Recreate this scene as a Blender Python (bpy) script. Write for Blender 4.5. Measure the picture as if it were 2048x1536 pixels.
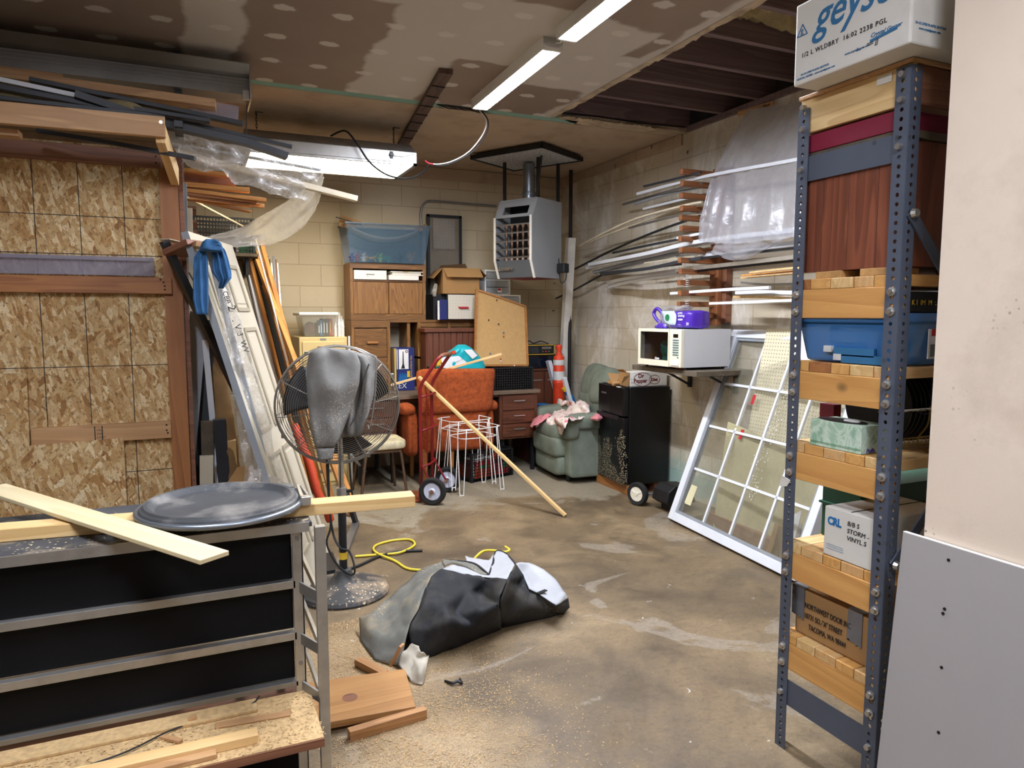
import bpy, bmesh, math, random
from math import pi, sin, cos, tan, atan, sqrt, radians as R
from mathutils import Vector as V, Matrix, noise
random.seed(7)
S = bpy.context.scene
for o in list(bpy.data.objects): bpy.data.objects.remove(o)

# ---------------------------------------------------------------- camera, world, exposure
F = 1410.0; PIT = atan(138/F); YAW = atan(629/sqrt(F*F+138**2)); EYE = V((0, 0, 1.55))
cd = bpy.data.cameras.new('camera'); cam = bpy.data.objects.new('camera', cd); S.collection.objects.link(cam)
cd.sensor_width = 36; cd.sensor_fit = 'HORIZONTAL'; cd.lens = 36*F/2048; cd.clip_start = .05; cd.clip_end = 60
cam.location = EYE; cam.rotation_euler = (pi/2-PIT, 0, -YAW); S.camera = cam
S.view_settings.view_transform = 'Standard'; S.view_settings.look = 'None'
S.view_settings.gamma = 1; S.view_settings.use_curve_mapping = False
S.view_settings.exposure = 1.9
w = bpy.data.worlds.new('world'); S.world = w; w.use_nodes = True
w.node_tree.nodes['Background'].inputs[0].default_value = (.9, .94, 1, 1)
w.node_tree.nodes['Background'].inputs[1].default_value = .25
LED = 62.0; LEDB = 60.0; TUBE = 4.6                     # lamp strengths
D = 7.08; XR = 3.76; CZ = 3.06             # back wall, right wall, ceiling

# ---------------------------------------------------------------- helpers
_c, _s = cos(YAW), sin(YAW)
def at(px, py, ax, v):                      # the point seen at a pixel on the plane axis = v
    a = (px-1024)/F; b = (768-py)/F; sp, cp = sin(PIT), cos(PIT)
    d = V((_s*cp+a*_c+b*_s*sp, _c*cp-a*_s+b*_c*sp, -sp+b*cp))
    return EYE+d*((v-EYE[ax])/d[ax])
def AX(x, y, v): return at(x, y, 0, v)
def AY(x, y, v): return at(x, y, 1, v)
def AZ(x, y, v=0): return at(x, y, 2, v)
def wmx(o):
    m = o.matrix_basis.copy()
    while o.parent: o = o.parent; m = o.matrix_basis @ m
    return m
def tag(o, label, cat, group=None):
    o['label'] = label; o['category'] = cat
    if group: o['group'] = group
    return o
def thing(name, label, cat, loc=(0, 0, 0), rz=0, group=None, rot=None):
    o = bpy.data.objects.new(name, None); S.collection.objects.link(o); o.empty_display_size = .1
    o.location = loc; o.rotation_euler = rot if rot else (0, 0, rz)
    return tag(o, label, cat, group)
class MB:
    def __init__(s, M=None): s.v = []; s.f = []; s.mi = []; s.M = M; s.cm = 0
    def add(s, vs, fs):
        k = len(s.v); s.v += [(s.M @ V(p) if s.M else V(p)) for p in vs]
        s.f += [tuple(i+k for i in f) for f in fs]; s.mi += [s.cm]*len(fs); return s
    def hexa(s, p): return s.add(p, [(0, 3, 2, 1), (4, 5, 6, 7), (0, 1, 5, 4), (1, 2, 6, 5), (2, 3, 7, 6), (3, 0, 4, 7)])
    def box(s, lo, hi):
        (a, b, c), (d, e, f) = lo, hi
        return s.hexa([(a, b, c), (d, b, c), (d, e, c), (a, e, c), (a, b, f), (d, b, f), (d, e, f), (a, e, f)])
    def cbox(s, c, sz): return s.box([c[i]-sz[i]/2 for i in range(3)], [c[i]+sz[i]/2 for i in range(3)])
    def beam(s, p0, p1, w, h, up=(0, 0, 1)):
        p0, p1 = V(p0), V(p1); d = (p1-p0).normalized(); u = V(up)
        if abs(d.dot(u)) > .98: u = V((1, 0, 0))
        sd = d.cross(u).normalized()*w/2; u = sd.cross(d).normalized()*h/2
        return s.hexa([p0-sd-u, p0+sd-u, p0+sd+u, p0-sd+u, p1-sd-u, p1+sd-u, p1+sd+u, p1-sd+u])
    def prism(s, poly, a, b):               # poly: points of one cap; swept by b-a
        n = len(poly); d = V(b)-V(a); P = [V(p) for p in poly]
        return s.add(P+[p+d for p in P], [tuple(range(n))[::-1], tuple(range(n, 2*n))]+[(i, (i+1) % n, n+(i+1) % n, n+i) for i in range(n)])
    def tube(s, pts, r, n=8, closed=False, cap=True):
        P = [V(p) for p in pts]; m = len(P); vs = []; prev = None
        for i in range(m):
            t = (P[(i+1) % m]-P[i-1]) if closed else (P[min(i+1, m-1)]-P[max(i-1, 0)])
            t = t.normalized() if t.length > 1e-9 else V((0, 0, 1))
            if prev is None:
                u = V((0, 0, 1)) if abs(t.z) < .9 else V((1, 0, 0)); prev = t.cross(u).normalized()
            sd = (prev-t*prev.dot(t)); sd = sd.normalized() if sd.length > 1e-6 else t.orthogonal().normalized()
            prev = sd; up = t.cross(sd); rr = r[i] if isinstance(r, (list, tuple)) else r
            vs += [P[i]+sd*cos(2*pi*k/n)*rr+up*sin(2*pi*k/n)*rr for k in range(n)]
        fs = []
        for i in range(m if closed else m-1):
            j = (i+1) % m
            fs += [(i*n+k, i*n+(k+1) % n, j*n+(k+1) % n, j*n+k) for k in range(n)]
        if not closed and cap: fs += [tuple(range(n))[::-1], tuple((m-1)*n+k for k in range(n))]
        return s.add(vs, fs)
    def cyl(s, p0, p1, r, n=20, r1=None): return s.tube([p0, p1], [r, r if r1 is None else r1], n)
    def lathe(s, prof, n=32, o=(0, 0, 0), ax=2, cap=True):
        vs = []
        for r, z in prof:
            for k in range(n):
                x, y = r*cos(2*pi*k/n), r*sin(2*pi*k/n)
                q = (x, y, z) if ax == 2 else ((z, x, y) if ax == 0 else (y, z, x))
                vs.append((q[0]+o[0], q[1]+o[1], q[2]+o[2]))
        m = len(prof); fs = [(i*n+k, i*n+(k+1) % n, (i+1)*n+(k+1) % n, (i+1)*n+k) for i in range(m-1) for k in range(n)]
        if cap: fs += [tuple(range(n))[::-1], tuple((m-1)*n+k for k in range(n))]
        return s.add(vs, fs)
    def sq(s, c, sz, e=.4, e2=None, nu=28, nv=16):    # soft superellipsoid block
        e2 = e if e2 is None else e2
        def sg(a, p): return math.copysign(abs(a)**p, a)
        vs = []
        for j in range(nv+1):
            ph = -pi/2+pi*j/nv
            for i in range(nu):
                th = 2*pi*i/nu; cr = sg(cos(ph), e)
                vs.append((c[0]+sz[0]/2*cr*sg(cos(th), e2), c[1]+sz[1]/2*cr*sg(sin(th), e2), c[2]+sz[2]/2*sg(sin(ph), e)))
        return s.add(vs, [(j*nu+i, j*nu+(i+1) % nu, (j+1)*nu+(i+1) % nu, (j+1)*nu+i) for j in range(nv) for i in range(nu)])
    def grid(s, fn, nu, nv, th=0, tdir=None):
        vs = [V(fn(i/nu, j/nv)) for j in range(nv+1) for i in range(nu+1)]; n = nu+1
        fs = [(j*n+i, j*n+i+1, (j+1)*n+i+1, (j+1)*n+i) for j in range(nv) for i in range(nu)]
        if th:
            k = len(vs); t = V(tdir)*th; vs += [p+t for p in vs]
            fs += [tuple(a+k for a in f[::-1]) for f in fs]
            rim = [i for i in range(n)]+[j*n+nu for j in range(1, nv+1)]+[nv*n+i for i in range(nu-1, -1, -1)]+[j*n for j in range(nv-1, 0, -1)]
            fs += [(rim[(a+1) % len(rim)], rim[a], rim[a]+k, rim[(a+1) % len(rim)]+k) for a in range(len(rim))]
        return s.add(vs, fs)
    def rows(s, rows, o, ex, ey, en, front, back=.004, nu=20, nv=24, fold=None):  # cloth or bag: rows of (v, left, right)
        o, ex, ey, en = V(o), V(ex), V(ey), V(en); rows = sorted(rows)
        def lr(v):
            for a, b in zip(rows, rows[1:]):
                if v <= b[0]+1e-9:
                    t = (v-a[0])/max(b[0]-a[0], 1e-9); return a[1]+(b[1]-a[1])*t, a[2]+(b[2]-a[2])*t
            return rows[-1][1:]
        v0, v1 = rows[0][0], rows[-1][0]; fr = []; bk = []
        for j in range(nv+1):
            v = v0+(v1-v0)*j/nv; l, r = lr(v); ev = max(0, 1-(2*j/nv-1)**8)
            for i in range(nu+1):
                u = i/nu; x = l+(r-l)*u; q = max(0, 1-(2*u-1)**4)**.5*ev**.5
                d = front*q+(fold(u, j/nv)*q if fold else 0)
                fr.append(o+ex*x+ey*v+en*d); bk.append(o+ex*x+ey*v-en*(back*q+.002))
        n = nu+1; k = len(fr)
        fs = [(j*n+i, j*n+i+1, (j+1)*n+i+1, (j+1)*n+i) for j in range(nv) for i in range(nu)]
        fs += [tuple(a+k for a in f[::-1]) for f in fs]
        rim = list(range(n))+[j*n+nu for j in range(1, nv+1)]+[nv*n+i for i in range(nu-1, -1, -1)]+[j*n for j in range(nv-1, 0, -1)]
        fs += [(rim[(a+1) % len(rim)], rim[a], rim[a]+k, rim[(a+1) % len(rim)]+k) for a in range(len(rim))]
        return s.add(fr+bk, fs)
    def build(s, name, mat, parent=None, world=False, bev=0, sm=None, mats=None, sub=0, fixn=True):
        vs = s.v; loc = V((0, 0, 0))
        if parent:
            if world: im = wmx(parent).inverted(); vs = [im @ p for p in vs]
        else:
            lo = [min(p[i] for p in vs) for i in range(3)]; hi = [max(p[i] for p in vs) for i in range(3)]
            loc = V(((lo[0]+hi[0])/2, (lo[1]+hi[1])/2, lo[2])); vs = [p-loc for p in vs]
        me = bpy.data.meshes.new(name); me.from_pydata([tuple(p) for p in vs], [], s.f)
        for m in (mats or [mat]): me.materials.append(m)
        if mats: me.polygons.foreach_set('material_index', s.mi)
        if fixn:
            bm = bmesh.new(); bm.from_mesh(me); bmesh.ops.recalc_face_normals(bm, faces=bm.faces); bm.to_mesh(me); bm.free()
        o = bpy.data.objects.new(name, me); S.collection.objects.link(o); o.location = loc
        if parent: o.parent = parent
        if bev:
            b = o.modifiers.new('bevel', 'BEVEL'); b.width = bev; b.segments = 2; b.limit_method = 'ANGLE'; b.angle_limit = R(40)
        if sub: b = o.modifiers.new('sub', 'SUBSURF'); b.levels = sub; b.render_levels = sub
        if sm: me.shade_smooth() if sm is True else me.set_sharp_from_angle(angle=R(sm))
        return o
def B(name, mat, lo, hi, parent=None, bev=0, world=False): return MB().box(lo, hi).build(name, mat, parent, world, bev)
def frame_matrix(o, ex, ey):                # local x, y to world directions
    ex = V(ex).normalized(); ey = V(ey); ez = ex.cross(ey).normalized(); ey = ez.cross(ex)
    return Matrix(((ex.x, ey.x, ez.x, o[0]), (ex.y, ey.y, ez.y, o[1]), (ex.z, ey.z, ez.z, o[2]), (0, 0, 0, 1)))
def stick(name, label, cat, p0, p1, w, h, mat, group=None, up=(0, 0, 1), bev=.002, parent=None, sag=0):
    p0, p1 = V(p0), V(p1); L = (p1-p0).length; d = (p1-p0).normalized(); u = V(up)
    if abs(d.dot(u)) > .98: u = V((0, 1, 0))
    y = u.cross(d).normalized(); m = frame_matrix(p0, d, y)
    b = MB()
    if sag:
        n = 10
        for k in range(n):
            z = [sag*4*(t-.5)**2-sag for t in (k/n, (k+1)/n)]
            b.hexa([(L*k/n, -w/2, z[0]-h/2), (L*(k+1)/n, -w/2, z[1]-h/2), (L*(k+1)/n, w/2, z[1]-h/2), (L*k/n, w/2, z[0]-h/2),
                    (L*k/n, -w/2, z[0]+h/2), (L*(k+1)/n, -w/2, z[1]+h/2), (L*(k+1)/n, w/2, z[1]+h/2), (L*k/n, w/2, z[0]+h/2)])
        bev = 0
    else: b.box((0, -w/2, -h/2), (L, w/2, h/2))
    me_o = MB.build(b, name, mat, parent if parent else DUMMY, bev=bev)
    if not parent:
        me_o.parent = None
    me_o.matrix_basis = m if not parent else wmx(parent).inverted() @ m
    if not parent: tag(me_o, label, cat, group)
    return me_o
DUMMY = bpy.data.objects.new('tmp', None)
def txt(name, s, size, o, ex, ey, mat, parent, shear=0, bold=0, ext=.0006, align='LEFT', space=1, sx=1):
    cu = bpy.data.curves.new(name, 'FONT'); cu.body = s; cu.size = size; cu.shear = shear; cu.offset = bold; cu.extrude = ext; cu.resolution_u = 3
    cu.align_x = align; cu.space_character = space
    t = bpy.data.objects.new('t', cu); S.collection.objects.link(t); bpy.context.view_layer.update()
    me = bpy.data.meshes.new_from_object(t.evaluated_get(bpy.context.evaluated_depsgraph_get()))
    bpy.data.objects.remove(t); me.name = name
    m = wmx(parent).inverted() @ frame_matrix(V(o), ex, ey); me.transform(m @ Matrix.Diagonal((sx, 1, 1, 1)))
    me.materials.clear(); me.materials.append(mat)
    ob = bpy.data.objects.new(name, me); S.collection.objects.link(ob); ob.parent = parent
    return ob
def copy_tree(o, label=None, loc=None, rz=None, parent=None):
    c = o.copy(); S.collection.objects.link(c)
    if parent: c.parent = parent
    for ch in [x for x in bpy.data.objects if x.parent == o]: copy_tree(ch, parent=c)
    if label: c['label'] = label
    if loc is not None: c.location = loc
    if rz is not None: c.rotation_euler = (0, 0, rz)
    return c
def struct(o, name=None):
    o['kind'] = 'structure'
    return o
# ---------------------------------------------------------------- materials
def hx(h):
    if not isinstance(h, str): return tuple(h)[:3]
    v = [int(h[i:i+2], 16)/255 for i in (0, 2, 4)]
    return tuple(x/12.92 if x <= .04045 else ((x+.055)/1.055)**2.4 for x in v)
class N:                                    # tiny node-tree writer
    def __init__(s, name):
        s.m = bpy.data.materials.new(name); s.m.use_nodes = True; s.t = s.m.node_tree; s.n = s.t.nodes; s.l = s.t.links
        s.b = s.n['Principled BSDF']; s.co = s.n.new('ShaderNodeTexCoord').outputs['Object']
    def put(s, sock, v):
        if hasattr(v, 'is_output') or hasattr(v, 'node'): s.l.new(v, sock)
        elif isinstance(v, (tuple, list)) and len(sock.default_value if hasattr(sock.default_value, '__len__') else [0]) == 4: sock.default_value = tuple(v)[:3]+(1,)
        else: sock.default_value = v
    def map(s, sc=(1, 1, 1), rot=(0, 0, 0), loc=(0, 0, 0), co=None):
        m = s.n.new('ShaderNodeMapping'); s.put(m.inputs[0], co or s.co); m.inputs[1].default_value = loc; m.inputs[2].default_value = rot; m.inputs[3].default_value = sc; return m.outputs[0]
    def noise(s, sc=5, det=4, co=None, dist=0, rough=.55, col=False):
        t = s.n.new('ShaderNodeTexNoise'); s.put(t.inputs['Vector'], co or s.co); t.inputs['Scale'].default_value = sc; t.inputs['Detail'].default_value = det
        t.inputs['Distortion'].default_value = dist; t.inputs['Roughness'].default_value = rough; return t.outputs['Color' if col else 'Fac']
    def vor(s, sc=5, co=None, rnd=1, out='Distance', feat='F1'):
        t = s.n.new('ShaderNodeTexVoronoi'); t.feature = feat; s.put(t.inputs['Vector'], co or s.co); t.inputs['Scale'].default_value = sc; t.inputs['Randomness'].default_value = rnd; return t.outputs[out]
    def ramp(s, f, st, interp='LINEAR'):
        r = s.n.new('ShaderNodeValToRGB'); r.color_ramp.interpolation = interp; e = r.color_ramp.elements
        while len(e) < len(st): e.new(.5)
        for k, (p, c) in enumerate(st):
            e[k].position = p; c = (c, c, c) if isinstance(c, (int, float)) else hx(c); e[k].color = c+(1,)
        s.put(r.inputs[0], f); return r.outputs[0]
    def mix(s, f, a, b, mode='MIX'):
        m = s.n.new('ShaderNodeMix'); m.data_type = 'RGBA'; m.blend_type = mode
        s.put(m.inputs[0], f); s.put(m.inputs[6], hx(a)+(1,) if isinstance(a, (str, tuple)) else a); s.put(m.inputs[7], hx(b)+(1,) if isinstance(b, (str, tuple)) else b); return m.outputs[2]
    def math(s, op, a, b=0, c=0, clamp=False):
        m = s.n.new('ShaderNodeMath'); m.operation = op; m.use_clamp = clamp
        for k, v in enumerate((a, b, c)): s.put(m.inputs[k], v)
        return m.outputs[0]
    def xyz(s, co=None):
        m = s.n.new('ShaderNodeSeparateXYZ'); s.put(m.inputs[0], co or s.co); return m.outputs
    def comb(s, x, y, z=0):
        m = s.n.new('ShaderNodeCombineXYZ'); s.put(m.inputs[0], x); s.put(m.inputs[1], y); s.put(m.inputs[2], z); return m.outputs[0]
    def bump(s, h, st=.3, d=.01):
        b = s.n.new('ShaderNodeBump'); b.inputs['Strength'].default_value = st; b.inputs['Distance'].default_value = d; s.put(b.inputs['Height'], h)
        s.l.new(b.outputs[0], s.b.inputs['Normal']); return s
    def fin(s, col=None, rough=.6, metal=0, **k):
        if col is not None: s.put(s.b.inputs['Base Color'], hx(col)+(1,) if isinstance(col, str) else col)
        s.put(s.b.inputs['Roughness'], rough); s.put(s.b.inputs['Metallic'], metal)
        for a, v in k.items(): s.put(s.b.inputs[a.replace('_', ' ')], v)
        return s.m
def pm(name, col, rough=.6, metal=0, var=.12, vs=5, bump=0, bs=80, dirt=None, specks=None, **k):
    n = N(name); c = hx(col); f = n.noise(vs, 5)
    o = n.ramp(f, [(.3, tuple(x*(1-var) for x in c)), (.7, tuple(min(1, x*(1+var)) for x in c))])
    if dirt:
        dc, da, ds = dirt; o = n.mix(n.ramp(n.noise(ds, 6, rough=.65), [(.5, 0), (.72, da)]), o, dc)
    if specks:
        sc, ss, st = specks; a = n.math('LESS_THAN', n.vor(ss), .22); b = n.ramp(n.noise(3, 3), [(st, 0), (st+.12, 1)])
        o = n.mix(n.math('MULTIPLY', a, b), o, sc)
    if bump: n.bump(n.noise(bs, 4), bump, .004)
    return n.fin(o, rough, metal, **k)
def wood(name, c1, c2, sc=1, ax=0, rough=.55, knots=True, c3=None, rings=1.0, bump=.08):
    n = N(name); st = [5, 5, 5]; st[ax] = .35; co = n.map(tuple(x*sc for x in st), loc=(random.random()*9, random.random()*9, 1.3))
    ob = n.n.new('ShaderNodeObjectInfo'); add = n.n.new('ShaderNodeVectorMath'); n.put(add.inputs[0], co)
    sc3 = n.n.new('ShaderNodeVectorMath'); sc3.operation = 'SCALE'; sc3.inputs[0].default_value = (13, 7, 5); n.put(sc3.inputs['Scale'], ob.outputs['Random']); n.put(add.inputs[1], sc3.outputs[0]); co = add.outputs[0]
    big = n.noise(.9, 2, co, dist=.6); w_ = n.math('FRACT', n.math('MULTIPLY', big, 11*rings))
    g = n.ramp(w_, [(0, .25), (.75, .75), (.93, 1), (1, .2)])
    fine = n.noise(9, 5, co, rough=.7)
    f = n.math('ADD', n.math('MULTIPLY', g, .45), n.math('MULTIPLY', fine, .55))
    o = n.ramp(f, [(.25, c1), (.72, c2)] if not c3 else [(.2, c1), (.5, c2), (.8, c3)])
    if knots:
        k = [2.2, 2.2, 2.2]; k[ax] = 1.6
        v = n.vor(1.6*sc, n.map(tuple(k))); o = n.mix(n.ramp(v, [(.03, 1), (.085, 0)]), o, tuple(x*.28 for x in hx(c2)))
    n.bump(fine, bump, .003)
    return n.fin(o, rough)
# ---------------------------------------------------------------- the materials
def blocks(name, c1, c2, mort, axis, patch=None, paint=None):
    n = N(name); x, y, z = n.xyz(); co = n.comb(x if axis == 0 else y, z)
    br = n.n.new('ShaderNodeTexBrick'); n.put(br.inputs['Vector'], co)
    br.inputs['Color1'].default_value = hx(c1)+(1,); br.inputs['Color2'].default_value = hx(c2)+(1,); br.inputs['Mortar'].default_value = hx(mort)+(1,)
    for k, v in dict(Scale=1, **{'Mortar Size': .0045, 'Mortar Smooth': .3, 'Bias': -.2, 'Brick Width': .4064, 'Row Height': .2032}).items(): br.inputs[k].default_value = v
    o = br.outputs['Color']; o = n.mix(n.ramp(n.noise(1.1, 6), [(.35, .0), (.75, .35)]), o, '9a8768')
    o = n.mix(n.ramp(n.noise(26, 6, rough=.75), [(.62, 0), (.74, .35)]), o, '6e5c45')
    if patch:
        for col, sc, a, b, amt in patch:
            o = n.mix(n.ramp(n.noise(sc, 7, n.map((1, 1, .6), loc=(sc, 0, 2)), rough=.72, dist=.6), [(a, 0), (b, amt)]), o, col)
    if paint:                               # an older coat of paint low on the wall
        o = n.mix(n.math('MULTIPLY', n.ramp(z, [(.18, 1), (.46, 0)]), n.ramp(n.noise(4, 6), [(.42, 0), (.55, .8)])), o, paint)
    n.bump(n.math('ADD', n.math('MULTIPLY', br.outputs['Fac'], -1), n.math('MULTIPLY', n.noise(60, 5, rough=.7), .35)), .55, .006)
    return n.fin(o, .85)
m_block = blocks('painted_block', 'cbbda2', 'c2b498', 'af9f86', 0)
m_blockr = blocks('weathered_block', 'c9bea8', 'bfb299', 'b0a28a', 1, [('ece8df', 2.3, .48, .64, .8), ('8d8069', 1.7, .57, .74, .35), ('6f6a60', 5, .64, .74, .5)], '7fa59b')
def concrete():
    n = N('stained_concrete'); a = n.noise(.8, 8, rough=.62, dist=.7); b = n.noise(2.6, 8, n.map((1, 1, 1), loc=(4, 1, 0)), rough=.7, dist=.4)
    o = n.ramp(a, [(.3, '594b36'), (.5, '826d4f'), (.7, 'a08a68')])
    o = n.mix(n.ramp(b, [(.4, .55), (.56, 0)]), o, '54493c')
    x, y, z = n.xyz(); back = n.ramp(n.math('ADD', n.math('MULTIPLY', y, .1), n.math('MULTIPLY', a, .45)), [(.42, 0), (.5, 1)])
    # paler bare slab towards the back wall, in ragged sheets
    pale = n.math('MULTIPLY', n.ramp(n.math('ADD', n.math('MULTIPLY', y, .16), n.math('MULTIPLY', n.noise(1.3, 6, rough=.6, dist=.5), .55)), [(.765, 0), (.80, 1)]), .85)
    o = n.mix(pale, o, 'a0957f')
    o = n.mix(n.ramp(n.noise(1.05, 7, n.map(loc=(7, 3, 1)), rough=.6, dist=1.1), [(.585, 0), (.6, .4), (.66, .4), (.7, 0)]), o, 'a59c8d')
    o = n.mix(n.ramp(n.noise(6, 6, n.map(loc=(2, 8, 0)), rough=.75, dist=.6), [(.66, 0), (.72, .8)]), o, '3f3a33')
    o = n.mix(n.ramp(n.noise(13, 5, n.map(loc=(9, 1, 0)), dist=1.2), [(.71, 0), (.74, .8)]), o, 'dcd6cb')
    # fine sawdust trodden in around the bench
    def blob(cx, cy, r):
        return n.ramp(n.math('ADD', n.math('SQRT', n.math('ADD', n.math('POWER', n.math('SUBTRACT', x, cx), 2), n.math('POWER', n.math('SUBTRACT', y, cy), 2))), n.math('MULTIPLY', n.noise(2.5, 6, rough=.7), .5)), [(r*.5+.25, 1), (r+.25, 0)])
    dust = n.math('MAXIMUM', n.math('MULTIPLY', blob(.45-.25, 2.95-2.05, .62), .85), n.math('MULTIPLY', blob(.62-.25, 2.15-2.05, .5), .9))
    grain = n.ramp(n.noise(140, 3, rough=.8), [(.42, .35), (.6, 1)])
    o = n.mix(n.math('MULTIPLY', dust, grain), o, 'd0b183')
    o = n.mix(n.ramp(n.noise(60, 6, rough=.8), [(.3, .35), (.6, 0)]), o, '3c342a')
    rg = n.ramp(b, [(.35, .38), (.65, .75)])
    o = n.mix(1, o, n.ramp(n.noise(22, 9, n.map((1, 1.6, 1), loc=(3, 3, 3)), rough=.8, dist=.5), [(.3, .62), (.5, .95), (.7, 1)]), 'MULTIPLY')
    o = n.mix(n.ramp(n.noise(90, 4, rough=.7), [(.66, 0), (.72, .7)]), o, 'd8cbb4')
    n.bump(n.noise(35, 7, rough=.75), .3, .006); return n.fin(o, rg)
m_floor = concrete()
def drywall():
    n = N('taped_drywall'); x, y, z = n.xyz(); wob = n.math('MULTIPLY', n.math('SUBTRACT', n.noise(2.4, 3, rough=.5), .5), .24)
    paper = n.ramp(n.noise(.9, 4), [(.3, '857467'), (.7, '968679')])
    def band(c, p, hw): return n.math('ADD', n.math('DIVIDE', n.math('SUBTRACT', hw, n.math('ABSOLUTE', n.math('ADD', n.math('SUBTRACT', c, p), wob))), .03), .5, clamp=True)
    OX, OY = -.3775, .9775                 # this object's own origin
    m = band(x, .12-OX, .13)
    for f in (band(x, 1.22-OX, .24), n.math('MULTIPLY', band(x, 1.22-OX+.48, .62), band(y, 3.55-OY, .3)), n.math('MULTIPLY', n.math('GREATER_THAN', x, 1.1-OX), band(y, 3.85-OY, .2)), band(x, 2.5-OX, .05), n.math('MULTIPLY', n.math('GREATER_THAN', x, 1.9-OX), band(y, 4.0-OY, .33)),
              n.math('MULTIPLY', n.math('LESS_THAN', x, 1.1-OX), band(y, 3.35-OY, .16))):
        m = n.math('MAXIMUM', m, f)
    o = n.mix(n.math('MULTIPLY', m, .8), paper, 'c9c3ba')
    # filled screw heads every 0.29 by 0.39 m
    cell = lambda c, o_, s: n.math('SUBTRACT', n.math('FRACT', n.math('ADD', n.math('DIVIDE', n.math('SUBTRACT', c, o_), s), .5)), .5)
    jx = n.math('MULTIPLY', n.math('SUBTRACT', n.noise(1.7, 2), .5), .3); jy = n.math('MULTIPLY', n.math('SUBTRACT', n.noise(1.9, 2, n.map(loc=(5, 5, 0))), .5), .3)
    dx = n.math('ADD', n.math('MULTIPLY', cell(x, .45-OX, .28), .28/.06), jx); dy = n.math('ADD', n.math('MULTIPLY', cell(y, 3.76-OY, .39), .39/.042), jy)
    r = n.math('ADD', n.math('SQRT', n.math('ADD', n.math('MULTIPLY', dx, dx), n.math('MULTIPLY', dy, dy))), n.math('MULTIPLY', n.math('SUBTRACT', n.noise(18, 4, rough=.7), .5), 1.3))
    o = n.mix(n.math('MULTIPLY', n.ramp(r, [(.75, 1), (1.2, 0)]), .75), o, 'd2ccc4')
    n.bump(n.noise(30, 3), .05); return n.fin(o, .9)
m_dry = drywall()
m_ceil = pm('old_ceiling_board', 'b39f88', .9, var=.08, vs=1.4, dirt=('7a6247', .5, 2.2))
m_green = pm('greenboard', '7fa79a', .85, var=.06)
m_torn = pm('torn_gypsum', 'b8a78e', .95, var=.25, vs=6, bump=.5, bs=40, dirt=('5c4028', .8, 5))
m_insul = pm('insulation_batt', '8f7f58', 1, var=.35, vs=9, bump=1, bs=30, dirt=('4b4436', .8, 4))
m_joist = wood('old_joist', '5d4a49', '7d6866', 1, 0, .8, knots=False)
m_joistp = pm('dark_deck', '3c302a', .9, var=.2)
m_beige = pm('beige_paint', 'e6d5c1', .8, var=.05, vs=2, specks=('6b5a4a', 55, .6), dirt=('a08a74', .35, 2.5), bump=.08, bs=120)
m_dimwall = pm('plain_wall', 'b8ad9c', .9)
def osb(name, light=1.0, blue=False):
    n = N(name); x, y, z = n.xyz(); base = n.comb(x, z); o = None
    cols = [(0, '94693c'), (.06, 'a97d46'), (.3, 'c19a64'), (.55, 'c9a672'), (.8, 'd8bb8a'), (1, 'e8d3a8')]
    for k, (ang, sx, sy) in enumerate(((.5, 30, 11), (.1, 12, 44), (-.7, 14, 56), (.75, 13, 42), (-.25, 18, 64))):
        co = n.map((sx, sy, 1) if k == 0 else (sy, sx, 1), loc=(k*3.7, k*1.9, 0), co=n.map(rot=(0, 0, ang), co=base))
        d = n.noise(1.5, 3, co, col=True); ad = n.n.new('ShaderNodeVectorMath'); ad.operation = 'MULTIPLY_ADD'
        n.put(ad.inputs[0], d); ad.inputs[1].default_value = (.6, .6, 0); n.put(ad.inputs[2], co)
        cc = n.vor(1, ad.outputs[0], out='Color'); sep = n.n.new('ShaderNodeSeparateColor'); n.put(sep.inputs[0], cc)
        c = n.ramp(sep.outputs[0], cols)
        o = c if o is None else n.mix(n.math('GREATER_THAN', sep.outputs[1], .5), o, c)
    o = n.mix(n.ramp(n.noise(70, 6, n.map((1, .6, 1), co=base), rough=.85), [(.545, 0), (.61, .85)]), o, '4a3019')
    o = n.mix(n.ramp(n.noise(22, 5, base, rough=.7), [(.3, .4), (.5, 0)]), o, '7d5830')
    if blue:
        r = n.math('SQRT', n.math('ADD', n.math('POWER', n.math('SUBTRACT', x, blue[0]), 2), n.math('POWER', n.math('SUBTRACT', z, blue[1]), 2)))
        o = n.mix(n.ramp(n.math('ADD', r, n.math('MULTIPLY', n.noise(8, 5, base), .12)), [(.06, .8), (.2, 0)]), o, '3c5a5e')
    n.bump(n.noise(60, 5, base), .25, .004); return n.fin(o, .75)
m_osb = osb('strand_board'); m_osb2 = osb('paint_stained_strand_board', blue=(-.66, .78))
m_line = pm('marker_line', '2c2a26', .8)
m_fir = wood('fir', 'a67c53', 'c59b6d', 1); m_fir2 = wood('fresh_fir', 'd2a468', 'ecc98f', 1, bump=.04)
m_pine = wood('pine', 'c79d60', 'dfbe86', 1); m_ply = wood('birch_ply', 'cbb88c', 'dccba2', .6, knots=False, bump=.03)
m_redwood = wood('reddish_board', '84502f', 'a9703f', 1); m_tanwood = wood('tan_strip', '92643c', 'b98957', 1); m_redz = wood('reddish_post', '84502f', 'a9703f', 1, 2); m_brownboard = wood('brown_board', '6b4330', '8f5f44', 1)
m_endgrain = pm('end_grain', 'c19258', .8, var=.3, vs=20); m_rackfir = wood('rack_fir', 'c08a47', 'dba763', 1.2)
m_deckw = wood('deck_boards', 'a77b46', 'd6ae78', 1.3, c3='c99456')
m_oak = wood('oak_laminate', '52361a', '885e2f', 1.3, 2, .45, knots=False, c3='9c713d', rings=2.2); m_oakx = wood('oak_laminate_rail', '52361a', '8e6333', 1.3, 0, .45, knots=False, rings=2.2)
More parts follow.
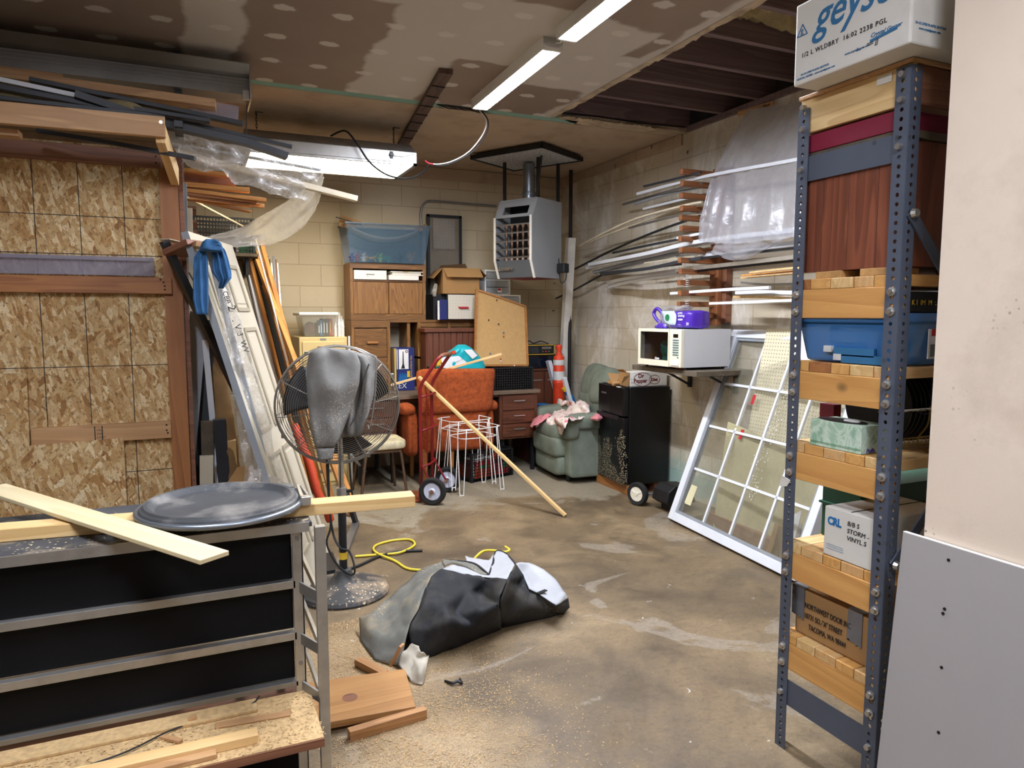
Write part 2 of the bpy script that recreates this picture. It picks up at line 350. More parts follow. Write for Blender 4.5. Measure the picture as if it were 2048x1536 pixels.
m_walnut = wood('walnut_veneer', '3d2015', '6a3c26', 1.4, 0, .4, knots=False); m_walz = wood('walnut_veneer_upright', '3d2015', '6a3c26', 1.4, 2, .4, knots=False)
m_tambour = wood('tambour_brown', '5a3020', '70402b', 1.2, 2, .5, knots=False)
m_cabred = wood('red_brown_cabinet', '5b2e1e', '8a4c32', .9, 2, .5, knots=False)
m_alu = pm('mill_aluminium', 'b9b7b2', .38, .85, var=.1, vs=12, dirt=('8c8273', .5, 7)); m_alud = pm('dull_aluminium', '8f8e8c', .45, .8, var=.12)
m_chrome = pm('chrome', 'd8d8d8', .2, 1, var=.03); m_steel = pm('bright_steel', 'c4c2bd', .32, .9)
m_blackp = pm('black_panel', '08080a', .7, var=.2, specks=('3a342c', 60, .66), Specular_IOR_Level=.2); m_black = pm('black_plastic', '131416', .5, var=.15)
m_blackm = pm('black_paint', '17181b', .45, var=.15, specks=('6c6454', 40, .6)); m_rub = pm('tyre_rubber', '1d1c1b', .85, var=.2, bump=.3, bs=90)
m_dbench = pm('dusty_black_top', '3d3d3f', .7, var=.35, vs=7, dirt=('a08e70', .8, 9), specks=('d8c49a', 60, .5))
m_lid = pm('dusty_grey_plastic', '3d3e40', .6, var=.2, vs=9, dirt=('9a948a', .8, 4)); m_galv = pm('galvanised_ring', '8a9097', .35, .8)
m_post = pm('slate_blue_paint', '4c5361', .5, var=.1, specks=('2b2520', 25, .62)); m_hole = pm('hole_shadow', '0a0a0b', .9)
m_card = pm('kraft_cardboard', 'a27b4c', .85, var=.08, vs=3); m_cardd = pm('cardboard_inside', '6b5033', .9)
m_cardw = pm('white_cardboard', 'd9d6cd', .75, var=.04, dirt=('a89a84', .4, 2)); m_white = pm('white_plastic', 'ecebe6', .4, var=.02)
m_whitev = pm('white_vinyl', 'dfe2e6', .35, var=.04); m_cream = pm('cream_door', 'cdc3ad', .5, var=.03); m_creamg = pm('door_moulding', 'aba18b', .5, var=.03)
m_grey = pm('grey_vinyl', '8e9296', .5); m_dgrey = pm('charcoal_vinyl', '2e3136', .5, var=.15); m_beigev = pm('beige_vinyl', 'cdbfa4', .5)
m_filetan = pm('tan_enamel', 'd6bf85', .45, var=.05); m_bluecl = pm('blue_cloth', '35638f', .95, var=.2, vs=9, bump=.4, bs=300)
m_hood = pm('grey_fleece', '7a7873', .98, var=.15, vs=7, bump=1, bs=22, dirt=('5c5042', .6, 5), specks=('d9c9a6', 95, .5)); m_hoodl = pm('pale_grey_fleece', 'a6abad', .98, var=.1, bump=.4, bs=260)
m_orange = pm('orange_chenille', '9c481b', .98, var=.3, vs=38, bump=.7, bs=120, dirt=('7a2f0d', .8, 30))
m_velour = pm('sage_velour', '71796a', .95, var=.22, vs=6, bump=.15, bs=150); m_red = pm('red_enamel', '7d1519', .4, var=.15, dirt=('3f1512', .6, 8))
m_wirew = pm('white_coated_wire', 'eae8e2', .4); m_conor = pm('traffic_orange', 'e2431d', .55, var=.1, dirt=('a5311a', .4, 6)); m_refl = pm('reflective_band', 'd5d4d0', .4, var=.12, vs=30)
m_cork = pm('cork_tan', 'b8935f', .9, var=.07, vs=30, specks=('5b3c20', 16, .62)); m_oakf = wood('oak_frame', '8f5a2a', 'b27c42', 1.5, 0, .5, knots=False)
m_gunm = pm('gunmetal_wire', '8d877e', .4, .6); m_yellow = pm('yellow_jacket', 'd9c23a', .5); m_blackc = pm('black_cord', '1a1a1b', .6)
m_orcord = pm('orange_cord', 'c9431d', .6); m_fridge = pm('black_fridge', '08090c', .3, var=.1); n = N('sawdust_flecked_black'); f_ = n.math('MULTIPLY', n.math('LESS_THAN', n.vor(105), .3), n.math('LESS_THAN', n.noise(9, 4, n.map((1, 1, .35)), rough=.7), n.ramp(n.xyz()[2], [(0, .6), (.35, .5), (.55, .33), (1, .2)])))
m_fridgef = n.fin(n.mix(f_, '08090c', 'dccba2'), .3); n = None
m_crm = pm('cream_enamel', 'e9e2c9', .4, var=.02); m_drkgl = pm('dark_oven_glass', '0d0b0b', .12); m_shelfw = pm('weathered_plywood', '5e5344', .9, var=.3, vs=14, bump=.4, bs=50)
m_heat = pm('grey_enamel', '8d8f90', .5, var=.06); m_heatd = pm('slate_enamel', '565a5e', .5, var=.08); m_copper = pm('heat_tube', '9a7a66', .5, .5)
m_asb = pm('mottled_board', 'b0b3b5', .95, var=.45, vs=45, bump=.4); m_downsp = pm('ribbed_white', 'e8e4da', .5)
m_gypsum = pm('grey_drywall_face', '9c9794', .9, var=.03, vs=2); m_gyped = pm('gypsum_core', 'dedad2', .95, var=.06)
m_blue = pm('navy_print', '1f2a68', .45, var=.1); m_yel = pm('yellow_print', 'd9b233', .5); m_teal = pm('teal_print', '19a9b5', .35, var=.12, vs=8); m_ink = pm('black_ink', '1b1a1a', .8); m_blueink = pm('blue_ink', '2f6f9d', .7); m_bluel = pm('logo_blue', '0f6fb0', .6)
m_maroon = pm('maroon_ink', '6b1020', .6); m_purple = pm('purple_print', '4d2aa5', .3, var=.15); m_wht = pm('white_print', 'eeeeee', .6); m_redink = pm('red_print', 'b81d2a', .6); m_grn = pm('green_print', '1f7a45', .5)
m_ducttape = pm('duct_tape', '77777b', .4, .3, var=.1, bump=.2); m_kraft = pm('kraft_paper', '8d6d45', .85, var=.2, vs=7, bump=.8, bs=14)
def glassm(name, col, rough, alpha, tr=0, spec=.5, noise_=0, bump=0, bs=6, hi=.9):
    n = N(name); a = alpha
    if noise_: a = n.ramp(n.noise(noise_, 6, rough=.7), [(.35, alpha*.7), (.75, hi)])
    if bump: n.bump(n.noise(bs, 5, rough=.6), bump, .02)
    return n.fin(col, rough, 0, Alpha=a)
m_glass = glassm('dusty_glass', 'a59f88', .12, .16, noise_=7, bump=.02, hi=.3)
def filmm(name, col, lo, hi, sc, bs, bump, gl=.12):
    n = N(name); t = n.n; ad = lambda k: t.new('ShaderNode'+k)
    a = n.ramp(n.noise(sc, 6, rough=.7), [(.3, lo), (.75, hi)]); bp = ad('Bump'); bp.inputs['Strength'].default_value = bump; bp.inputs['Distance'].default_value = .02; n.put(bp.inputs['Height'], n.noise(bs, 5, dist=.8))
    df, tl, gs, tr = ad('BsdfDiffuse'), ad('BsdfTranslucent'), ad('BsdfGlossy'), ad('BsdfTransparent')
    for q in (df, tl): q.inputs[0].default_value = hx(col)+(1,); n.l.new(bp.outputs[0], q.inputs['Normal'])
    gs.inputs[0].default_value = (1, 1, 1, 1); gs.inputs['Roughness'].default_value = .18; n.l.new(bp.outputs[0], gs.inputs['Normal'])
    m1, m2, m3 = ad('MixShader'), ad('MixShader'), ad('MixShader')
    m1.inputs[0].default_value = .45; n.l.new(df.outputs[0], m1.inputs[1]); n.l.new(tl.outputs[0], m1.inputs[2])
    m2.inputs[0].default_value = gl; n.l.new(m1.outputs[0], m2.inputs[1]); n.l.new(gs.outputs[0], m2.inputs[2])
    n.put(m3.inputs[0], a); n.l.new(tr.outputs[0], m3.inputs[1]); n.l.new(m2.outputs[0], m3.inputs[2]); n.l.new(m3.outputs[0], t['Material Output'].inputs[0]); return n.m
m_film = filmm('clear_poly_film', 'e0dcd4', .28, .78, 8, 16, 1, .2); m_film2 = filmm('dusty_poly_film', 'ddd6c8', .6, .9, 6, 10, .9, .08); m_sheet = filmm('milky_poly_sheet', 'd0d0d6', .45, .75, 3, 7, .5, .06)
m_tubf = glassm('smoky_blue_plastic', '56738c', .2, .36); m_tubb = glassm('bright_blue_plastic', '2f74b4', .2, .85); m_tubc = glassm('clear_tub_plastic', 'b7b9ac', .2, .35)
m_clearch = glassm('clear_channel', 'a9a3b0', .15, .45, bump=.3)
m_frost = glassm('frosted_drawer', 'c9ced2', .35, .55)
m_ovgl = glassm('tinted_oven_glass', '0d0b0b', .06, .45)
def emis(name, col, st):
    n = N(name); n.put(n.b.inputs['Emission Color'], hx(col)+(1,)); n.b.inputs['Emission Strength'].default_value = st; return n.fin('ffffff', .5)
m_led = emis('led_diffuser', 'eaf0ff', LED); m_ledc = emis('led_diffuser_rear', 'eaf0ff', 44); m_ledb = emis('led_diffuser_dimmer', 'eaf0ff', LEDB); m_tube = emis('tube_diffuser', 'fff0d0', TUBE)
def rose():
    n = N('rose_print_cotton'); v = n.vor(15); o = n.ramp(v, [(.0, 'a82c46'), (.22, 'dd7f8c'), (.34, 'e6d2c8'), (1, 'e9ddd0')])
    g = n.ramp(n.noise(17, 4, n.map(loc=(3, 3, 3))), [(.66, 0), (.7, .8)]); o = n.mix(g, o, '6f7d45')
    n.bump(n.noise(30, 4), .4); return n.fin(o, .95)
m_rose = rose(); m_pink = pm('pink_lining', 'dc8a90', .95, var=.12)
def pegb():
    n = N('perforated_hardboard'); x, y, z = n.xyz(); f = lambda c: n.math('SUBTRACT', n.math('FRACT', n.math('DIVIDE', c, .0254)), .5)
    a, b = f(x), f(z); r = n.math('SQRT', n.math('ADD', n.math('MULTIPLY', a, a), n.math('MULTIPLY', b, b)))
    return n.fin(n.mix(n.math('LESS_THAN', r, .14), 'dcd3b2', '4f4838'), .7)
m_peg = pegb()
def gridm(name, c, l, s, wd):
    n = N(name); x, y, z = n.xyz(); f = lambda c_: n.math('LESS_THAN', n.math('FRACT', n.math('DIVIDE', c_, s)), wd)
    return n.fin(n.mix(n.math('MAXIMUM', f(x), f(z)), c, l), .6)
m_gridw = gridm('white_grid_laminate', 'e6e0d0', '4b4740', .0125, .1)
def marble():
    n = N('pale_green_swirl'); a = n.noise(9, 3, dist=2.5); return n.fin(n.ramp(a, [(.35, '8fb59a'), (.5, 'cfe0cd'), (.6, 'a3c4a9')]), .6)
m_tissue = marble()
# ---------------------------------------------------------------- the room
def st(name, mat, lo, hi): return struct(B(name, mat, lo, hi))
st('floor', m_floor, (-3.3, -3, -.1), (3.8, 7.1, 0))
st('wall_back', m_block, (-3.3, D, 0), (3.9, D+.2, 3.1)); st('wall_right', m_blockr, (XR, -3, 0), (XR+.2, D, CZ))
st('wall_left', m_dimwall, (-3.5, -3, 0), (-3.3, D+.2, 3.1)); st('wall_front', m_dimwall, (-3.5, -3.2, 0), (3.96, -3, 3.1))
o = MB().box((1.8, -3, 0), (1.9, 1.265, CZ-.01)).build('wall_near', m_beige); struct(o)
st('ceiling', m_dry, (-3.3, -3, CZ-.01), (2.545, 4.955, CZ+.015))
o = st('ceiling', m_ceil, (-3.3, 5.06, CZ-.008), (XR, D, CZ+.015))
st('ceiling', m_green, (-3.3, 4.956, CZ-.006), (2.78, 5.059, CZ+.03))
b = MB()
pts = [(2.56, 4.93), (2.9, 4.88), (3.3, 4.9), (3.74, 4.86), (3.74, 5.06), (2.86, 5.06), (2.72, 5.02)]
b.prism([(x, y, CZ-.006) for x, y in pts], (0, 0, 0), (0, 0, .02)); struct(b.build('ceiling', m_torn))
b = MB()
for k in range(40):
    x = 2.6+k*.029; b.add([(x, 4.9+random.uniform(-.05, .0), CZ-.012), (x+.03, 4.88+random.uniform(-.05, .02), CZ-.014), (x+.03, 4.97, CZ-.009), (x, 4.97, CZ-.009)], [(0, 1, 2, 3)])
struct(b.build('trim_1', m_torn, fixn=False))
b = MB()                                      # frayed lip of the drywall edge
for k in range(90):
    y = -2.9+k*.087; b.add([(2.5, y, CZ-.012), (2.545+random.uniform(-.01, .02), y, CZ-.013), (2.545+random.uniform(-.01, .02), y+.087, CZ-.013), (2.5, y+.087, CZ-.012)], [(0, 1, 2, 3)])
struct(b.build('trim_2', m_torn, fixn=False))
k = 0
for y in [4.46-.395*i for i in range(19)]:
    st('trim_%d' % (3+k), m_joist, (2.2, y-.02, CZ+.03), (XR+.12, y+.02, CZ+.27)); k += 1
st('trim_30', m_joist, (2.2, 4.87, CZ+.03), (XR, 4.91, CZ+.27))
st('ceiling', m_joistp, (-3.3, -3, CZ+.32), (4.1, D+.1, CZ+.36)); st('wall_right', m_joistp, (XR+.12, -3, CZ), (XR+.18, D, CZ+.32))
for y0, y1 in ((4.46-.395*i-.375, 4.46-.395*i-.02) for i in range(12)):
    b = MB(); b.grid(lambda u, v: (2.3+1.55*u, y0+(y1-y0)*v, (CZ+.13 if y1 < 3.4 else CZ+.22)+.05*noise.noise(V((u*6, (y0+v*.4)*6, 1)))-.03*sin(pi*v)+.03*noise.noise(V((u*30, y0*9+v*9, 5)))), 40, 10)
    ob = b.build('insulation_batt', m_insul); tag(ob, 'yellowish fibre insulation tucked between the exposed ceiling joists', 'insulation', 'insulation between the joists')
st('trim_31', m_joist, (XR-.03, -3, CZ-.01), (XR+.12, 4.95, CZ+.03)); struct(B('trim_32', m_ceil, (-3.3, D-.02, CZ-.13), (XR, D, CZ-.012)))
struct(B('trim_33', m_ceil, (XR-.02, 4.95, CZ-.1), (XR, D-.02, CZ-.012)))
# dark batten running across the ceiling joint
b = MB(); p0, p1 = V((1.71, 6.27, CZ-.028)), V((1.445, 4.25, CZ-.028)); b.beam(p0, p1, .085, .03)
bt = thing('wooden_batten', 'dark stained batten screwed across the ceiling beside the strip light', 'batten', p0)
b.build('board', wood('dark_batten', '2a1a12', '5d4030', 1, 1), bt, True); b = MB()
for t in (.2, .32, .44, .55, .66, .77, .88): c = p0.lerp(p1, t); b.beam(c+V((-.045, 0, -.017)), c+V((.045, .01, -.017)), .012, .004)
b.build('crack', m_hole, bt, True)
# hole torn in the ceiling joint
b = MB(); pl = [(1.62, 4.99), (1.7, 4.965), (1.85, 4.97), (1.99, 4.98), (2.03, 5.01), (1.95, 5.05), (1.75, 5.06), (1.66, 5.03)]
b.prism([(x, y, CZ-.0085) for x, y in pl], (0, 0, 0), (0, 0, .002)); struct(b.build('trim_34', m_hole))
b = MB()
for i in range(16):
    x = 1.62+random.random()*.4; y = 4.97+random.random()*.08; b.add([(x, y, CZ-.01), (x+.06, y+.01, CZ-.02), (x+.05, y+.03, CZ-.012), (x+.0, y+.015, CZ-.006)], [(0, 1, 2, 3)])
struct(b.build('trim_35', m_torn, fixn=False))
# ---------------------------------------------------------------- lamps
def led(y0, y1, x0, x1, label, m=m_led):
    L = sqrt((y1-y0)**2+(x1-x0)**2); t = thing('led_strip_light', label, 'light', ((x0+x1)/2, (y0+y1)/2, CZ-.01), -math.atan2(x1-x0, y1-y0), 'led strip lights in a row')
    b = MB(); h = L/2; b.prism([(-.058, -h, 0), (-.058, -h, -.03), (-.035, -h, -.05), (.035, -h, -.05), (.058, -h, -.03), (.058, -h, 0)], (0, 0, 0), (0, L, 0)); b.build('housing', m_white, t)
    b = MB(); n = 8; pr = [(-.052+.104*i/n, -.056-.006*sin(pi*i/n)) for i in range(n+1)]; pr = [(-.052, -.05)]+pr+[(.052, -.05)]
    b.prism([(x, -h+.02, z) for x, z in pr], (0, 0, 0), (0, L-.04, 0)); b.build('diffuser', m, t, sm=40)
    for s in (-1, 1): MB().prism([(s*.0525, -h, -.03), (s*.058, -h, -.03), (s*.0575, -h, -.066), (s*.0525, -h, -.066)], (0, 0, 0), (0, L, 0)).build('added_baffle', m_white, t)  # added lips, keep the diffuser's sideways light off the ceiling
    for s in (-1, 1):
        b = MB(); b.prism([(-.06, s*h, 0), (-.06, s*h, -.05), (-.05, s*h, -.068), (.05, s*h, -.068), (.06, s*h, -.05), (.06, s*h, 0)], (0, 0, 0), (0, -s*.018, 0)); b.build('end_cap', m_white, t)
    return t
led(4.765, 3.56, 1.865, 1.825, 'white strip light that ends beside the torn ceiling joint')
led(3.42, 2.2, 1.83, 1.80, 'white strip light at the top edge of the picture, nearest the exposed joists')
led(2.0, .8, -.5, -.5, 'white strip light above the black panelled bench, out of the picture', m_ledb); led(.4, -.8, .9, .9, 'white strip light behind the viewer', m_ledc)
t = thing('cord', 'short white link cord between the two strip lights', 'cord', (1.84, 3.5, CZ-.05)); MB().tube([(1.84, 3.58, CZ-.03), (1.838, 3.5, CZ-.055), (1.835, 3.4, CZ-.03)], .004).build('link', m_white, t, True)
# hanging tube fixture
fx0, fx1, fy0, fy1, fz = .36, 1.6, 5.42, 6.03, 2.715
fxt = thing('fluorescent_fixture', 'wide grey tube fixture hanging on chains under the rear ceiling', 'light', ((fx0+fx1)/2, (fy0+fy1)/2, fz))
b = MB(); T = [(fy0, fz), (fy0, fz+.085), (fy0+.16, fz+.175), (fy1-.16, fz+.175), (fy1, fz+.085), (fy1, fz)]
b.prism([(fx0, y, z) for y, z in T], (0, 0, 0), (fx1-fx0, 0, 0)); b.build('housing', m_alu, fxt, True, .004)
b = MB(); b.box((fx0+.03, fy0+.025, fz-.012), (fx1-.03, fy1-.025, fz-.001)); b.build('diffuser', m_tube, fxt, True)
b = MB()
for a, c in (((fx0, fy0, fz-.015), (fx1, fy0+.025, fz)), ((fx0, fy1-.025, fz-.015), (fx1, fy1, fz)), ((fx1-.03, fy0, fz-.015), (fx1, fy1, fz)), ((fx0, fy0, fz-.015), (fx0+.03, fy1, fz))): b.box(a, c)
b.build('lens_frame', m_alu, fxt, True)
b = MB(); b.cbox((fx1-.2, fy0-.006, fz+.05), (.022, .012, .05)); b.cbox((fx1-.2, fy0-.014, fz+.05), (.03, .012, .018)); b.build('latch', m_blackm, fxt, True)
b = MB().tube([(fx1-.18, fy0-.002, fz+.045), (fx1-.1, fy0-.004, fz+.045), (fx1-.06, fy0-.004, fz+.06), (fx1-.02, fy0-.004, fz+.075)], .004); b.build('wire', m_white, fxt, True)
def chain(p, q, label):
    t = thing('hanging_chain', label, 'chain', q); b = MB(); L = (V(p)-V(q)).length; n = int(L/.022)
    for i in range(n):
        c = V(q)+(V(p)-V(q))*((i+.5)/n); a = pi/2*(i % 2)
        b.tube([(c.x+.006*cos(2*pi*k/8)*cos(a), c.y+.006*cos(2*pi*k/8)*sin(a), c.z+.016*sin(2*pi*k/8)) for k in range(8)], .0022, 5, True)
    b.tube([V(p)+V((-.0, 0, -.03)), V(p)+V((0, 0, 0)), V(p)+V((.05, 0, 0))], .003); b.build('links', m_blackm, t, True)
chain((.456, 5.7, CZ-.012), (.456, 5.7, fz+.178), 'dark chain holding the left end of the hanging tube fixture'); chain((1.498, 5.72, CZ-.012), (1.498, 5.72, fz+.178), 'dark chain beside the batten holding the right end of the hanging fixture')
# black cord from fixture and loose wires out of the hole
def bez(P, n=10):                            # Catmull-Rom through points
    P = [V(p) for p in P]; Q = []
    for i in range(len(P)-1):
        a, b_, c, d = P[max(i-1, 0)], P[i], P[i+1], P[min(i+2, len(P)-1)]
        for k in range(n):
            t = k/n; Q.append(.5*((2*b_)+(c-a)*t+(2*a-5*b_+4*c-d)*t*t+(3*b_-a-3*c+d)*t**3))
    return Q+[P[-1]]
def cord(name, label, cat, P, r, mat, n=10): return tag(MB().tube(bez(P, n), r, 6).build(name, mat, sm=True), label, cat)
cord('power_cord', 'black cord looping from the top of the hanging fixture to the loose wires', 'cord', [(.98, 5.6, fz+.19), (1.06, 5.45, fz+.20), (1.13, 5.38, fz+.1), AY(740, 325, 5.35), AY(775, 350, 5.33), AY(815, 357, 5.3), AY(845, 345, 5.25), AY(858, 328, 5.2)], .007, m_blackc)
for nm, dx, mat, lab in (('wire', 0, m_white, 'white wire hanging in a loop out of the torn ceiling joint'), ('wire', .012, m_blackc, 'black wire hanging in a loop beside the white one')):
    cord(nm, lab, 'wire', [(1.96+dx, 5.02, CZ), AY(972+dx*300, 240, 5.02), AY(966+dx*500, 268, 5.05), AY(938+dx*600, 303, 5.1), AY(905, 322+dx*300, 5.15), AY(880, 328+dx*300, 5.18), AY(866, 328+dx*100, 5.2)], .0045, mat)
cord('wire', 'red wire end with a bare tip under the torn ceiling joint', 'wire', [AY(865, 328, 5.2), AY(856, 326, 5.2), AY(850, 321, 5.2)], .006, m_redink)
# ---------------------------------------------------------------- left: strand board partition and its cleats
b = MB(); b.box((-3.2, 4.45, 0), (-.165, 4.465, 2.46)); b.cm = 1
for z in (2.078, 1.876, 1.27, .67): b.box((-3.2, 4.4493, z-.002), (-.166, 4.4501, z+.002))
for x in (-.345, -.555, -.76, -.97): b.box((x-.002, 4.4493, .0), (x+.002, 4.4501, 2.45))
struct(b.build('wall_partition', None, mats=[m_osb, m_line]))
struct(B('trim_40', m_redz, (-.165, 4.43, 0), (-.072, 4.52, 2.5))); struct(B('trim_41', m_brownboard, (-.07, 4.47, 0), (-.045, 4.56, 2.44)))
def plank(label, lo, hi, mat, name='wood_plank', cat='plank', nails=()):
    t = thing(name, label, cat, ((lo[0]+hi[0])/2, (lo[1]+hi[1])/2, lo[2])); B('board', mat, lo, hi, t, .003, True)
    if nails:
        b = MB()
        for x, z in nails: b.cyl((x, lo[1]-.001, z), (x, lo[1]+.004, z), .005, 8)
        b.build('nail', m_hole, t, True)
    return t
plank('dark brown plank nailed across the top of the strand board partition', (-3.1, 4.42, 2.355), (-.15, 4.45, 2.445), m_brownboard, nails=((-.175, 2.38), (-.175, 2.415)))
plank('brown plank nailed across the strand board under the clear channel', (-3.1, 4.40, 1.667), (-.125, 4.45, 1.757), m_redwood, nails=((-.16, 1.69), (-.16, 1.71), (-.165, 1.73), (-.18, 1.745)))
t = plank('short pale board with a stamp nailed low on the strand board', (-.832, 4.405, .855), (-.162, 4.45, .95), m_fir, nails=((-.185, .93), (-.185, .9), (-.18, .885)))
MB().add([(-.54, 4.4045, .86), (-.535, 4.4045, .86), (-.535, 4.4045, .945), (-.54, 4.4045, .945), (-.505, 4.4045, .86), (-.5, 4.4045, .86), (-.5, 4.4045, .945), (-.505, 4.4045, .945)], [(0, 1, 2, 3), (4, 5, 6, 7)]).build('stamp_border', m_line, t, True)
for i, s in enumerate(('MILL', '234', 'S-DRY')): txt('stamp', s, .016, (-.53, 4.4043, .917-.02*i), (1, 0, 0), (0, 0, 1), m_line, t)
b = MB(); b.box((-3.1, 4.43, 1.765), (-.21, 4.436, 1.865)); b.box((-3.1, 4.41, 1.765), (-.21, 4.432, 1.771)); b.box((-3.1, 4.41, 1.845), (-.21, 4.414, 1.865)); b.box((-3.1, 4.42, 1.855), (-.21, 4.43, 1.865))
tag(b.build('plastic_channel', m_clearch), 'long clear plastic channel strip resting on the brown plank of the partition', 'channel')
P = [(-3.1, 0), (-.405, 0), (-.40, .872), (-.838, .862), (-.83, 1.248), (-3.1, 1.235)]
o = MB().prism([(x, 4.39, z) for x, z in P], (0, 0, 0), (0, .013, 0)).build('strand_board_offcut', m_osb2)
tag(o, 'stepped strand board offcut with a blue paint smear leaning on the partition', 'board')
# bracket frame that carries the overhead stock
t = thing('lumber_bracket', 'pale timber frame projecting from the partition under the overhead stock', 'bracket', (-.13, 4.4, 2.3))
stick('front_rail', 0, 0, (-3.1, 3.9, 2.43), (-.107, 3.9, 2.453), .04, .095, m_fir, parent=t); stick('arm', 0, 0, (-.13, 3.92, 2.43), (-.085, 4.425, 2.315), .042, .1, m_fir2, parent=t)
stick('arm', 0, 0, (-1.6, 3.92, 2.46), (-1.6, 4.4, 2.4), .042, .1, m_fir, parent=t)
stick('inner_rail', 0, 0, (-3.1, 4.02, 2.37), (-.72, 4.02, 2.385), .09, .03, m_fir, parent=t); b = MB().cyl((-.125, 3.879, 2.473), (-.125, 3.885, 2.473), .008, 12); b.build('screw', m_steel, t, True)
# steel hangers of the overhead rack (mostly hidden)
for x in (-1.35, -.05):
    t = thing('hanger_bar', 'dark steel hanger bar behind the overhead stock, %s' % ('far left' if x < -1 else 'beside the partition post'), 'bar', (x, 4.62, 2.5)); MB().box((x-.02, 4.6, 2.5), (x+.02, 4.64, CZ-.01)).build('strap', m_dgrey, t, True); MB().box((x-.02, 4.05, 2.5), (x+.02, 4.66, 2.53)).build('cross_bar', m_dgrey, t, True)
# overhead stock
t = thing('track_housing', 'long aluminium door track housing right under the ceiling', 'track', (-1.3, 4.62, 2.84))
b = MB(); b.prism([(-3.2, 4.55, 2.835), (-3.2, 4.55, 2.93), (-3.2, 4.52, 2.945), (-3.2, 4.46, 2.985), (-3.2, 4.46, 2.99), (-3.2, 4.74, 2.99), (-3.2, 4.74, 2.835)], (0, 0, 0), (3.53, 0, 0)); b.build('housing', m_alud, t, True)
for z in (2.88, 2.9, 2.92): MB().box((-3.2, 4.546, z), (.33, 4.552, z+.006)).build('groove', m_grey, t, True)
b = MB(); b.box((.33, 4.5, 2.80), (.338, 4.78, 2.985)); b.cbox((.31, 4.54, 2.83), (.035, .03, .05)); b.build('end_plate', m_steel, t, True)
tag(MB().tube([(.32, 4.62, 2.8), (.315, 4.63, 2.7), (.30, 4.66, 2.5), (.29, 4.68, 2.35)], .003).build('string', m_black), 'dark string hanging from the end of the track housing', 'string')
def sk(label, a, b_, w_, h_, mat, name='wood_stick', cat='stick', g=None, sag=0): return stick(name, label, cat, a, b_, w_, h_, mat, g, sag=sag)
sk('long brown timber lying on the overhead rack below the track housing', AY(-160, 130, 4.38), AY(432, 213, 4.3), .14, .042, m_fir, 'timber', 'timber')
sk('clear plastic wrapped board end beyond the brown overhead timber', AY(380, 212, 4.36), AY(476, 231, 4.36), .1, .075, m_clearch, 'wrapped_board', 'board')
sk('thin tan moulding on the overhead rack at the far left', AY(-150, 117, 4.5), AY(126, 152, 4.5), .025, .015, m_fir, 'moulding', 'moulding')
sk('white vinyl strip on the overhead rack above the front rail', AY(-150, 128, 4.12), AY(158, 193, 4.1), .03, .022, m_whitev, 'vinyl_strip', 'strip')
for i, (a, c, y, w_, h_, lab) in enumerate((((60, 160), (486, 248), 4.2, .05, .022, 'dark grey strip ending below the brown overhead timber'), ((60, 186), (420, 243), 4.15, .06, .02, 'dark grey strip lying behind the front rail screw'),
        ((160, 196), (584, 294), 4.22, .035, .018, 'slim dark strip pointing at the hanging fixture'), ((-60, 165), (330, 240), 4.1, .08, .025, 'wide dark strip behind the pale front rail'), ((-60, 190), (300, 232), 4.05, .05, .02, 'blue grey strip lying on the front rail'))):
    sk(lab, AY(*a, y), AY(*c, y), w_, h_, m_dgrey, 'metal_strip', 'strip', 'dark strips on the overhead rack')
cpt = [AY(150, 190, 4.06), AY(330, 250, 4.1), AY(490, 284, 4.16), AY(574, 313, 4.18)]
b = MB()
for p, q in zip(cpt, cpt[1:]): b.beam(p, q, .07, .032)
tag(b.build('metal_channel', m_dgrey), 'thick bent dark channel drooping over the clear plastic sheet', 'channel')
b = MB()
for p, q in ((AY(75, 262, 4.2), AY(230, 287, 4.1)), (AY(230, 287, 4.1), AY(390, 317, 3.98))): b.beam(p, q, .03, .02)
tag(b.build('metal_strip', m_dgrey), 'thin black strip passing under the pale front rail', 'strip')
sk('long beige trim poking out of the clear plastic sheet below the fixture', AY(330, 300, 4.45), AY(713, 398, 4.62), .05, .034, m_beigev, 'trim_board', 'trim')
sk('slim grey trim lying inside the clear plastic sheet', AY(350, 288, 4.42), AY(640, 340, 4.6), .03, .012, m_grey, 'trim_board', 'trim')
for i in range(5):
    b = MB(); b.sq((-1.2+i*.22, 4.25, 2.58), (.26, .3, .12), .9); o = b.build('insulation_tuft', m_insul, sm=True); tag(o, 'brown fibre tuft among the strips at the left end of the overhead rack', 'insulation', 'fibre tufts on the overhead rack')
def ruled(A, Bc, nu=26, nv=12, amp=.02, fr=7, seed=0):
    QA, QB = bez(A, 8), bez(Bc, 8)
    def fn(u, v):
        def s_(Q): f = u*(len(Q)-1); i = min(int(f), len(Q)-2); return Q[i].lerp(Q[i+1], f-i)
        p = s_(QA).lerp(s_(QB), v); k = amp*(noise.noise(V((u*fr+seed, v*fr*.6, seed)))+.6*abs(noise.noise(V((u*fr*2.3, v*fr*1.5+seed, 3)))))
        return p+V((k*.4, -k, k*.5))
    return fn, nu, nv
b = MB()
b.grid(*ruled([AY(335, 252, 4.3), AY(430, 285, 4.35), AY(540, 297, 4.42), AY(645, 342, 4.55)], [AY(340, 305, 4.25), AY(420, 345, 4.3), AY(530, 385, 4.45), AY(615, 404, 4.6)], 40, 16, .05, 9, 1))
tag(b.build('plastic_sheet', m_film, sm=True, fixn=False), 'crumpled clear plastic sheet hanging from the overhead strips beside the fixture', 'sheet')
b = MB(); b.grid(*ruled([AY(646, 345, 4.55), AY(585, 395, 4.75), AY(490, 450, 4.95), AY(400, 478, 4.7)], [AY(640, 402, 4.6), AY(600, 460, 4.75), AY(520, 494, 4.95), AY(408, 494, 4.7)], 40, 16, .045, 8, 5))
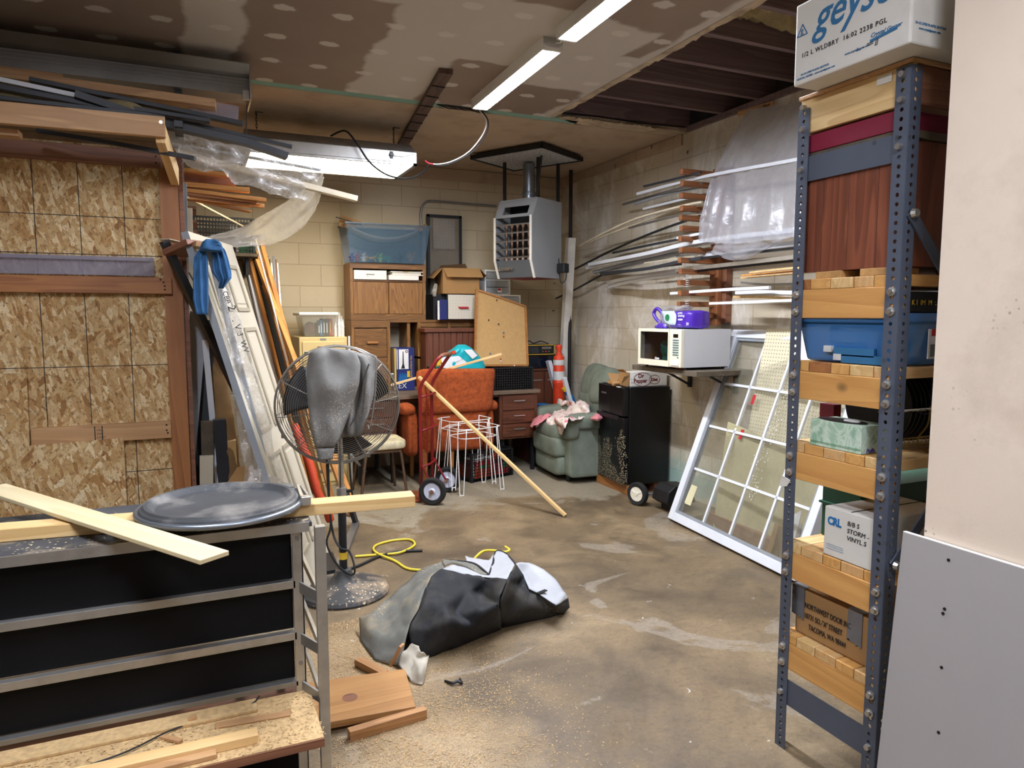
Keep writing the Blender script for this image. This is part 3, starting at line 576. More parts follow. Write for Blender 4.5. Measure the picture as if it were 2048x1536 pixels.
tag(b.build('plastic_sheet', m_film2, sm=True, fixn=False), 'dusty plastic tail twisting from the clear sheet down to the leaning door', 'sheet')
# wood moulding bundle behind the partition
for i, (a, c, h_) in enumerate((((330, 337), (455, 350), .016), ((330, 366), (499, 381), .02), ((330, 376), (532, 401), .016), ((330, 384), (513, 404), .014), ((330, 386), (498, 408), .014), ((330, 390), (527, 413), .016), ((330, 392), (499, 411), .014), ((330, 388), (501, 424), .007))):
    sk(('topmost orange moulding behind the clear plastic sheet', 'thick orange moulding, second from the top of the bundle', 'orange moulding reaching farthest right from the bundle', 'reddish moulding in the middle of the bundle', 'short reddish moulding in the bundle', 'orange moulding in the bundle with its end close to the plastic tail', 'orange moulding low in the bundle', 'thin drooping moulding at the bottom of the bundle')[i],
       AY(*a, 5.4), AY(*c, 5.35+.03*i), .06, h_*1.6, m_redwood if i in (3, 4) else wood('orange_moulding', 'b06a2c', 'd79a52', 1.2) if i == 0 else bpy.data.materials['orange_moulding'], 'wood_moulding', 'moulding', 'wood mouldings racked behind the partition')
sk('wide brown board behind the orange moulding bundle', AY(330, 354, 5.5), AY(470, 364, 5.5), .1, .06, m_brownboard, 'wood_board', 'board')
t = thing('stock_rack', 'dark rack arms holding the mouldings behind the partition', 'rack', (-.05, 5.5, 0)); MB().box((-.12, 5.44, 0), (-.05, 5.52, 2.6)).build('upright', m_brownboard, t, True); MB().box((-.12, 6.2, 0), (-.05, 6.28, 2.6)).build('upright', m_brownboard, t, True)
for z in (2.0, 2.12, 2.19, 2.28): MB().box((-.3, 5.3, z-.02), (.02, 5.62, z)).build('arm', m_brownboard, t, True)
sk('thin white rod slanting across the black wall crate', AY(371, 393, 5.35), AY(490, 455, 6.54), .014, .014, m_beigev, 'rod', 'rod')
sk('grey steel channel standing beside the partition post', AY(366, 366, 5.05), (AY(366, 700, 5.05).x, 5.0, .0), .045, .02, m_grey, 'steel_channel', 'channel'); 
sk('narrow brown and white strip standing right of the grey channel', AY(378, 416, 5.1), (AY(376, 700, 5.1).x, 5.05, 0), .04, .015, m_beigev, 'trim_strip', 'strip')
sk('black steel stud standing behind the partition post', AY(355, 240, 5.15), (AY(357, 700, 5.15).x, 5.15, 0), .06, .03, m_dgrey, 'steel_stud', 'stud')
# upper crate on a dark shelf
t = thing('shelf_board', 'dark narrow shelf board on the back wall under the upper crate', 'shelf', (.22, 6.75, 2.05)); MB().box((-.15, 6.5, 2.05), (.5, D-.005, 2.075)).build('board', m_shelfw, t, True)
for x in (-.05, .4): MB().box((x, 6.6, 1.9), (x+.03, D-.005, 2.05)).build('bracket', m_dgrey, t, True)
def crate(name, label, o, ex, sz, w_=.008, pit=.024):
    t = thing(name, label, 'crate', o, math.atan2(ex[1], ex[0])); W, L, H = sz; b = MB()
    for s, (p, q) in enumerate((((0, 0), (W, 0)), ((W, 0), (W, L)), ((W, L), (0, L)), ((0, L), (0, 0)))):
        d = V((q[0]-p[0], q[1]-p[1], 0)); n = max(4, int(d.length/pit))
        for k in range(n+1): c = V((p[0], p[1], 0))+d*(k/n); b.cbox((c.x, c.y, H/2), (w_, w_, H))
        for z in [H*i/9 for i in range(10)]: b.beam(V((p[0], p[1], z)), V((q[0], q[1], z)), w_*1.6 if z < H*.98 else .02, .006 if z < H*.98 else .014)
    b.build('lattice', m_black, t)
    for x, y in ((0, 0), (W, 0), (W, L), (0, L)): MB().cbox((x, y, H/2), (.022, .022, H)).build('corner_post', m_black, t)
    b = MB()
    for k in range(int(W/.03)): b.cbox((.015+k*.03, L/2, .004), (.012, L, .006))
    for k in range(int(L/.03)): b.cbox((W/2, .015+k*.03, .004), (W, .012, .006))
    b.build('base', m_black, t); return t
crate('milk_crate', 'black crate high on the back wall behind the plastic sheet, holding small packets', (.0, 6.55, 2.08), (1, 0), (.47, .33, .29))
for i, (x, z, c) in enumerate(((.3, 2.13, m_redink), (.38, 2.11, m_grn), (.44, 2.1, m_grn), (.32, 2.24, m_cardw))):
    tag(MB().box((x-.04, 6.6, 2.09), (x+.03, 6.75, z+.08)).build('packet', c, bev=.004), ('red packet in the upper crate', 'green packet in the upper crate beside the red one', 'green packet at the right end of the upper crate', 'pale packet in the middle of the upper crate')[i], 'packet', 'packets in the upper crate')
# ---------------------------------------------------------------- leaning door and company
dm = frame_matrix(V((.73, 4.55, .02)), (-.316, -.949, 0), (-.5, .2, 1.93))
door = thing('panel_door', 'cream six panel door leaning beside the lumber, bottom on the floor behind the bench', 'door'); door.matrix_basis = dm
W, L = .76, 2.03; b = MB(); b.box((0, 0, 0), (W, L, .035)); b.build('slab', m_cream, door, bev=.002)
for (x0, x1) in ((.1, .34), (.42, .66)):
    for (y0, y1) in ((.2, .78), (.93, 1.5), (1.62, 1.88)):
        b = MB(); r = .022
        for p, q in (((x0, y0), (x1, y0)), ((x1, y0), (x1, y1)), ((x1, y1), (x0, y1)), ((x0, y1), (x0, y0))): b.beam((p[0], p[1], -.003), (q[0], q[1], -.003), r, .012)
        b.build('moulding', m_creamg, door); MB().box((x0+.035, y0+.035, -.006), (x1-.035, y1-.035, .001)).build('panel', m_cream, door, bev=.005)
b = MB(); b.box((W, 0, 0), (W+.006, L, .035)); b.build('edge_strip', m_grey, door)
# film wrapped jamb in front of the door
b = MB(); b.grid(*ruled([AY(434, 505, 4.0), AY(482, 650, 4.0), AY(524, 790, 4.0), AY(566, 965, 4.02)], [AY(428, 545, 3.95), AY(455, 700, 3.95), AY(470, 830, 3.95), AY(495, 975, 3.95)], 50, 14, .035, 10, 9))
b.grid(*ruled([AY(500, 930, 3.9), AY(540, 950, 3.9), AY(580, 970, 3.92)], [AY(490, 985, 3.85), AY(540, 1000, 3.85), AY(590, 1000, 3.9)], 20, 8, .04, 9, 3))
o = b.build('plastic_wrap', m_film, sm=True, fixn=False); tag(o, 'loose clear plastic wrap with marker writing hanging down the near edge of the door', 'wrap')
for i, (s, x, y, sz) in enumerate((('CBP', 445, 583, .035), ('2', 455, 612, .055), ('.', 464, 640, .05), ('V', 468, 650, .045), ('3', 474, 666, .04), ('W', 480, 682, .04), ('V', 486, 697, .04))):
    txt('marker_writing', s, sz, AY(x, y, 3.9), V((.22, -.05, -1)), V((.95, .1, .2)), m_ink, o)
sk('grey jamb board wrapped in plastic lying along the near edge of the door', AY(418, 500, 4.02), AZ(600, 1190), .022, .03, m_grey, 'jamb_board', 'board')
# steel angle, brown board, block and towel at the top of the door
t = thing('steel_angle', 'black steel angle slanting down from the partition post behind the towel', 'frame', AY(330, 485, 4.1)); b = MB(); b.beam(AY(328, 482, 4.1), AY(545, 930, 4.3), .05, .035); b.build('bar', m_black, t, True)
MB().beam(AY(328, 478, 4.12), AY(370, 488, 4.3), .06, .004).build('flange', m_beigev, t, True); MB().beam(AY(378, 545, 4.09), AY(430, 640, 4.13), .02, .002).build('bright_edge', m_steel, t, True)
sk('dark brown board lying across the top of the black steel angle', AY(348, 508, 4.12), AY(396, 486, 4.02), .16, .03, m_brownboard, 'wood_board', 'board')
sk('short pale block on top of the leaning door holding the towel', AY(387, 488, 3.97), AY(442, 503, 4.0), .1, .028, m_fir, 'wood_block', 'block')
def pxrows(L_, y): return [(-p[1], p[0], p[2]) for p in L_]   # (py, left px, right px) kept for readability
def pxcloth(name, label, cat, rows, y, front, mat, nu=18, nv=26, fold=None, parent=None, back=.012):
    o = AY(1024, 768, y); ex = (AY(1034, 768, y)-o)/10; ey = (AY(1024, 758, y)-o)/10
    b = MB(); R_ = [(768-py, None) for py, l, r in rows]; o2 = V((0, 0, 0))
    # rows are measured on the plane Y = y, where the cloth hangs
    W_ = [AY(l, py, y) for py, l, r in rows]; Z_ = [AY(r, py, y) for py, l, r in rows]
    rr = [(a.z, a.x, c.x) for a, c in zip(W_, Z_)]
    b.rows(rr, (0, y, 0), (1, 0, 0), (0, 0, 1), (0, -1, 0), front, back, nu, nv, fold)
    o = b.build(name, mat, parent, bool(parent), sm=True)
    return o if parent else tag(o, label, cat)
tw = thing('towel', 'blue cloth slung over the pale block at the top of the leaning door', 'towel', AY(420, 560, 3.9))
fl = lambda k, a: (lambda u, v: a*sin(u*k+v*2)+a*.7*noise.noise(V((u*4, v*6, k))))
pxcloth('hanging_fold', 0, 0, [(500, 396, 412), (515, 388, 416), (560, 386, 417), (600, 386, 417), (629, 392, 416)], 3.9, .008, m_bluecl, fold=fl(14, .01), parent=tw)
pxcloth('hanging_fold', 0, 0, [(486, 410, 438), (498, 420, 450), (515, 425, 456), (545, 425, 463), (556, 432, 463), (563, 438, 457), (577, 437, 447)], 3.92, .014, m_bluecl, fold=fl(17, .016), parent=tw)
pxcloth('top_fold', 0, 0, [(478, 412, 430), (484, 404, 442), (494, 400, 446), (503, 398, 446)], 3.88, .05, m_bluecl, fold=fl(6, .01), parent=tw)
# lumber standing behind the bench, left to right
L_ = [('grey blue metal channel leaning at the left of the lumber behind the bench', (398, 625, 4.75), (352, 1150), .1, .04, m_grey, 'metal_channel', 'channel'), ('charcoal vinyl trim bundle leaning behind the grey blue channel', (412, 640, 4.8), (375, 1130), .12, .05, m_dgrey, 'vinyl_trim', 'trim'),
 ('thin beige strip crossing in front of the grey blue channel', (362, 600, 4.6), (378, 1140), .02, .012, m_beigev, 'trim_strip', 'strip'), ('aluminium bar wrapped in film beside the charcoal trim', (408, 690, 4.78), (380, 1120), .05, .03, m_alu, 'metal_bar', 'bar'),
 ('slim white strip crossing to the right of the film wrapped bar', (410, 680, 4.7), (452, 1130), .035, .015, m_whitev, 'trim_strip', 'strip'), ('cream board end standing low behind the barrel lid', (413, 912, 4.5), (413, 1130), .075, .03, m_cream, 'wood_board', 'board'),
 ('weathered grey board standing above the cream board end', (414, 842, 4.6), (420, 1120), .07, .03, m_shelfw, 'wood_board', 'board'), ('dark grey slab standing left of the paper roll', (438, 838, 4.6), (462, 1120), .07, .04, m_dgrey, 'slab', 'slab'),
 ('brown timber standing behind the slim white strip', (425, 690, 5.0), (440, 1100), .09, .04, m_brownboard, 'timber', 'timber'), ('pine batten standing right of the paper roll', (463, 880, 4.6), (475, 1110), .05, .03, m_pine, 'batten', 'batten')]
for lab, tp, bt, w_, h_, m, nm, ct in L_: sk(lab, AY(*tp), AZ(*bt, .01), w_, h_, m, nm, ct, 'lumber standing behind the bench')
b = MB(); P = bez([AY(428, 690, 4.85), AY(440, 790, 4.75), AY(455, 880, 4.65), AZ(485, 1110, .02)], 10); b.tube(P, [.055+.012*noise.noise(V((i*.7, 0, 0))) for i in range(len(P))], 12); o = b.build('paper_roll', m_kraft, sm=True); tag(o, 'crumpled roll of brown kraft paper leaning behind the plastic wrap', 'roll')
t = thing('cardboard_sheet', 'brown cardboard flap standing behind the barrel lid', 'cardboard', AZ(500, 1100)); MB().prism([AY(455, 965, 4.2), AY(475, 935, 4.25), AY(505, 930, 4.25), AY(520, 985, 4.2), AY(455, 1010, 4.2)], (0, 0, 0), (0, .01, 0)).build('flap', m_card, t, True)
# mouldings leaning on the back wall
wl = [('white panel leaning on the back wall behind the door top', (490, 500, 6.8), (600, 985), .06, .02, m_whitev), ('grey panel edge leaning behind the door', (488, 508, 6.9), (598, 980), .05, .02, m_grey), ('orange board leaning beside the white panel', (498, 512, 6.75), (622, 985), .04, .025, 'o'), ('black strip leaning between two orange boards', (507, 510, 6.78), (632, 985), .06, .02, m_black),
 ('orange board in front of the black strip', (515, 503, 6.7), (650, 1005), .04, .03, 'o'), ('tall orange plank with a rounded top, highest of the leaning boards', (522, 484, 6.72), (668, 1010), .04, .02, 'o'), ('orange notched board crossing in front of the tall plank', (514, 520, 6.5), (704, 1030), .042, .03, 'o'), ('second orange notched board ending on the floor by the fan post', (529, 570, 6.45), (712, 1020), .042, .03, 'o')]
for lab, tp, bt, w_, h_, m in wl: sk(lab, AY(*tp), AZ(*bt, .012), w_, h_, bpy.data.materials['orange_moulding'] if m == 'o' else m, 'leaning_board', 'board', 'boards leaning by the door')
for i, x in enumerate((534, 538, 543, 547, 551, 554)):
    sk(('dark', 'black', 'steel', 'grey', 'rusty', 'bright')[i]+' metal strip in the bundle leaning by the tan cabinet', AY(x, 512+(i % 3)*7, 6.95), AY(x+14+i, 760, 6.6), .02, .015, (m_dgrey, m_black, m_alu, m_grey, m_brownboard, m_steel)[i], 'metal_strip', 'strip', 'metal strips leaning by the tan cabinet')
sk('thin white rod leaning in front of the orange planks', AY(511, 478, 6.4), AY(575, 725, 6.1), .012, .012, m_white, 'rod', 'rod')
sk('pale batten slanting down in front of the vinyl chair', AY(672, 878, 4.9), AZ(733, 945), .02, .015, m_whitev, 'batten', 'batten')
cord('extension_cord', 'thick orange cord hanging behind the fan beside the door', 'cord', [AY(588, 850, 4.9), AY(600, 880, 4.85), AY(620, 930, 4.8), AY(635, 985, 4.75), AY(650, 1010, 4.75), AY(660, 1040, 4.8)], .03, m_orcord)
stick('steel_angle', 'dark steel angle lying from the leaning boards to the floor behind the fan post', 'angle', AY(692, 985, 5.0), AZ(712, 1047, .02), .035, .03, m_dgrey)
stick('aluminium_bar', 'dull aluminium bar lying on the floor behind the fan post', 'bar', AZ(712, 1045, .02), AZ(650, 1205, .02), .05, .03, m_alud)
stick('black_block', 'black scrap block on the floor between door and fan base', 'block', AZ(650, 1115, .03), AZ(662, 1150, .03), .1, .06, m_black)
# ---------------------------------------------------------------- black panelled bench in the foreground
bn = thing('workbench', 'long black panelled shelving bench with aluminium frame in the left foreground', 'bench', (-.6, 2.4, 0))
BX0, BX1, FY, RY = -1.7, .295, 2.256, 2.70
B('top', m_dbench, (BX0, FY-.012, .885), (BX1+.01, RY, .9), bn, .002, True)
MB().box((BX0, FY-.02, .872), (BX1+.0, FY-.012, .902)).build('front_edge', m_alu, bn, True)
for z0, z1 in ((.715, .873), (.55, .69), (.385, .52)): MB().box((BX0, FY+.02, z0), (.243, FY+.032, z1)).build('panel', m_blackp, bn, True)
for z in (.69, .52): MB().box((BX0, FY-.004, z-.001), (.25, FY+.03, z+.024)).build('rail', m_alu, bn, True, .001)
for z in (.365,): MB().box((BX0, FY-.004, z), (.25, FY+.03, z+.016)).build('rail', m_alud, bn, True, .001)
b = MB(); b.box((.243, FY-.004, .05), (.275, FY+.01, .885)); b.box((.27, FY-.004, .05), (.275, FY+.03, .885)); b.build('end_upright', m_alu, bn, True, .001)
b = MB()
for z in (.85, .44): b.cyl((.259, FY-.007, z), (.259, FY-.002, z), .007, 12)
b.build('rivet', m_alud, bn, True)
MB().box((.302, 2.165, .0), (.334, 2.19, .905)).build('leg', m_alu, bn, True, .002); MB().box((.29, RY-.03, 0), (.32, RY, .885)).build('leg', m_alu, bn, True, .002); MB().box((BX0, FY, 0), (BX0+.03, FY+.03, .885)).build('leg', m_alu, bn, True)
for z in (.69, .52, .36): MB().beam((.262, FY-.0, z), (.306, 2.18, z-.01), .006, .035).build('bracket', m_alud, bn, True)
b = MB()
for z in (.69, .52, .355): b.beam((.31, 2.19, z), (.305, RY-.02, z), .01, .025)
b.build('side_rail', m_alu, bn, True)
MB().box((BX0, 1.965, .318), (.285, 2.30, .342)).build('lower_shelf', m_brownboard, bn, True); MB().box((BX0, 1.97, .342), (.284, 2.255, .3445)).build('sawdust_coat', pm('sawdust', 'c3a373', .95, var=.2, vs=60, bump=.6, bs=90), bn, True)
m_sd = bpy.data.materials['sawdust']
MB().box((BX0, FY+.002, .05), (.25, FY+.02, .318)).build('kick_panel', m_blackp, bn, True)
b = MB(); b.prism([(.2, 2.66, .9), (.3, 2.66, .9), (.3, 2.72, .9), (.2, 2.72, .9)], (0, 0, 0), (0, 0, .02)); b.prism([(.25, 2.5, .9), (.31, 2.48, .9), (.33, 2.56, .92), (.27, 2.6, .93)], (0, 0, 0), (0, 0, .006)); b.build('corner_plate', m_galv, bn, True)
# things on the bench
sk('pale pine stud on the bench running under the barrel lid and out to the right', (-.62, 2.44, .92), (.655, 2.315, .92), .08, .038, m_pine, 'stud', 'stud')
sk('thin pale plywood strip lying askew over the front edge of the bench', (-.66, 2.86, .967), (.016, 1.9, .935), .085, .013, m_ply, 'plywood_strip', 'plywood')
ld = thing('barrel_lid', 'grey plastic drum lid with galvanised clamp ring lying on the bench', 'lid', (.047, 2.375, .940))
MB().lathe([(.0, .014), (.188, .014), (.196, .017), (.211, .032), (.222, .033), (.226, .026), (.233, .024), (.236, .018), (.236, .0), (.2, .0)][::-1], 72).build('lid', m_lid, ld, sm=35)
b = MB(); b.tube([(.241*cos(2*pi*k/72), .241*sin(2*pi*k/72), .009) for k in range(72)], .0095, 10, True); b.build('clamp_ring', m_galv, ld, sm=True)
b = MB(); b.beam((.238, -.08, .016), (.243, .08, .026), .012, .018); b.beam((.256, -.05, .026), (.25, .06, .03), .008, .014); b.cbox((.248, -.07, .016), (.03, .03, .028)); b.cbox((.246, .065, .016), (.03, .025, .028)); b.build('clamp_lever', m_steel, ld, bev=.002)
# offcuts and litter on the lower shelf
sk('long split offcut lying in the sawdust on the lower shelf of the bench', (-.9, 2.03, .358), (.11, 2.035, .358), .045, .026, m_fir2, 'offcut', 'offcut', 'offcuts on the lower shelf'); sk('thin dark offcut under the long split one on the lower shelf', (-.45, 1.985, .352), (.0, 2.0, .352), .03, .014, m_fir, 'offcut', 'offcut', 'offcuts on the lower shelf')
sk('short chip leaning on the black cord on the lower shelf', (-.14, 2.15, .35), (-.09, 2.1, .352), .016, .01, m_fir, 'offcut', 'offcut', 'offcuts on the lower shelf'); sk('flat thin offcut near the right end of the lower shelf', (.0, 2.15, .348), (.21, 2.13, .348), .03, .006, m_fir, 'offcut', 'offcut', 'offcuts on the lower shelf')
sk('wide pale board flat at the back of the lower shelf', (-.8, 2.21, .35), (.12, 2.215, .35), .07, .01, m_sd, 'offcut', 'offcut', 'offcuts on the lower shelf'); sk('small stub of wood standing beside the cord', (-.07, 2.2, .35), (-.05, 2.2, .36), .015, .02, m_fir, 'offcut', 'offcut', 'offcuts on the lower shelf')
cord('cord', 'thin black cord snaking across the lower shelf of the bench', 'cord', [(-.5, 2.05, .35), (-.25, 2.1, .352), (-.12, 2.17, .352), (.0, 2.2, .352), (.1, 2.22, .352), (.13, 2.23, .37)], .0025, m_blackc)
# ---------------------------------------------------------------- pedestal fan
FX, FYY = .69, 3.88
fan = thing('pedestal_fan', 'large pedestal fan with a wire guard and round dusty base, hooded top draped on it', 'fan', (FX, FYY, 0))
m_base = pm('dusty_base', '3c3b3a', .6, var=.3, vs=6, dirt=('b0987a', .85, 6), specks=('d9c49a', 50, .45))
MB().lathe([(.245, 0), (.25, .012), (.24, .03), (.2, .045), (.13, .06), (.075, .075), (.055, .1), (.042, .135), (.032, .14), (.0, .14)], 56).build('base', m_base, fan, sm=40)
MB().cyl((0, 0, .12), (0, 0, .58), .0225, 24).build('lower_pole', m_blackm, fan, sm=40); MB().cyl((0, 0, .58), (0, 0, 1.0), .016, 24).build('upper_pole', m_chrome, fan, sm=40)
MB().cyl((0, 0, .56), (0, 0, .6), .028, 24).build('collar', m_alu, fan, sm=40); MB().cyl((0, 0, .195), (0, 0, .235), .0232, 24).build('warning_sticker', m_yel, fan, sm=40); MB().box((.02, -.012, .57), (.05, .012, .585)).build('clamp_knob', m_black, fan)
HZ = 1.06; HM = Matrix.Translation((-.012, -.03, HZ)) @ Matrix.Rotation(R(-8), 4, 'Z') @ Matrix.Rotation(R(97), 4, 'X')   # local z points at the viewer
def guard(name, s, dep, r1, n):
    b = MB(HM)
    for k in range(n):
        r = .05+(r1-.05)*(k+1)/n; q = sqrt(max(0, 1-(r/r1)**2*.96)); z = s*(dep*q if True else 0)
        b.tube([(r*cos(2*pi*i/56), r*sin(2*pi*i/56), z) for i in range(56)], .0016, 5, True)
    for k in range(10):
        a = 2*pi*k/10+.15; P = [(r*cos(a), r*sin(a), s*(dep*sqrt(max(0, 1-(r/r1)**2*.96))+.003)) for r in [.04+(r1-.04)*i/10 for i in range(11)]]; b.tube(P, .0026, 5)
    b.build(name, m_gunm, fan)
guard('front_guard', 1, .07, .325, 24); guard('rear_guard', -1, .15, .325, 24)
b = MB(HM); b.tube([(.327*cos(2*pi*i/64), .327*sin(2*pi*i/64), 0) for i in range(64)], .006, 8, True); b.tube([(.327*cos(2*pi*i/64), .327*sin(2*pi*i/64), -.03) for i in range(64)], .004, 8, True); b.build('guard_band', m_gunm, fan)
for k in range(4):
    a = pi*2*k/4+.5; MB(HM).cbox((.33*cos(a), .33*sin(a), -.01), (.02, .02, .03)).build('guard_clip', m_gunm, fan)
for k in range(3):
    b = MB(HM); a0 = 2*pi*k/3+.35
    def bl(u, v, a0=a0): r = .05+.235*v; a = a0+(u-.5)*(1.25-.25*v)+.35*v; return (r*cos(a), r*sin(a), -.02+.07*(u-.5))
    b.grid(bl, 12, 10, .004, (0, 0, -1)); b.build('blade', m_black, fan, sm=True)
b = MB(HM); b.lathe([(.045, .04), (.05, .03), (.05, -.01), (.085, -.04), (.085, -.17), (.06, -.19)], 28); b.build('motor', m_black, fan, sm=40); b = MB(HM); b.lathe([(.03, .075), (.05, .07), (.05, .066), (.0, .064)], 24); b.build('hub_badge', m_gunm, fan, sm=40)
MB().tube(bez([(0, .1, .98), (-.06, .06, .85), (-.07, .02, .62), (-.065, -.01, .4), (-.09, -.02, .3), (-.04, -.04, .18), (.03, -.06, .12), (.05, -.07, .15), (.03, -.03, .24), (-.02, -.03, .27), (-.05, .02, .35), (-.06, .05, .55), (-.05, .1, .9)]), .006, 6).build('power_cord', m_blackc, fan, sm=True)
pc = MB().tube(bez([AY(692, 815, 4.05), AY(697, 900, 4.2), AY(700, 940, 4.2), AY(704, 985, 4.2), AY(709, 1008, 4.2)]), .006, 6).build('power_cord', m_blackc, fan, True, sm=True); MB().beam(AY(709, 1005, 4.2), AY(713, 1018, 4.2), .03, .02).build('plug', m_black, pc, True, .003)
# hooded top
hd = thing('hooded_top', 'grey hooded top dusted with sawdust, draped over the front of the fan guard', 'clothing', AY(690, 800, 3.75))
FY0 = 3.77
pxcloth('body', 0, 0, [(704, 660, 690), (708, 640, 735), (713, 640, 753), (730, 645, 755), (760, 650, 753), (800, 655, 747), (830, 660, 738), (850, 664, 728), (862, 667, 725), (876, 670, 722)], FY0, .05, m_hood, 30, 34, lambda u, v: .035*sin(u*15+v*4)+.03*abs(noise.noise(V((u*5, v*3, 2)))), hd, .03)
pxcloth('sleeve', 0, 0, [(696, 640, 658), (699, 628, 690), (706, 618, 712), (730, 614, 722), (770, 613, 719), (810, 616, 708), (845, 620, 694), (875, 626, 682), (893, 631, 672), (898, 633, 671)], FY0-.075, .05, m_hood, 26, 36, lambda u, v: .035*noise.noise(V((u*3, v*4, 7)))+.014*sin(u*9+v*7)*v, hd, .03)
pxcloth('cuff', 0, 0, [(896, 634, 669), (903, 634, 669), (912, 635, 667), (921, 636, 666)], FY0-.08, .03, m_hood, 20, 14, lambda u, v: .004*sin(u*60), hd, .02)
pxcloth('hood_lining', 0, 0, [(716, 625, 640), (724, 614, 640), (745, 611, 640), (770, 614, 635), (792, 622, 640)], FY0-.02, .03, m_hoodl, 16, 18, fl(7, .008), hd)
b = MB(); b.tube(bez([AY(744, 712, FY0-.05), AY(752, 718, FY0-.06), AY(752, 760, FY0-.06), AY(749, 800, FY0-.06), AY(742, 845, FY0-.06), AY(736, 858, FY0-.06)]), .004, 6); b.build('zipper', m_gunm, hd, True)
b = MB(); b.tube(bez([AY(738, 728, FY0-.09), AY(728, 760, FY0-.1), AY(722, 800, FY0-.1), AY(712, 830, FY0-.1), AY(700, 852, FY0-.1)]), .0035, 6); b.build('seam', pm('dark_seam', '3d3b38', .95), hd, True)
b = MB(); b.tube([AY(735, 850, FY0-.07), AY(737, 858, FY0-.07)], .006, 6); b.build('drawstring_tip', m_steel, hd, True)
# ---------------------------------------------------------------- crumpled cover on the floor
cv = thing('equipment_cover', 'crumpled black and grey fabric cover lying on the concrete', 'cover', (1.2, 3.3, 0))
def cover(name, outline, peaks, mat, seed, amp=.05, fr=3.0, nr=22, lift=0, par=None):
    Q = bez(outline+[outline[0]], 8)[:-1]; n = len(Q); cx = sum(p.x for p in Q)/n; cy = sum(p.y for p in Q)/n; vs = []
    def hgt(x, y, t):
        h = max(a*math.exp(-(((x-px)/sx)**2+((y-py)/sy)**2)) for px, py, sx, sy, a in peaks)
        rg = 0
        for k in range(4):
            an = seed*1.7+k*1.1; s_ = (x*cos(an)+y*sin(an))*fr*(1+.4*k)+noise.noise(V((x*2, y*2, seed+k)))*1.1
            rg += abs((s_ % 1)-.5)*2/(1+k)
        e = min(1, (1-t)*4)
        return lift+e*(h+amp*(rg-.8))+.004
    for j in range(nr+1):
        t = j/nr
        for i in range(n):
            x, y = cx+(Q[i].x-cx)*t, cy+(Q[i].y-cy)*t; z = max(.002, hgt(x, y, t)) if j < nr else .002+lift; vs.append((x, y, z))
    b = MB(); b.add(vs, [(j*n+i, j*n+(i+1) % n, (j+1)*n+(i+1) % n, (j+1)*n+i) for j in range(nr) for i in range(n)]); b.build(name, mat, par or cv, True, sm=32, fixn=False)
m_cvb = pm('black_canvas', '16171a', .8, var=.25, vs=4, bump=.2, bs=200, dirt=('57503f', .45, 4), specks=('c9b48a', 80, .62)); m_cvg = pm('grey_canvas', '68675f', .9, var=.15, vs=5, bump=.2, bs=200, dirt=('a4916c', .6, 5), specks=('dcc89c', 75, .45)); m_cvl = pm('pale_lining', 'a6a7aa', .85, var=.06, vs=5, bump=.25, bs=160)
from mathutils.geometry import delaunay_2d_cdt
def patch(name, mat, rim, inner, amp=.012, fr=7, seed=0, cuts=4, par=None):   # cloth panel: points given by where they are seen and their height
    pts = rim+inner; n = len(rim)
    vs2, _, tris, *_r = delaunay_2d_cdt([V((p[0], p[1])) for p in pts], [(i, (i+1) % n) for i in range(n)], [], 1, .01)
    bm = bmesh.new(); lut = {(round(p[0]), round(p[1])): p[2] for p in pts}
    bv = [bm.verts.new(AZ(v.x, v.y, lut.get((round(v.x), round(v.y)), .1))) for v in vs2]
    for t in tris: bm.faces.new([bv[k] for k in t])
    bmesh.ops.subdivide_edges(bm, edges=bm.edges[:], cuts=cuts, use_grid_fill=True, smooth=.35)
    bmesh.ops.smooth_vert(bm, verts=[v for v in bm.verts if not v.is_boundary], factor=.5, use_axis_x=True, use_axis_y=True, use_axis_z=True)
    for v in bm.verts:
        k = amp*(noise.noise(v.co*fr+V((seed, 0, 0)))+.7*(abs(noise.noise(v.co*fr*1.7+V((0, seed, 0))))*2-.5))
        v.co.z = max(.003, v.co.z+k)
    me = bpy.data.meshes.new(name); bm.to_mesh(me); bm.free(); me.materials.append(mat); me.transform(wmx(par or cv).inverted()); me.shade_smooth()
    o = bpy.data.objects.new(name, me); S.collection.objects.link(o); o.parent = par or cv; k = o.modifiers.new('t', 'SOLIDIFY'); k.thickness = .004; return o
patch('grey_side', m_cvg, [(720, 1237, .06), (740, 1229, .1), (780, 1196, .12), (830, 1150, .17), (862, 1130, .2), (884, 1122, .21), (890, 1135, .24), (862, 1157, .25), (850, 1180, .23), (838, 1215, .2), (820, 1246, .15), (816, 1262, .13), (806, 1306, .06), (795, 1332, .01), (750, 1322, .0), (722, 1285, .0)], [(770, 1240, .09), (800, 1235, .13), (760, 1275, .07), (790, 1270, .1), (735, 1255, .07), (815, 1200, .17), (840, 1165, .21)], .014, 6, 1)
patch('black_side', m_cvb, [(862, 1157, .255), (884, 1142, .26), (930, 1149, .245), (970, 1156, .25), (1014, 1161, .28), (1000, 1190, .24), (998, 1210, .2), (1002, 1245, .06), (1001, 1259, .0), (930, 1288, .0), (857, 1316, .0), (840, 1306, .04), (822, 1290, .08), (818, 1262, .14), (822, 1245, .17), (840, 1214, .22), (851, 1180, .24)], [(880, 1170, .24), (888, 1210, .22), (900, 1240, .19), (935, 1185, .19), (958, 1190, .16), (965, 1226, .2), (985, 1172, .24), (945, 1255, .12), (890, 1275, .1), (850, 1262, .13), (910, 1225, .15)], .016, 8, 2)
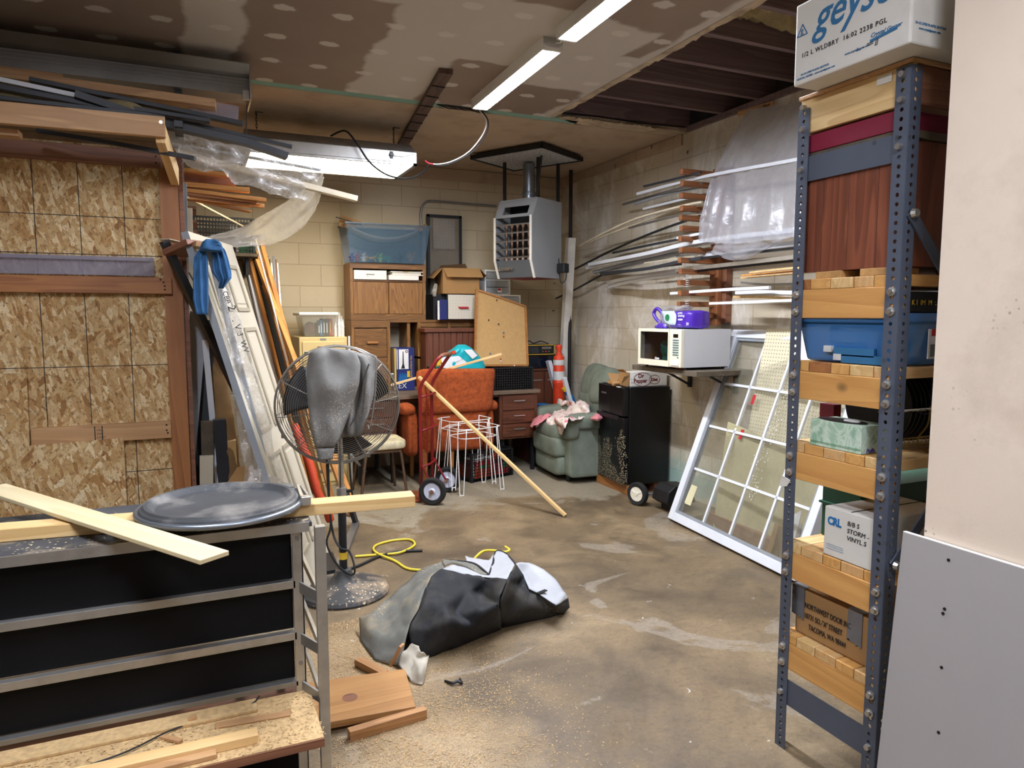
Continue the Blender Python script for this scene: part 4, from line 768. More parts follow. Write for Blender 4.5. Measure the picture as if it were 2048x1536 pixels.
patch('black_flap', m_cvb, [(1014, 1160, .28), (1031, 1130, .25), (1046, 1150, .2), (1058, 1180, .15), (1075, 1187, .14), (1112, 1212, .1), (1135, 1195, .07), (1138, 1214, .02), (1126, 1229, .0), (1060, 1243, .0), (1003, 1256, .0), (1002, 1235, .09), (999, 1205, .2)], [(1030, 1190, .18), (1060, 1215, .1), (1100, 1222, .05), (1035, 1165, .17)], .01, 7, 3)
patch('pale_lining', m_cvl, [(884, 1141, .262), (905, 1128, .24), (935, 1135, .22), (962, 1150, .21), (975, 1152, .2), (985, 1125, .19), (992, 1103, .17), (1010, 1105, .16), (1031, 1128, .24), (1014, 1160, .275), (970, 1155, .252), (930, 1148, .25)], [(950, 1143, .22), (1000, 1130, .2)], .008, 7, 4)
patch('pale_flap', m_cvl, [(1031, 1128, .25), (1057, 1126, .17), (1088, 1140, .16), (1112, 1163, .13), (1130, 1186, .1), (1135, 1196, .07), (1112, 1212, .105), (1075, 1187, .145), (1058, 1180, .155), (1046, 1150, .2)], [(1080, 1160, .15), (1105, 1185, .12)], .008, 6, 5)
patch('pale_back_fold', m_cvl, [(930, 1112, .13), (950, 1118, .14), (978, 1120, .17), (992, 1103, .17), (985, 1126, .19), (975, 1152, .2), (955, 1142, .2), (935, 1130, .19)], [(960, 1130, .17)], .008, 6, 6)
patch('grey_fold', m_cvg, [(884, 1121, .22), (914, 1122, .22), (950, 1128, .22), (979, 1150, .2), (962, 1150, .215), (935, 1135, .225), (905, 1128, .245), (890, 1134, .25)], [], .008, 6, 7)
patch('pale_corner', pm('dirty_lining', 'b3aa98', .9, var=.2, vs=8), [(806, 1306, .06), (823, 1287, .085), (838, 1289, .09), (842, 1305, .07), (857, 1313, .03), (850, 1345, .03), (844, 1372, .0), (824, 1367, .0), (810, 1343, .02), (797, 1332, .02)], [(830, 1315, .05), (842, 1340, .06), (822, 1335, .02)], .012, 14, 8)
cover('hidden_fold', [(.86, 3.0), (1.25, 3.2), (1.68, 3.24), (1.74, 3.35), (1.6, 3.65), (1.35, 3.75), (1.05, 3.7), (.85, 3.5)], [(1.1, 3.42, .22, .16, .19), (1.45, 3.45, .25, .13, .15)], m_cvb, 2, .015, 2.6)
b = MB(); b.tube(bez([AZ(890, 1121, .225), AZ(914, 1122, .225), AZ(950, 1128, .225), AZ(979, 1151, .205)]), .006, 6); b.tube(bez([AZ(978, 1150, .205), AZ(986, 1126, .195), AZ(992, 1103, .175), AZ(1010, 1106, .17), AZ(1031, 1128, .25)]), .006, 6); b.build('binding', m_cvb, cv, True, sm=True)
MB().beam(AZ(1075, 1187, .15), AZ(1092, 1180, .15), .02, .004).build('strap', m_black, cv, True)
# cords, boards and sawdust on the floor
cord('cable', 'yellow jacketed cable looped on the floor beside the fan base', 'cable', [AZ(710, 1113, .01), AZ(760, 1109, .01), AZ(800, 1105, .015), AZ(829, 1090, .01), AZ(818, 1079, .01), AZ(780, 1082, .01), AZ(750, 1092, .01), AZ(752, 1105, .02), AZ(790, 1122, .01), AZ(815, 1137, .01), AZ(850, 1140, .01), AZ(875, 1136, .01)], .008, m_yellow)
cord('cable', 'short yellow cable end curling up behind the crumpled cover', 'cable', [AZ(948, 1118, .03), AZ(965, 1103, .05), AZ(985, 1101, .06), AZ(1008, 1104, .06), AZ(1019, 1100, .07), AZ(1010, 1093, .08)], .008, m_yellow)
cord('power_cord', 'black cord running across the floor from the fan base under the yellow loop', 'cord', [AZ(672, 1155, .01), AZ(690, 1142, .01), AZ(720, 1130, .01), AZ(760, 1112, .012), AZ(800, 1103, .012), AZ(845, 1101, .01)], .009, m_blackc)
t = thing('plywood_board', 'brown varnished board with one knot lying flat beside the bench leg', 'board', (.56, 2.69, 0))
MB().prism([(.33, 2.87, .02), (.75, 2.815, .02), (.71, 2.515, .02), (.33, 2.545, .02)], (0, 0, 0), (0, 0, .028)).build('board', wood('varnished_board', '97683a', 'bd8d58', .9, 0, .4, knots=False), t, True, .003); MB().lathe([(.03, .0), (.03, .0006), (.0, .0006)], 20, (.49, 2.68, .048)).build('knot', m_brownboard, t, True); MB().box((.4, 2.6, 0), (.7, 2.8, .02)).build('backing_batten', m_brownboard, t, True)
for lab, a, c, w_, h_ in (('brown strip lying in front of the varnished board', (.445, 2.475, .02), (.745, 2.505, .02), .035, .04), ('brown strip poking out from under the crumpled cover behind the varnished board', AZ(716, 1322, .02), AZ(770, 1350, .02), .04, .03), ('short brown strip leaning up on the grey side of the cover', AZ(783, 1330, .03), AZ(804, 1290, .13), .035, .012)):
    sk(lab, a, c, w_, h_, m_tanwood, 'wood_strip', 'strip', 'brown strips around the varnished board')
b = MB(); b.tube(bez([AZ(890, 1362, .005), AZ(905, 1366, .01), AZ(915, 1362, .015), AZ(923, 1366, .006), AZ(920, 1358, .004)]), .006, 5); tag(b.build('fabric_scrap', m_black), 'tiny black twisted scrap on the floor in front of the cover', 'scrap')
def saw(name, label, n, fn, sz, seed):
    rnd = random.Random(seed); b = MB()
    for i in range(n):
        x, y, z = fn(rnd); a = rnd.random()*6.3; s_ = sz*rnd.uniform(.5, 1.6); dx, dy = cos(a)*s_, sin(a)*s_
        b.add([(x-dx, y-dy, z), (x+dy*.4, y-dx*.4, z), (x+dx, y+dy, z+s_*.5), (x-dy*.4, y+dx*.4, z+s_*.2)], [(0, 1, 2, 3)])
    o = b.build(name, m_sd, fixn=False); o['kind'] = 'stuff'; return tag(o, label, 'sawdust')
def f1(r):
    while 1:
        x, y = r.uniform(.3, 1.5), r.uniform(1.7, 3.5)
        d = abs(noise.noise(V((x*2.2, y*2.2, 4))))+.3*noise.noise(V((x*9, y*9, 1)))
        if r.random() < math.exp(-((x-.55)/.45)**2)*(.15+d*2) and not (.33 < x < .75 and 2.5 < y < 2.88): return x, y, .002
saw('sawdust', 'loose sawdust and shavings strewn over the floor by the bench leg', 17000, f1, .0032, 3)
saw('sawdust', 'thick sawdust lying on the lower shelf of the bench', 2600, lambda r: (r.uniform(-.9, .29), r.uniform(1.97, 2.25), .346), .004, 5)
# ---------------------------------------------------------------- back wall: cabinet, desk, hutch and what stands on them
fc = thing('filing_cabinet', 'tan steel filing cabinet against the block wall', 'cabinet', (1.02, 6.75, 0))
B('body', m_filetan, (.81, 6.45, 0), (1.23, 7.06, 1.355), fc, .006, True)
for i, z in enumerate((1.03, .70, .37, .04)):
    d = B('drawer', m_filetan, (.835, 6.435, z), (1.205, 6.452, z+.285), fc, .005, True)
    b = MB(); z1 = z+.19
    for a, c in (((.965, z1), (1.055, z1+.007)), ((.965, z1+.045), (1.055, z1+.052)), ((.965, z1), (.972, z1+.05)), ((1.048, z1), (1.055, z1+.05))): b.box((a[0], 6.430, a[1]), (c[0], 6.436, c[1]))
    b.build('label_holder', m_gunm, d, True); b = MB(); b.cyl((.93, 6.436, z+.1), (.93, 6.425, z+.1), .01, 12); b.box((.955, 6.428, z+.09), (1.06, 6.436, z+.115)); b.build('handle', m_gunm, d, True)
MB().box((.99, 6.447, 1.325), (1.045, 6.451, 1.342)).build('maker_plate', m_steel, fc, True); txt('sticker', 'S', .04, (1.10, 6.432, 1.26), (1, 0, 0), (0, 0, 1), m_grn, fc)
tb = thing('storage_tub', 'small clear tub with a lid standing on the tan cabinet, full of books', 'tub', (.99, 6.65, 1.356))
b = MB(); z0, z1 = 1.357, 1.555
for s in ((.87, 1.115, .84, 1.14, 6.5, 6.48), ): b.hexa([(.865, 6.5, z0), (1.12, 6.5, z0), (1.12, 6.85, z0), (.865, 6.85, z0), (.835, 6.475, z1), (1.145, 6.475, z1), (1.145, 6.88, z1), (.835, 6.88, z1)])
b.build('body', m_tubc, tb, True, .01); b = MB(); b.box((.815, 6.455, 1.545), (1.165, 6.9, 1.575)); b.build('lid', m_white, tb, True, .012)
for i, (x, w_, c, h_) in enumerate(((1.085, .03, m_redink, .155), (1.055, .025, m_ink, .15), (1.03, .022, m_ink, .155), (1.005, .022, m_blueink, .14), (.985, .018, m_ink, .12))):
    o = B('book', c, (x, 6.52, 1.362), (x+w_-.002, 6.72, 1.362+h_)); tag(o, ('red spined book at the right of the clear tub', 'black book beside the red one in the clear tub', 'black book third from the right in the clear tub', 'blue book in the clear tub', 'thin black book leaning on the football')[i], 'book', 'books in the clear tub')
    MB().box((x+.006, 6.517, 1.39), (x+.014, 6.52, 1.36+h_*.8)).build('spine_title', m_wht if i else m_yel, o, True)
b = MB(); b.sq((.93, 6.62, 1.43), (.11, .16, .12), 1); tag(b.build('ball', pm('brown_leather', '7a3f24', .6), sm=True), 'brown leather ball in the clear tub', 'ball')
sp = thing('spire_set', 'cluster of white pointed plastic spires on the right of the tan cabinet', 'ornament', (1.185, 6.5, 1.356))
for i, (x, y, h_) in enumerate(((1.135, 6.5, .14), (1.15, 6.52, .17), (1.165, 6.49, .2), (1.18, 6.51, .22), (1.195, 6.5, .19), (1.205, 6.49, .16), (1.17, 6.54, .18), (1.19, 6.54, .15))):
    b = MB(); b.lathe([(.008, 0), (.008, h_*.5), (.011, h_*.52), (.008, h_*.6), (.006, h_*.75), (.001, h_)], 10, (x, y, 1.357)); b.build('spire', m_white, sp, True)
tag(MB().cyl((1.245, 6.44, 0), (1.245, 6.44, 1.36), .01, 10).build('rod', m_white), 'thin white rod standing between tan cabinet and oak hutch', 'rod')
DT = .82
dk = thing('desk', 'dark walnut desk along the back wall carrying the oak hutch', 'desk', (2.2, 6.65, 0))
B('top', wood('desk_top', '57483a', '7a6753', 1, 0, .5, knots=False), (1.24, 6.22, DT-.035), (3.07, 7.05, DT), dk, .003, True); B('apron', m_walnut, (1.6, 6.26, DT-.06), (2.66, 6.28, DT-.035), dk, 0, True)
for x0, x1 in ((1.26, 1.62), (2.64, 3.05)):
    B('pedestal', m_walz, (x0, 6.25, .34), (x1, 7.0, DT-.035), dk, .003, True)
    zs = [.775, .62, .49, .355]
    for a, c in zip(zs, zs[1:]):
        d = B('drawer', m_walnut, (x0+.03, 6.235, c+.008), (x1-.04, 6.252, a-.006), dk, .003, True); b = MB(); xm = (x0+x1)/2; zz = c+(a-c)*.62
        b.box((xm-.06, 6.22, zz-.005), (xm+.06, 6.226, zz+.005)); b.box((xm-.06, 6.222, zz-.004), (xm-.052, 6.238, zz+.004)); b.box((xm+.052, 6.222, zz-.004), (xm+.06, 6.238, zz+.004)); b.build('handle', m_steel, d, True)
b = None
for x in (1.28, 1.58, 2.68, 3.01):
    for y in (6.3, 6.95): MB().box((x, y, 0), (x+.035, y+.035, .34)).build('leg', m_black, dk, True)
# hutch: two drawer tower, wall unit above, ledge unit to the right
TY = 6.74
tw_ = thing('drawer_tower', 'oak two drawer unit standing on the left of the desk under the wall unit', 'cabinet', (1.51, 6.9, DT)); x0, x1 = 1.325, 1.70
b = MB(); b.box((x0, TY, DT+.001), (x0+.03, 7.05, 1.50)); b.box((x1-.03, TY, DT+.001), (x1, 7.05, 1.50)); b.box((x0, 7.03, DT), (x1, 7.05, 1.5)); b.box((x0, TY+.01, DT), (x1, 7.05, DT+.03)); b.build('carcass', m_oak, tw_, True)
B('top_rail', m_oakx, (x0, TY-.002, 1.43), (x1, TY+.02, 1.50), tw_, 0, True)
for z0, z1 in ((1.145, 1.42), (.865, 1.14)):
    d = B('drawer', m_oakx, (x0+.032, TY-.002, z0), (x1-.034, TY+.02, z1), tw_, .003, True)
    if z0 > 1: MB().box((1.47, TY-.03, 1.275), (1.58, TY-.004, 1.295)).build('handle', m_oakf, d, True, .006)
B('plinth', m_oakx, (x0, TY-.004, DT+.001), (x1, TY+.02, .86), tw_, 0, True)
wu = thing('wall_unit', 'oak wall unit with an open shelf and two doors resting on the drawer tower', 'cabinet', (1.69, 6.9, 1.5)); x0, x1, z0, z1 = 1.325, 2.06, 1.503, 2.04
b = MB(); b.box((x0, TY, z0), (x0+.028, 7.05, z1)); b.box((x1-.028, TY, z0), (x1, 7.05, z1)); b.box((x0+.02, 7.03, z0), (x1-.02, 7.05, z1)); b.build('side_panel', m_oak, wu, True)
for a, c, nm in ((z1-.05, z1, 'top'), (1.868, 1.885, 'shelf'), (z0, z0+.055, 'bottom_rail')): B(nm, m_oakx, (x0+.001, TY-.003, a), (x1-.001, 7.04, c), wu, 0, True)
for a, c in ((x0+.03, 1.69), (1.695, x1-.03)): B('door', m_oak, (a, TY-.001, z0+.057), (c, TY+.015, 1.863), wu, .003, True)
lu = thing('ledge_unit', 'oak unit with two thin flap doors right of the kneehole, carrying boxes', 'cabinet', (2.3, 6.9, DT)); x0, x1 = 1.975, 2.66
b = MB(); b.box((x0-.10, TY+.02, DT+.001), (x0-.07, 7.05, 1.49)); b.box((x0, TY, DT+.001), (x0+.03, 7.05, 1.505)); b.box((x1-.03, TY, DT+.001), (x1, 7.05, 1.505)); b.box((x0, 7.03, DT), (x1, 7.05, 1.5)); b.box((x0, TY+.0, DT+.3), (x1, 7.05, DT+.32)); b.box((x0-.1, TY+.02, DT), (x1, 7.04, DT+.02)); b.build('carcass', m_oak, lu, True)
B('top', m_oakx, (x0-.28, TY-.002, 1.478), (x1, 7.05, 1.502), lu, .002, True); B('divider', m_oak, (2.285, TY-.004, DT+.32), (2.315, TY+.02, 1.48), lu, 0, True)
for a, c in ((2.007, 2.283), (2.318, 2.628)):
    for za, zb in ((1.432, 1.474), (1.32, 1.426)): B('flap_door', m_oakx, (a, TY+.002, za), (c, TY+.018, zb), lu, .002, True)
tm = thing('tambour_box', 'brown ribbed roll front box standing in front of the oak ledge unit', 'box', (2.27, 6.6, DT)); MB().box((1.99, 6.52, DT+.002), (2.56, 6.70, 1.385)).build('body', m_tambour, tm, True); B('top_rail', m_tambour, (1.97, 6.49, 1.385), (2.585, 6.71, 1.42), tm, .003, True)
for k in range(9):
    x = 2.0+k*.061; MB().box((x, 6.508, DT+.03), (x+.056, 6.522, 1.38)).build('slat', m_tambour, tm, True, .004)
nb = thing('boxed_toy', 'tall blue printed carton standing in the kneehole of the hutch', 'carton', (1.82, 6.75, DT)); B('carton', m_blue, (1.71, 6.64, DT+.002), (1.91, 6.84, 1.235), nb, .003, True)
def pl(nm, mat, lo, hi, p): return MB().box(lo, hi).build(nm, mat, p, True)
pl('grey_side', m_alud, (1.705, 6.642, DT+.003), (1.7095, 6.838, 1.232), nb); pl('yellow_stripe', m_yel, (1.712, 6.636, DT+.01), (1.728, 6.639, 1.23), nb); pl('picture', m_wht, (1.755, 6.636, 1.03), (1.85, 6.639, 1.22), nb); pl('white_stripe', m_wht, (1.735, 6.636, 1.03), (1.742, 6.639, 1.22), nb)
MB().prism([(1.775, 6.634, 1.035), (1.815, 6.634, 1.035), (1.803, 6.634, 1.08), (1.8, 6.634, 1.2), (1.793, 6.634, 1.2), (1.79, 6.634, 1.08)], (0, 0, 0), (0, .002, 0)).build('picture_tower', m_ink, nb, True); MB().cyl((1.832, 6.634, 1.2), (1.832, 6.637, 1.2), .014, 16).build('picture_emblem', m_maroon, nb, True)
MB().cyl((1.832, 6.632, 1.2), (1.832, 6.635, 1.2), .007, 12).build('emblem_centre', m_wht, nb, True)
txt('side_title', 'THE WORLD TOWER', .024, (1.868, 6.637, 1.16), (0, 0, -1), (1, 0, 0), m_yel, nb, sx=.95); pl('gold_patch', m_yel, (1.835, 6.636, .95), (1.862, 6.639, 1.01), nb)
for i, x in enumerate([1.752+.0062*k for k in range(13)]): pl('skyline', m_bluel, (x, 6.637, .9), (x+.0045, 6.639, .955+.04*abs(sin(i*2.3))), nb)
txt('front_title', 'EX', .07, (1.745, 6.637, .845), (1, 0, 0), (0, 0, 1), m_refl, nb)
for i, (x, c, h_) in enumerate(((1.99, m_ink, .2), (2.01, m_redink, .17), (2.025, m_yel, .16), (2.04, m_wht, .18), (2.052, m_grn, .15))):
    tag(B('magazine', c, (x, 6.44, DT+.002), (x+.01, 6.50, DT+.04+h_)), ('black magazine', 'red magazine', 'yellow magazine', 'white magazine', 'green magazine')[i]+' standing on the desk behind the red hand truck', 'magazine', 'magazines on the desk')
# on the wall unit
tt = thing('storage_tub', 'large smoky blue tub of toys on top of the oak wall unit', 'tub', (1.69, 6.88, 2.04))
def tub(o, x0, x1, y0, y1, z0, z1, fl_, mat, lipm=None, th=.006):
    b = MB(); P = [[(x0+fl_, y0+fl_, z0), (x1-fl_, y0+fl_, z0), (x1-fl_, y1-fl_, z0), (x0+fl_, y1-fl_, z0)], [(x0, y0, z1), (x1, y0, z1), (x1, y1, z1), (x0, y1, z1)]]
    b.add(P[0]+P[1], [(0, 3, 2, 1)]+[(i, (i+1) % 4, 4+(i+1) % 4, 4+i) for i in range(4)]); s = b.build('body', mat, o, True, fixn=False); m = s.modifiers.new('wall', 'SOLIDIFY'); m.thickness = th
    b = MB()
    for i in range(4): b.beam(P[1][i], P[1][(i+1) % 4], .018, .014)
    b.build('rim', lipm or mat, o, True)
tub(tt, 1.285, 2.09, 6.66, 7.05, 2.043, 2.40, .045, m_tubf)
toys = [('yellow toy with splayed legs', 1.53, 6.76, m_yel), ('green toy truck', 1.66, 6.82, m_grn), ('red and white toy figure', 1.40, 6.77, m_redink), ('white toy block', 1.46, 6.76, m_wht), ('purple and white toy', 1.35, 6.76, m_purple), ('lime toy animal', 1.62, 6.76, pm('lime', '9fbf3a', .5)), ('brown striped toy', 1.92, 6.76, m_card), ('black toy branch', 1.85, 6.88, m_ink), ('dark grey toy vehicle', 1.78, 6.8, m_dgrey)]
for i, (lab, x, y, m) in enumerate(toys):
    t = thing('toy', lab+' in the smoky blue tub', 'toy', (x, y, 2.052), group='toys in the blue tub'); b = MB()
    if i == 0:
        b.sq((0, 0, .035), (.05, .04, .03), .8)
        for sx in (-1, 1): b.tube([(0, 0, .035), (sx*.03, 0, .045), (sx*.05, .0, .006)], .007, 6); b.tube([(0, 0, .035), (sx*.035, .01, .05), (sx*.055, .01, .06)], .006, 6)
    elif i == 1: b.prism([(-.07, -.03, .02), (.07, -.03, .02), (.07, -.03, .06), (0, -.03, .07), (-.07, -.03, .1)], (0, 0, 0), (0, .06, 0)); [b.cyl((sx, -.035, .015), (sx, .03, .015), .015, 12) for sx in (-.045, .045)]
    elif i in (6, 7):
        for k in range(7): b.tube([(0, 0, .01), (.02*sin(k), .01*cos(k), .06), (.05*sin(k*1.7), .02*cos(k), .12-.01*k)], .006, 6)
    else: b.sq((0, 0, .025), (.035, .03, .05), .5); b.sq((.0, 0, .065), (.025, .025, .03), .9); b.tube([(-.03, 0, .04), (.03, 0, .045)], .006, 6); b.tube([(.005, 0, .05), (.02, 0, .09)], .005, 6)
    b.build('figure', m, t, sm=40)
for lab, P in (('tan cardboard flap sticking out of the left of the blue tub', [AY(680, 430, 6.9), AY(725, 444, 6.85), AY(700, 458, 6.8), AY(678, 452, 6.85)]), ('tan cardboard flap sticking out of the right of the blue tub', [AY(828, 458, 6.9), AY(853, 447, 6.95), AY(857, 458, 6.9), AY(840, 463, 6.85)])):
    tag(MB().prism(P, (0, 0, 0), (0, .006, 0)).build('cardboard_flap', m_card), lab, 'cardboard')
b = MB(); b.grid(lambda u, v: (1.33+.68*u, 6.72+.1*v, 2.385-.10*(1-(2*u-1)**2)-.05*v), 16, 3, .004, (0, 0, -1)); tag(b.build('foam_strip', m_cardw, sm=True), 'curved pale foam strip bent inside the blue tub', 'foam')
b = MB(); b.beam(AY(672, 434, 6.8), AY(722, 449, 6.8), .03, .008); tag(b.build('mesh_strip', m_black), 'frayed dark mesh strip on the left rim of the blue tub', 'strip')
# white boxes on the open shelf
def wbox(label, lo, hi, rz=0, name='white_box'):
    c = ((lo[0]+hi[0])/2, (lo[1]+hi[1])/2, lo[2]); t = thing(name, label, 'box', c, rz); B('carton', m_white, (lo[0]-c[0], lo[1]-c[1], 0), (hi[0]-c[0], hi[1]-c[1], hi[2]-lo[2]), t, .002); return t
w1 = wbox('plain white box with a small barcode on the left of the open shelf', (1.36, TY-.02, 1.886), (1.67, 7.0, 1.972))
for k in range(16): pl('barcode', m_ink, (1.475+k*.005, TY-.0215, 1.927), (1.477+k*.005+.001*(k % 3), TY-.0205, 1.938), w1)
txt('print', '- 8 ---', .012, (1.475, TY-.0208, 1.912), (1, 0, 0), (0, 0, 1), m_ink, w1)
w2 = wbox('flat white box under the white binder on the open shelf', (1.69, TY-.03, 1.886), (1.985, 7.0, 1.93)); wb = thing('binder', 'white ring binder lying on the flat white box', 'binder', (1.85, 6.86, 1.931)); b = MB(); b.box((1.71, TY-.03, 1.931), (2.03, 7.0, 1.937)); b.box((1.71, TY-.03, 1.962), (2.03, 7.0, 1.968)); b.box((1.71, 6.99, 1.931), (2.03, 7.0, 1.968)); b.build('cover', m_white, wb, True); pl('pages', m_cardw, (1.725, TY-.02, 1.937), (2.01, 6.98, 1.962), wb); pl('spine_label', m_yel, (1.83, TY-.032, 1.9635), (1.88, TY-.0295, 1.9675), wb)
# on the ledge unit
bd = thing('binder', 'navy binder standing left of the white grid box', 'binder', (2.2, 6.72, 1.503)); B('cover', m_blue, (2.175, 6.64, 1.504), (2.25, 6.9, 1.70), bd, .003, True); B('spiral', m_wht, (2.155, 6.645, 1.504), (2.172, 6.66, 1.69), bd, 0, True)
tag(B('black_case', m_black, (2.14, 6.74, 1.504), (2.26, 7.0, 1.755)), 'black case behind the navy binder', 'case')
gb = thing('drawer_box', 'white grid patterned box with a red pull in the middle of the oak ledge', 'box', (2.41, 6.8, 1.503)); B('case', m_black, (2.255, 6.66, 1.504), (2.58, 6.98, 1.757), gb, .002, True); B('front', m_gridw, (2.265, 6.65, 1.51), (2.57, 6.662, 1.75), gb, 0, True)
MB().prism([(2.37, 6.645, 1.622), (2.365, 6.645, 1.632), (2.47, 6.645, 1.632), (2.475, 6.645, 1.614), (2.385, 6.645, 1.614)], (0, 0, 0), (0, -.012, 0)).build('pull', m_redink, gb, True)
tag(B('white_box', m_wht, (2.59, 6.7, 1.504), (2.66, 7.0, 1.74)), 'white box mostly hidden behind the tan board', 'box')
cb = thing('cardboard_box', 'open brown carton with drooping flaps on the white grid box', 'box', (2.42, 6.83, 1.758), R(-6))
b = MB(); W, Dp, Hh = .38, .36, .25; b.box((-W/2, -Dp/2, 0), (W/2, Dp/2, .006))
for a, c in (((-W/2, -Dp/2), (W/2, -Dp/2+.006)), ((-W/2, Dp/2-.006), (W/2, Dp/2)), ((-W/2, -Dp/2), (-W/2+.006, Dp/2)), ((W/2-.006, -Dp/2), (W/2, Dp/2))): b.box((a[0], a[1], 0), (c[0], c[1], Hh))
b.build('carton', m_card, cb)
def flap(P, m=None):
    b = MB(); b.add(P, [(0, 1, 2, 3)]); f = b.build('flap', m or m_card, cb, fixn=False); k = f.modifiers.new('t', 'SOLIDIFY'); k.thickness = .005
flap([(-W/2+.01, -Dp/2, Hh), (W/2, -Dp/2, Hh), (W/2+.02, -Dp/2-.06, Hh-.09), (-W/2+.04, -Dp/2-.06, Hh-.09)]); flap([(-W/2, -Dp/2, Hh), (-W/2, Dp/2, Hh), (-W/2-.09, Dp/2-.04, Hh-.08), (-W/2-.09, -Dp/2+.0, Hh-.1)]); flap([(W/2, -Dp/2, Hh), (W/2, Dp/2, Hh), (W/2+.08, Dp/2-.05, Hh-.09), (W/2+.08, -Dp/2+.03, Hh-.07)]); flap([(-W/2+.03, Dp/2, Hh), (W/2-.02, Dp/2, Hh), (W/2-.06, Dp/2-.02, Hh+.07), (-W/2+.06, Dp/2-.02, Hh+.05)], m_cardd)
b = MB(); b.rows([(1.73, 2.13, 2.16), (1.78, 2.12, 2.17), (1.84, 2.14, 2.18), (1.86, 2.15, 2.17)], (0, 6.72, 0), (1, 0, 0), (0, 0, 1), (0, -1, 0), .02, .01, 8, 12, lambda u, v: .02*noise.noise(V((u*5, v*9, 3)))); tag(b.build('plastic_bag', m_film, sm=True), 'crumpled clear bag hanging at the left of the open carton', 'bag')
mp = thing('wire_screen', 'tall black framed wire screen leaning on the block wall behind the carton', 'panel', (2.35, 7.02, 1.504)); x0, x1, z0, z1 = 2.165, 2.54, 1.505, 2.57; b = MB()
for a, c in (((x0, z0), (x0+.03, z1)), ((x1-.03, z0), (x1, z1)), ((x0, z0), (x1, z0+.1)), ((x0, z1-.03), (x1, z1))): b.box((a[0], 7.0, a[1]), (c[0], 7.03, c[1]))
b.build('frame', m_black, mp, True, .003); b = MB()
for k in range(26): x = x0+.03+k*.0126; b.box((x-.002, 7.012, z0), (x+.002, 7.018, z1))
for k in range(82): z = z0+.02+k*.0128; b.box((x0, 7.012, z-.002), (x1, 7.018, z+.002))
b.build('wire_mesh', pm('dull_mesh', '9a9083', .7), mp, True); pl('notice_sheet', m_cardw, (x0+.07, 7.022, 2.23), (x1-.07, 7.024, 2.53), mp)
b = MB(); b.tube(bez([(2.06, 6.97, 1.55), (2.062, 6.95, 1.58), (2.065, 6.96, 1.6)]), .008, 6); tag(b.build('hook', m_steel), 'small chrome hook at the right side of the oak wall unit', 'hook')
# frosted drawer units
du = thing('drawer_unit', 'white drawer unit with frosted drawers right of the open carton', 'drawers', (2.83, 6.87, 1.757)); x0, x1 = 2.68, 2.965
b = MB(); b.box((x0, 6.72, 1.99), (x1, 7.04, 2.01)); b.box((x0, 6.72, 1.758), (x0+.018, 7.04, 2.0)); b.box((x1-.018, 6.72, 1.758), (x1, 7.04, 2.0)); b.box((x0, 6.72, 1.757), (x1, 7.04, 1.77)); b.box((x0, 6.72, 1.9), (x1, 7.04, 1.912)); b.build('frame', m_white, du, True, .003)
for z0, z1 in ((1.772, 1.83), (1.835, 1.897), (1.915, 1.985)): B('drawer', m_frost, (x0+.02, 6.71, z0), (x1-.02, 7.0, z1), du, .003, True)
pl('red_label', m_redink, (2.82, 6.707, 1.80), (2.855, 6.7095, 1.822), du); pl('white_label', m_wht, (2.815, 6.708, 1.78), (2.862, 6.7098, 1.824), du)
d2 = thing('drawer_unit', 'wider white drawer unit under the frosted one, behind the tan board', 'drawers', (2.9, 6.87, 1.503)); b = MB(); x0, x1 = 2.70, 3.075; b.box((x0, 6.7, 1.74), (x1, 7.04, 1.756)); b.box((x0, 6.7, 1.504), (x0+.02, 7.04, 1.75)); b.box((x1-.02, 6.7, 1.504), (x1, 7.04, 1.75)); b.box((x0, 6.7, 1.503), (x1, 7.04, 1.52)); b.build('frame', m_white, d2, True, .003); B('drawer', m_frost, (x0+.022, 6.69, 1.525), (x1-.022, 7.0, 1.735), d2, .003, True)
sv = thing('side_stand', 'dark stand beside the oak ledge holding the white drawer units', 'stand', (2.88, 6.85, DT)); B('carcass', m_walz, (2.67, 6.72, DT+.001), (3.09, 7.05, 1.502), sv, .003, True)
# right end: crate, tan board, cabinet, TV and radio
crate('milk_crate', 'shallow black crate on the right end of the desk under the tan board', (2.585, 6.28, DT+.001), (1, 0), (.42, .3, .215))
bdp = [(2.41, 1.07), (2.965, 1.055), (3.005, 1.638), (2.50, 1.797)]
tbd = thing('bulletin_board', 'tan pin board with a slanted wooden top edge standing on the black desk crate', 'board', (2.7, 6.35, 1.05)); Yb = lambda z: 6.30+.25*(z-1.05)
MB().prism([(x, Yb(z), z) for x, z in bdp], (0, 0, 0), (0, .015, 0)).build('cork_face', m_cork, tbd, True)
for p, q in zip(bdp, bdp[1:]+bdp[:1]): MB().beam((p[0], Yb(p[1])+.0, p[1]), (q[0], Yb(q[1])+.0, q[1]), .018, .03, (0, 1, 0)).build('frame_strip', m_oakf, tbd, True)
for i, (x, y, c) in enumerate(((1007, 665, m_bluel), (1007, 673, m_redink), (980, 707, m_bluel), (1001, 718, m_redink), (1001, 722, m_wht), (1028, 731, m_wht), (993, 600, m_ink), (977, 640, m_ink), (997, 648, m_ink))):
    p = AY(x, y, 6.29+.25*(AY(x, y, 6.3).z-1.05)); MB().cyl(p+V((0, -.012, 0)), p, .006, 8).build('push_pin', c, tbd, True)
tc = thing('tv_cabinet', 'dark wood low cabinet in the corner right of the desk', 'cabinet', (3.3, 6.85, 0)); B('carcass', m_walz, (3.13, 6.68, .0), (3.55, 7.05, .965), tc, .004, True); B('top', m_walnut, (3.12, 6.66, .965), (3.56, 7.06, .985), tc, .002, True)
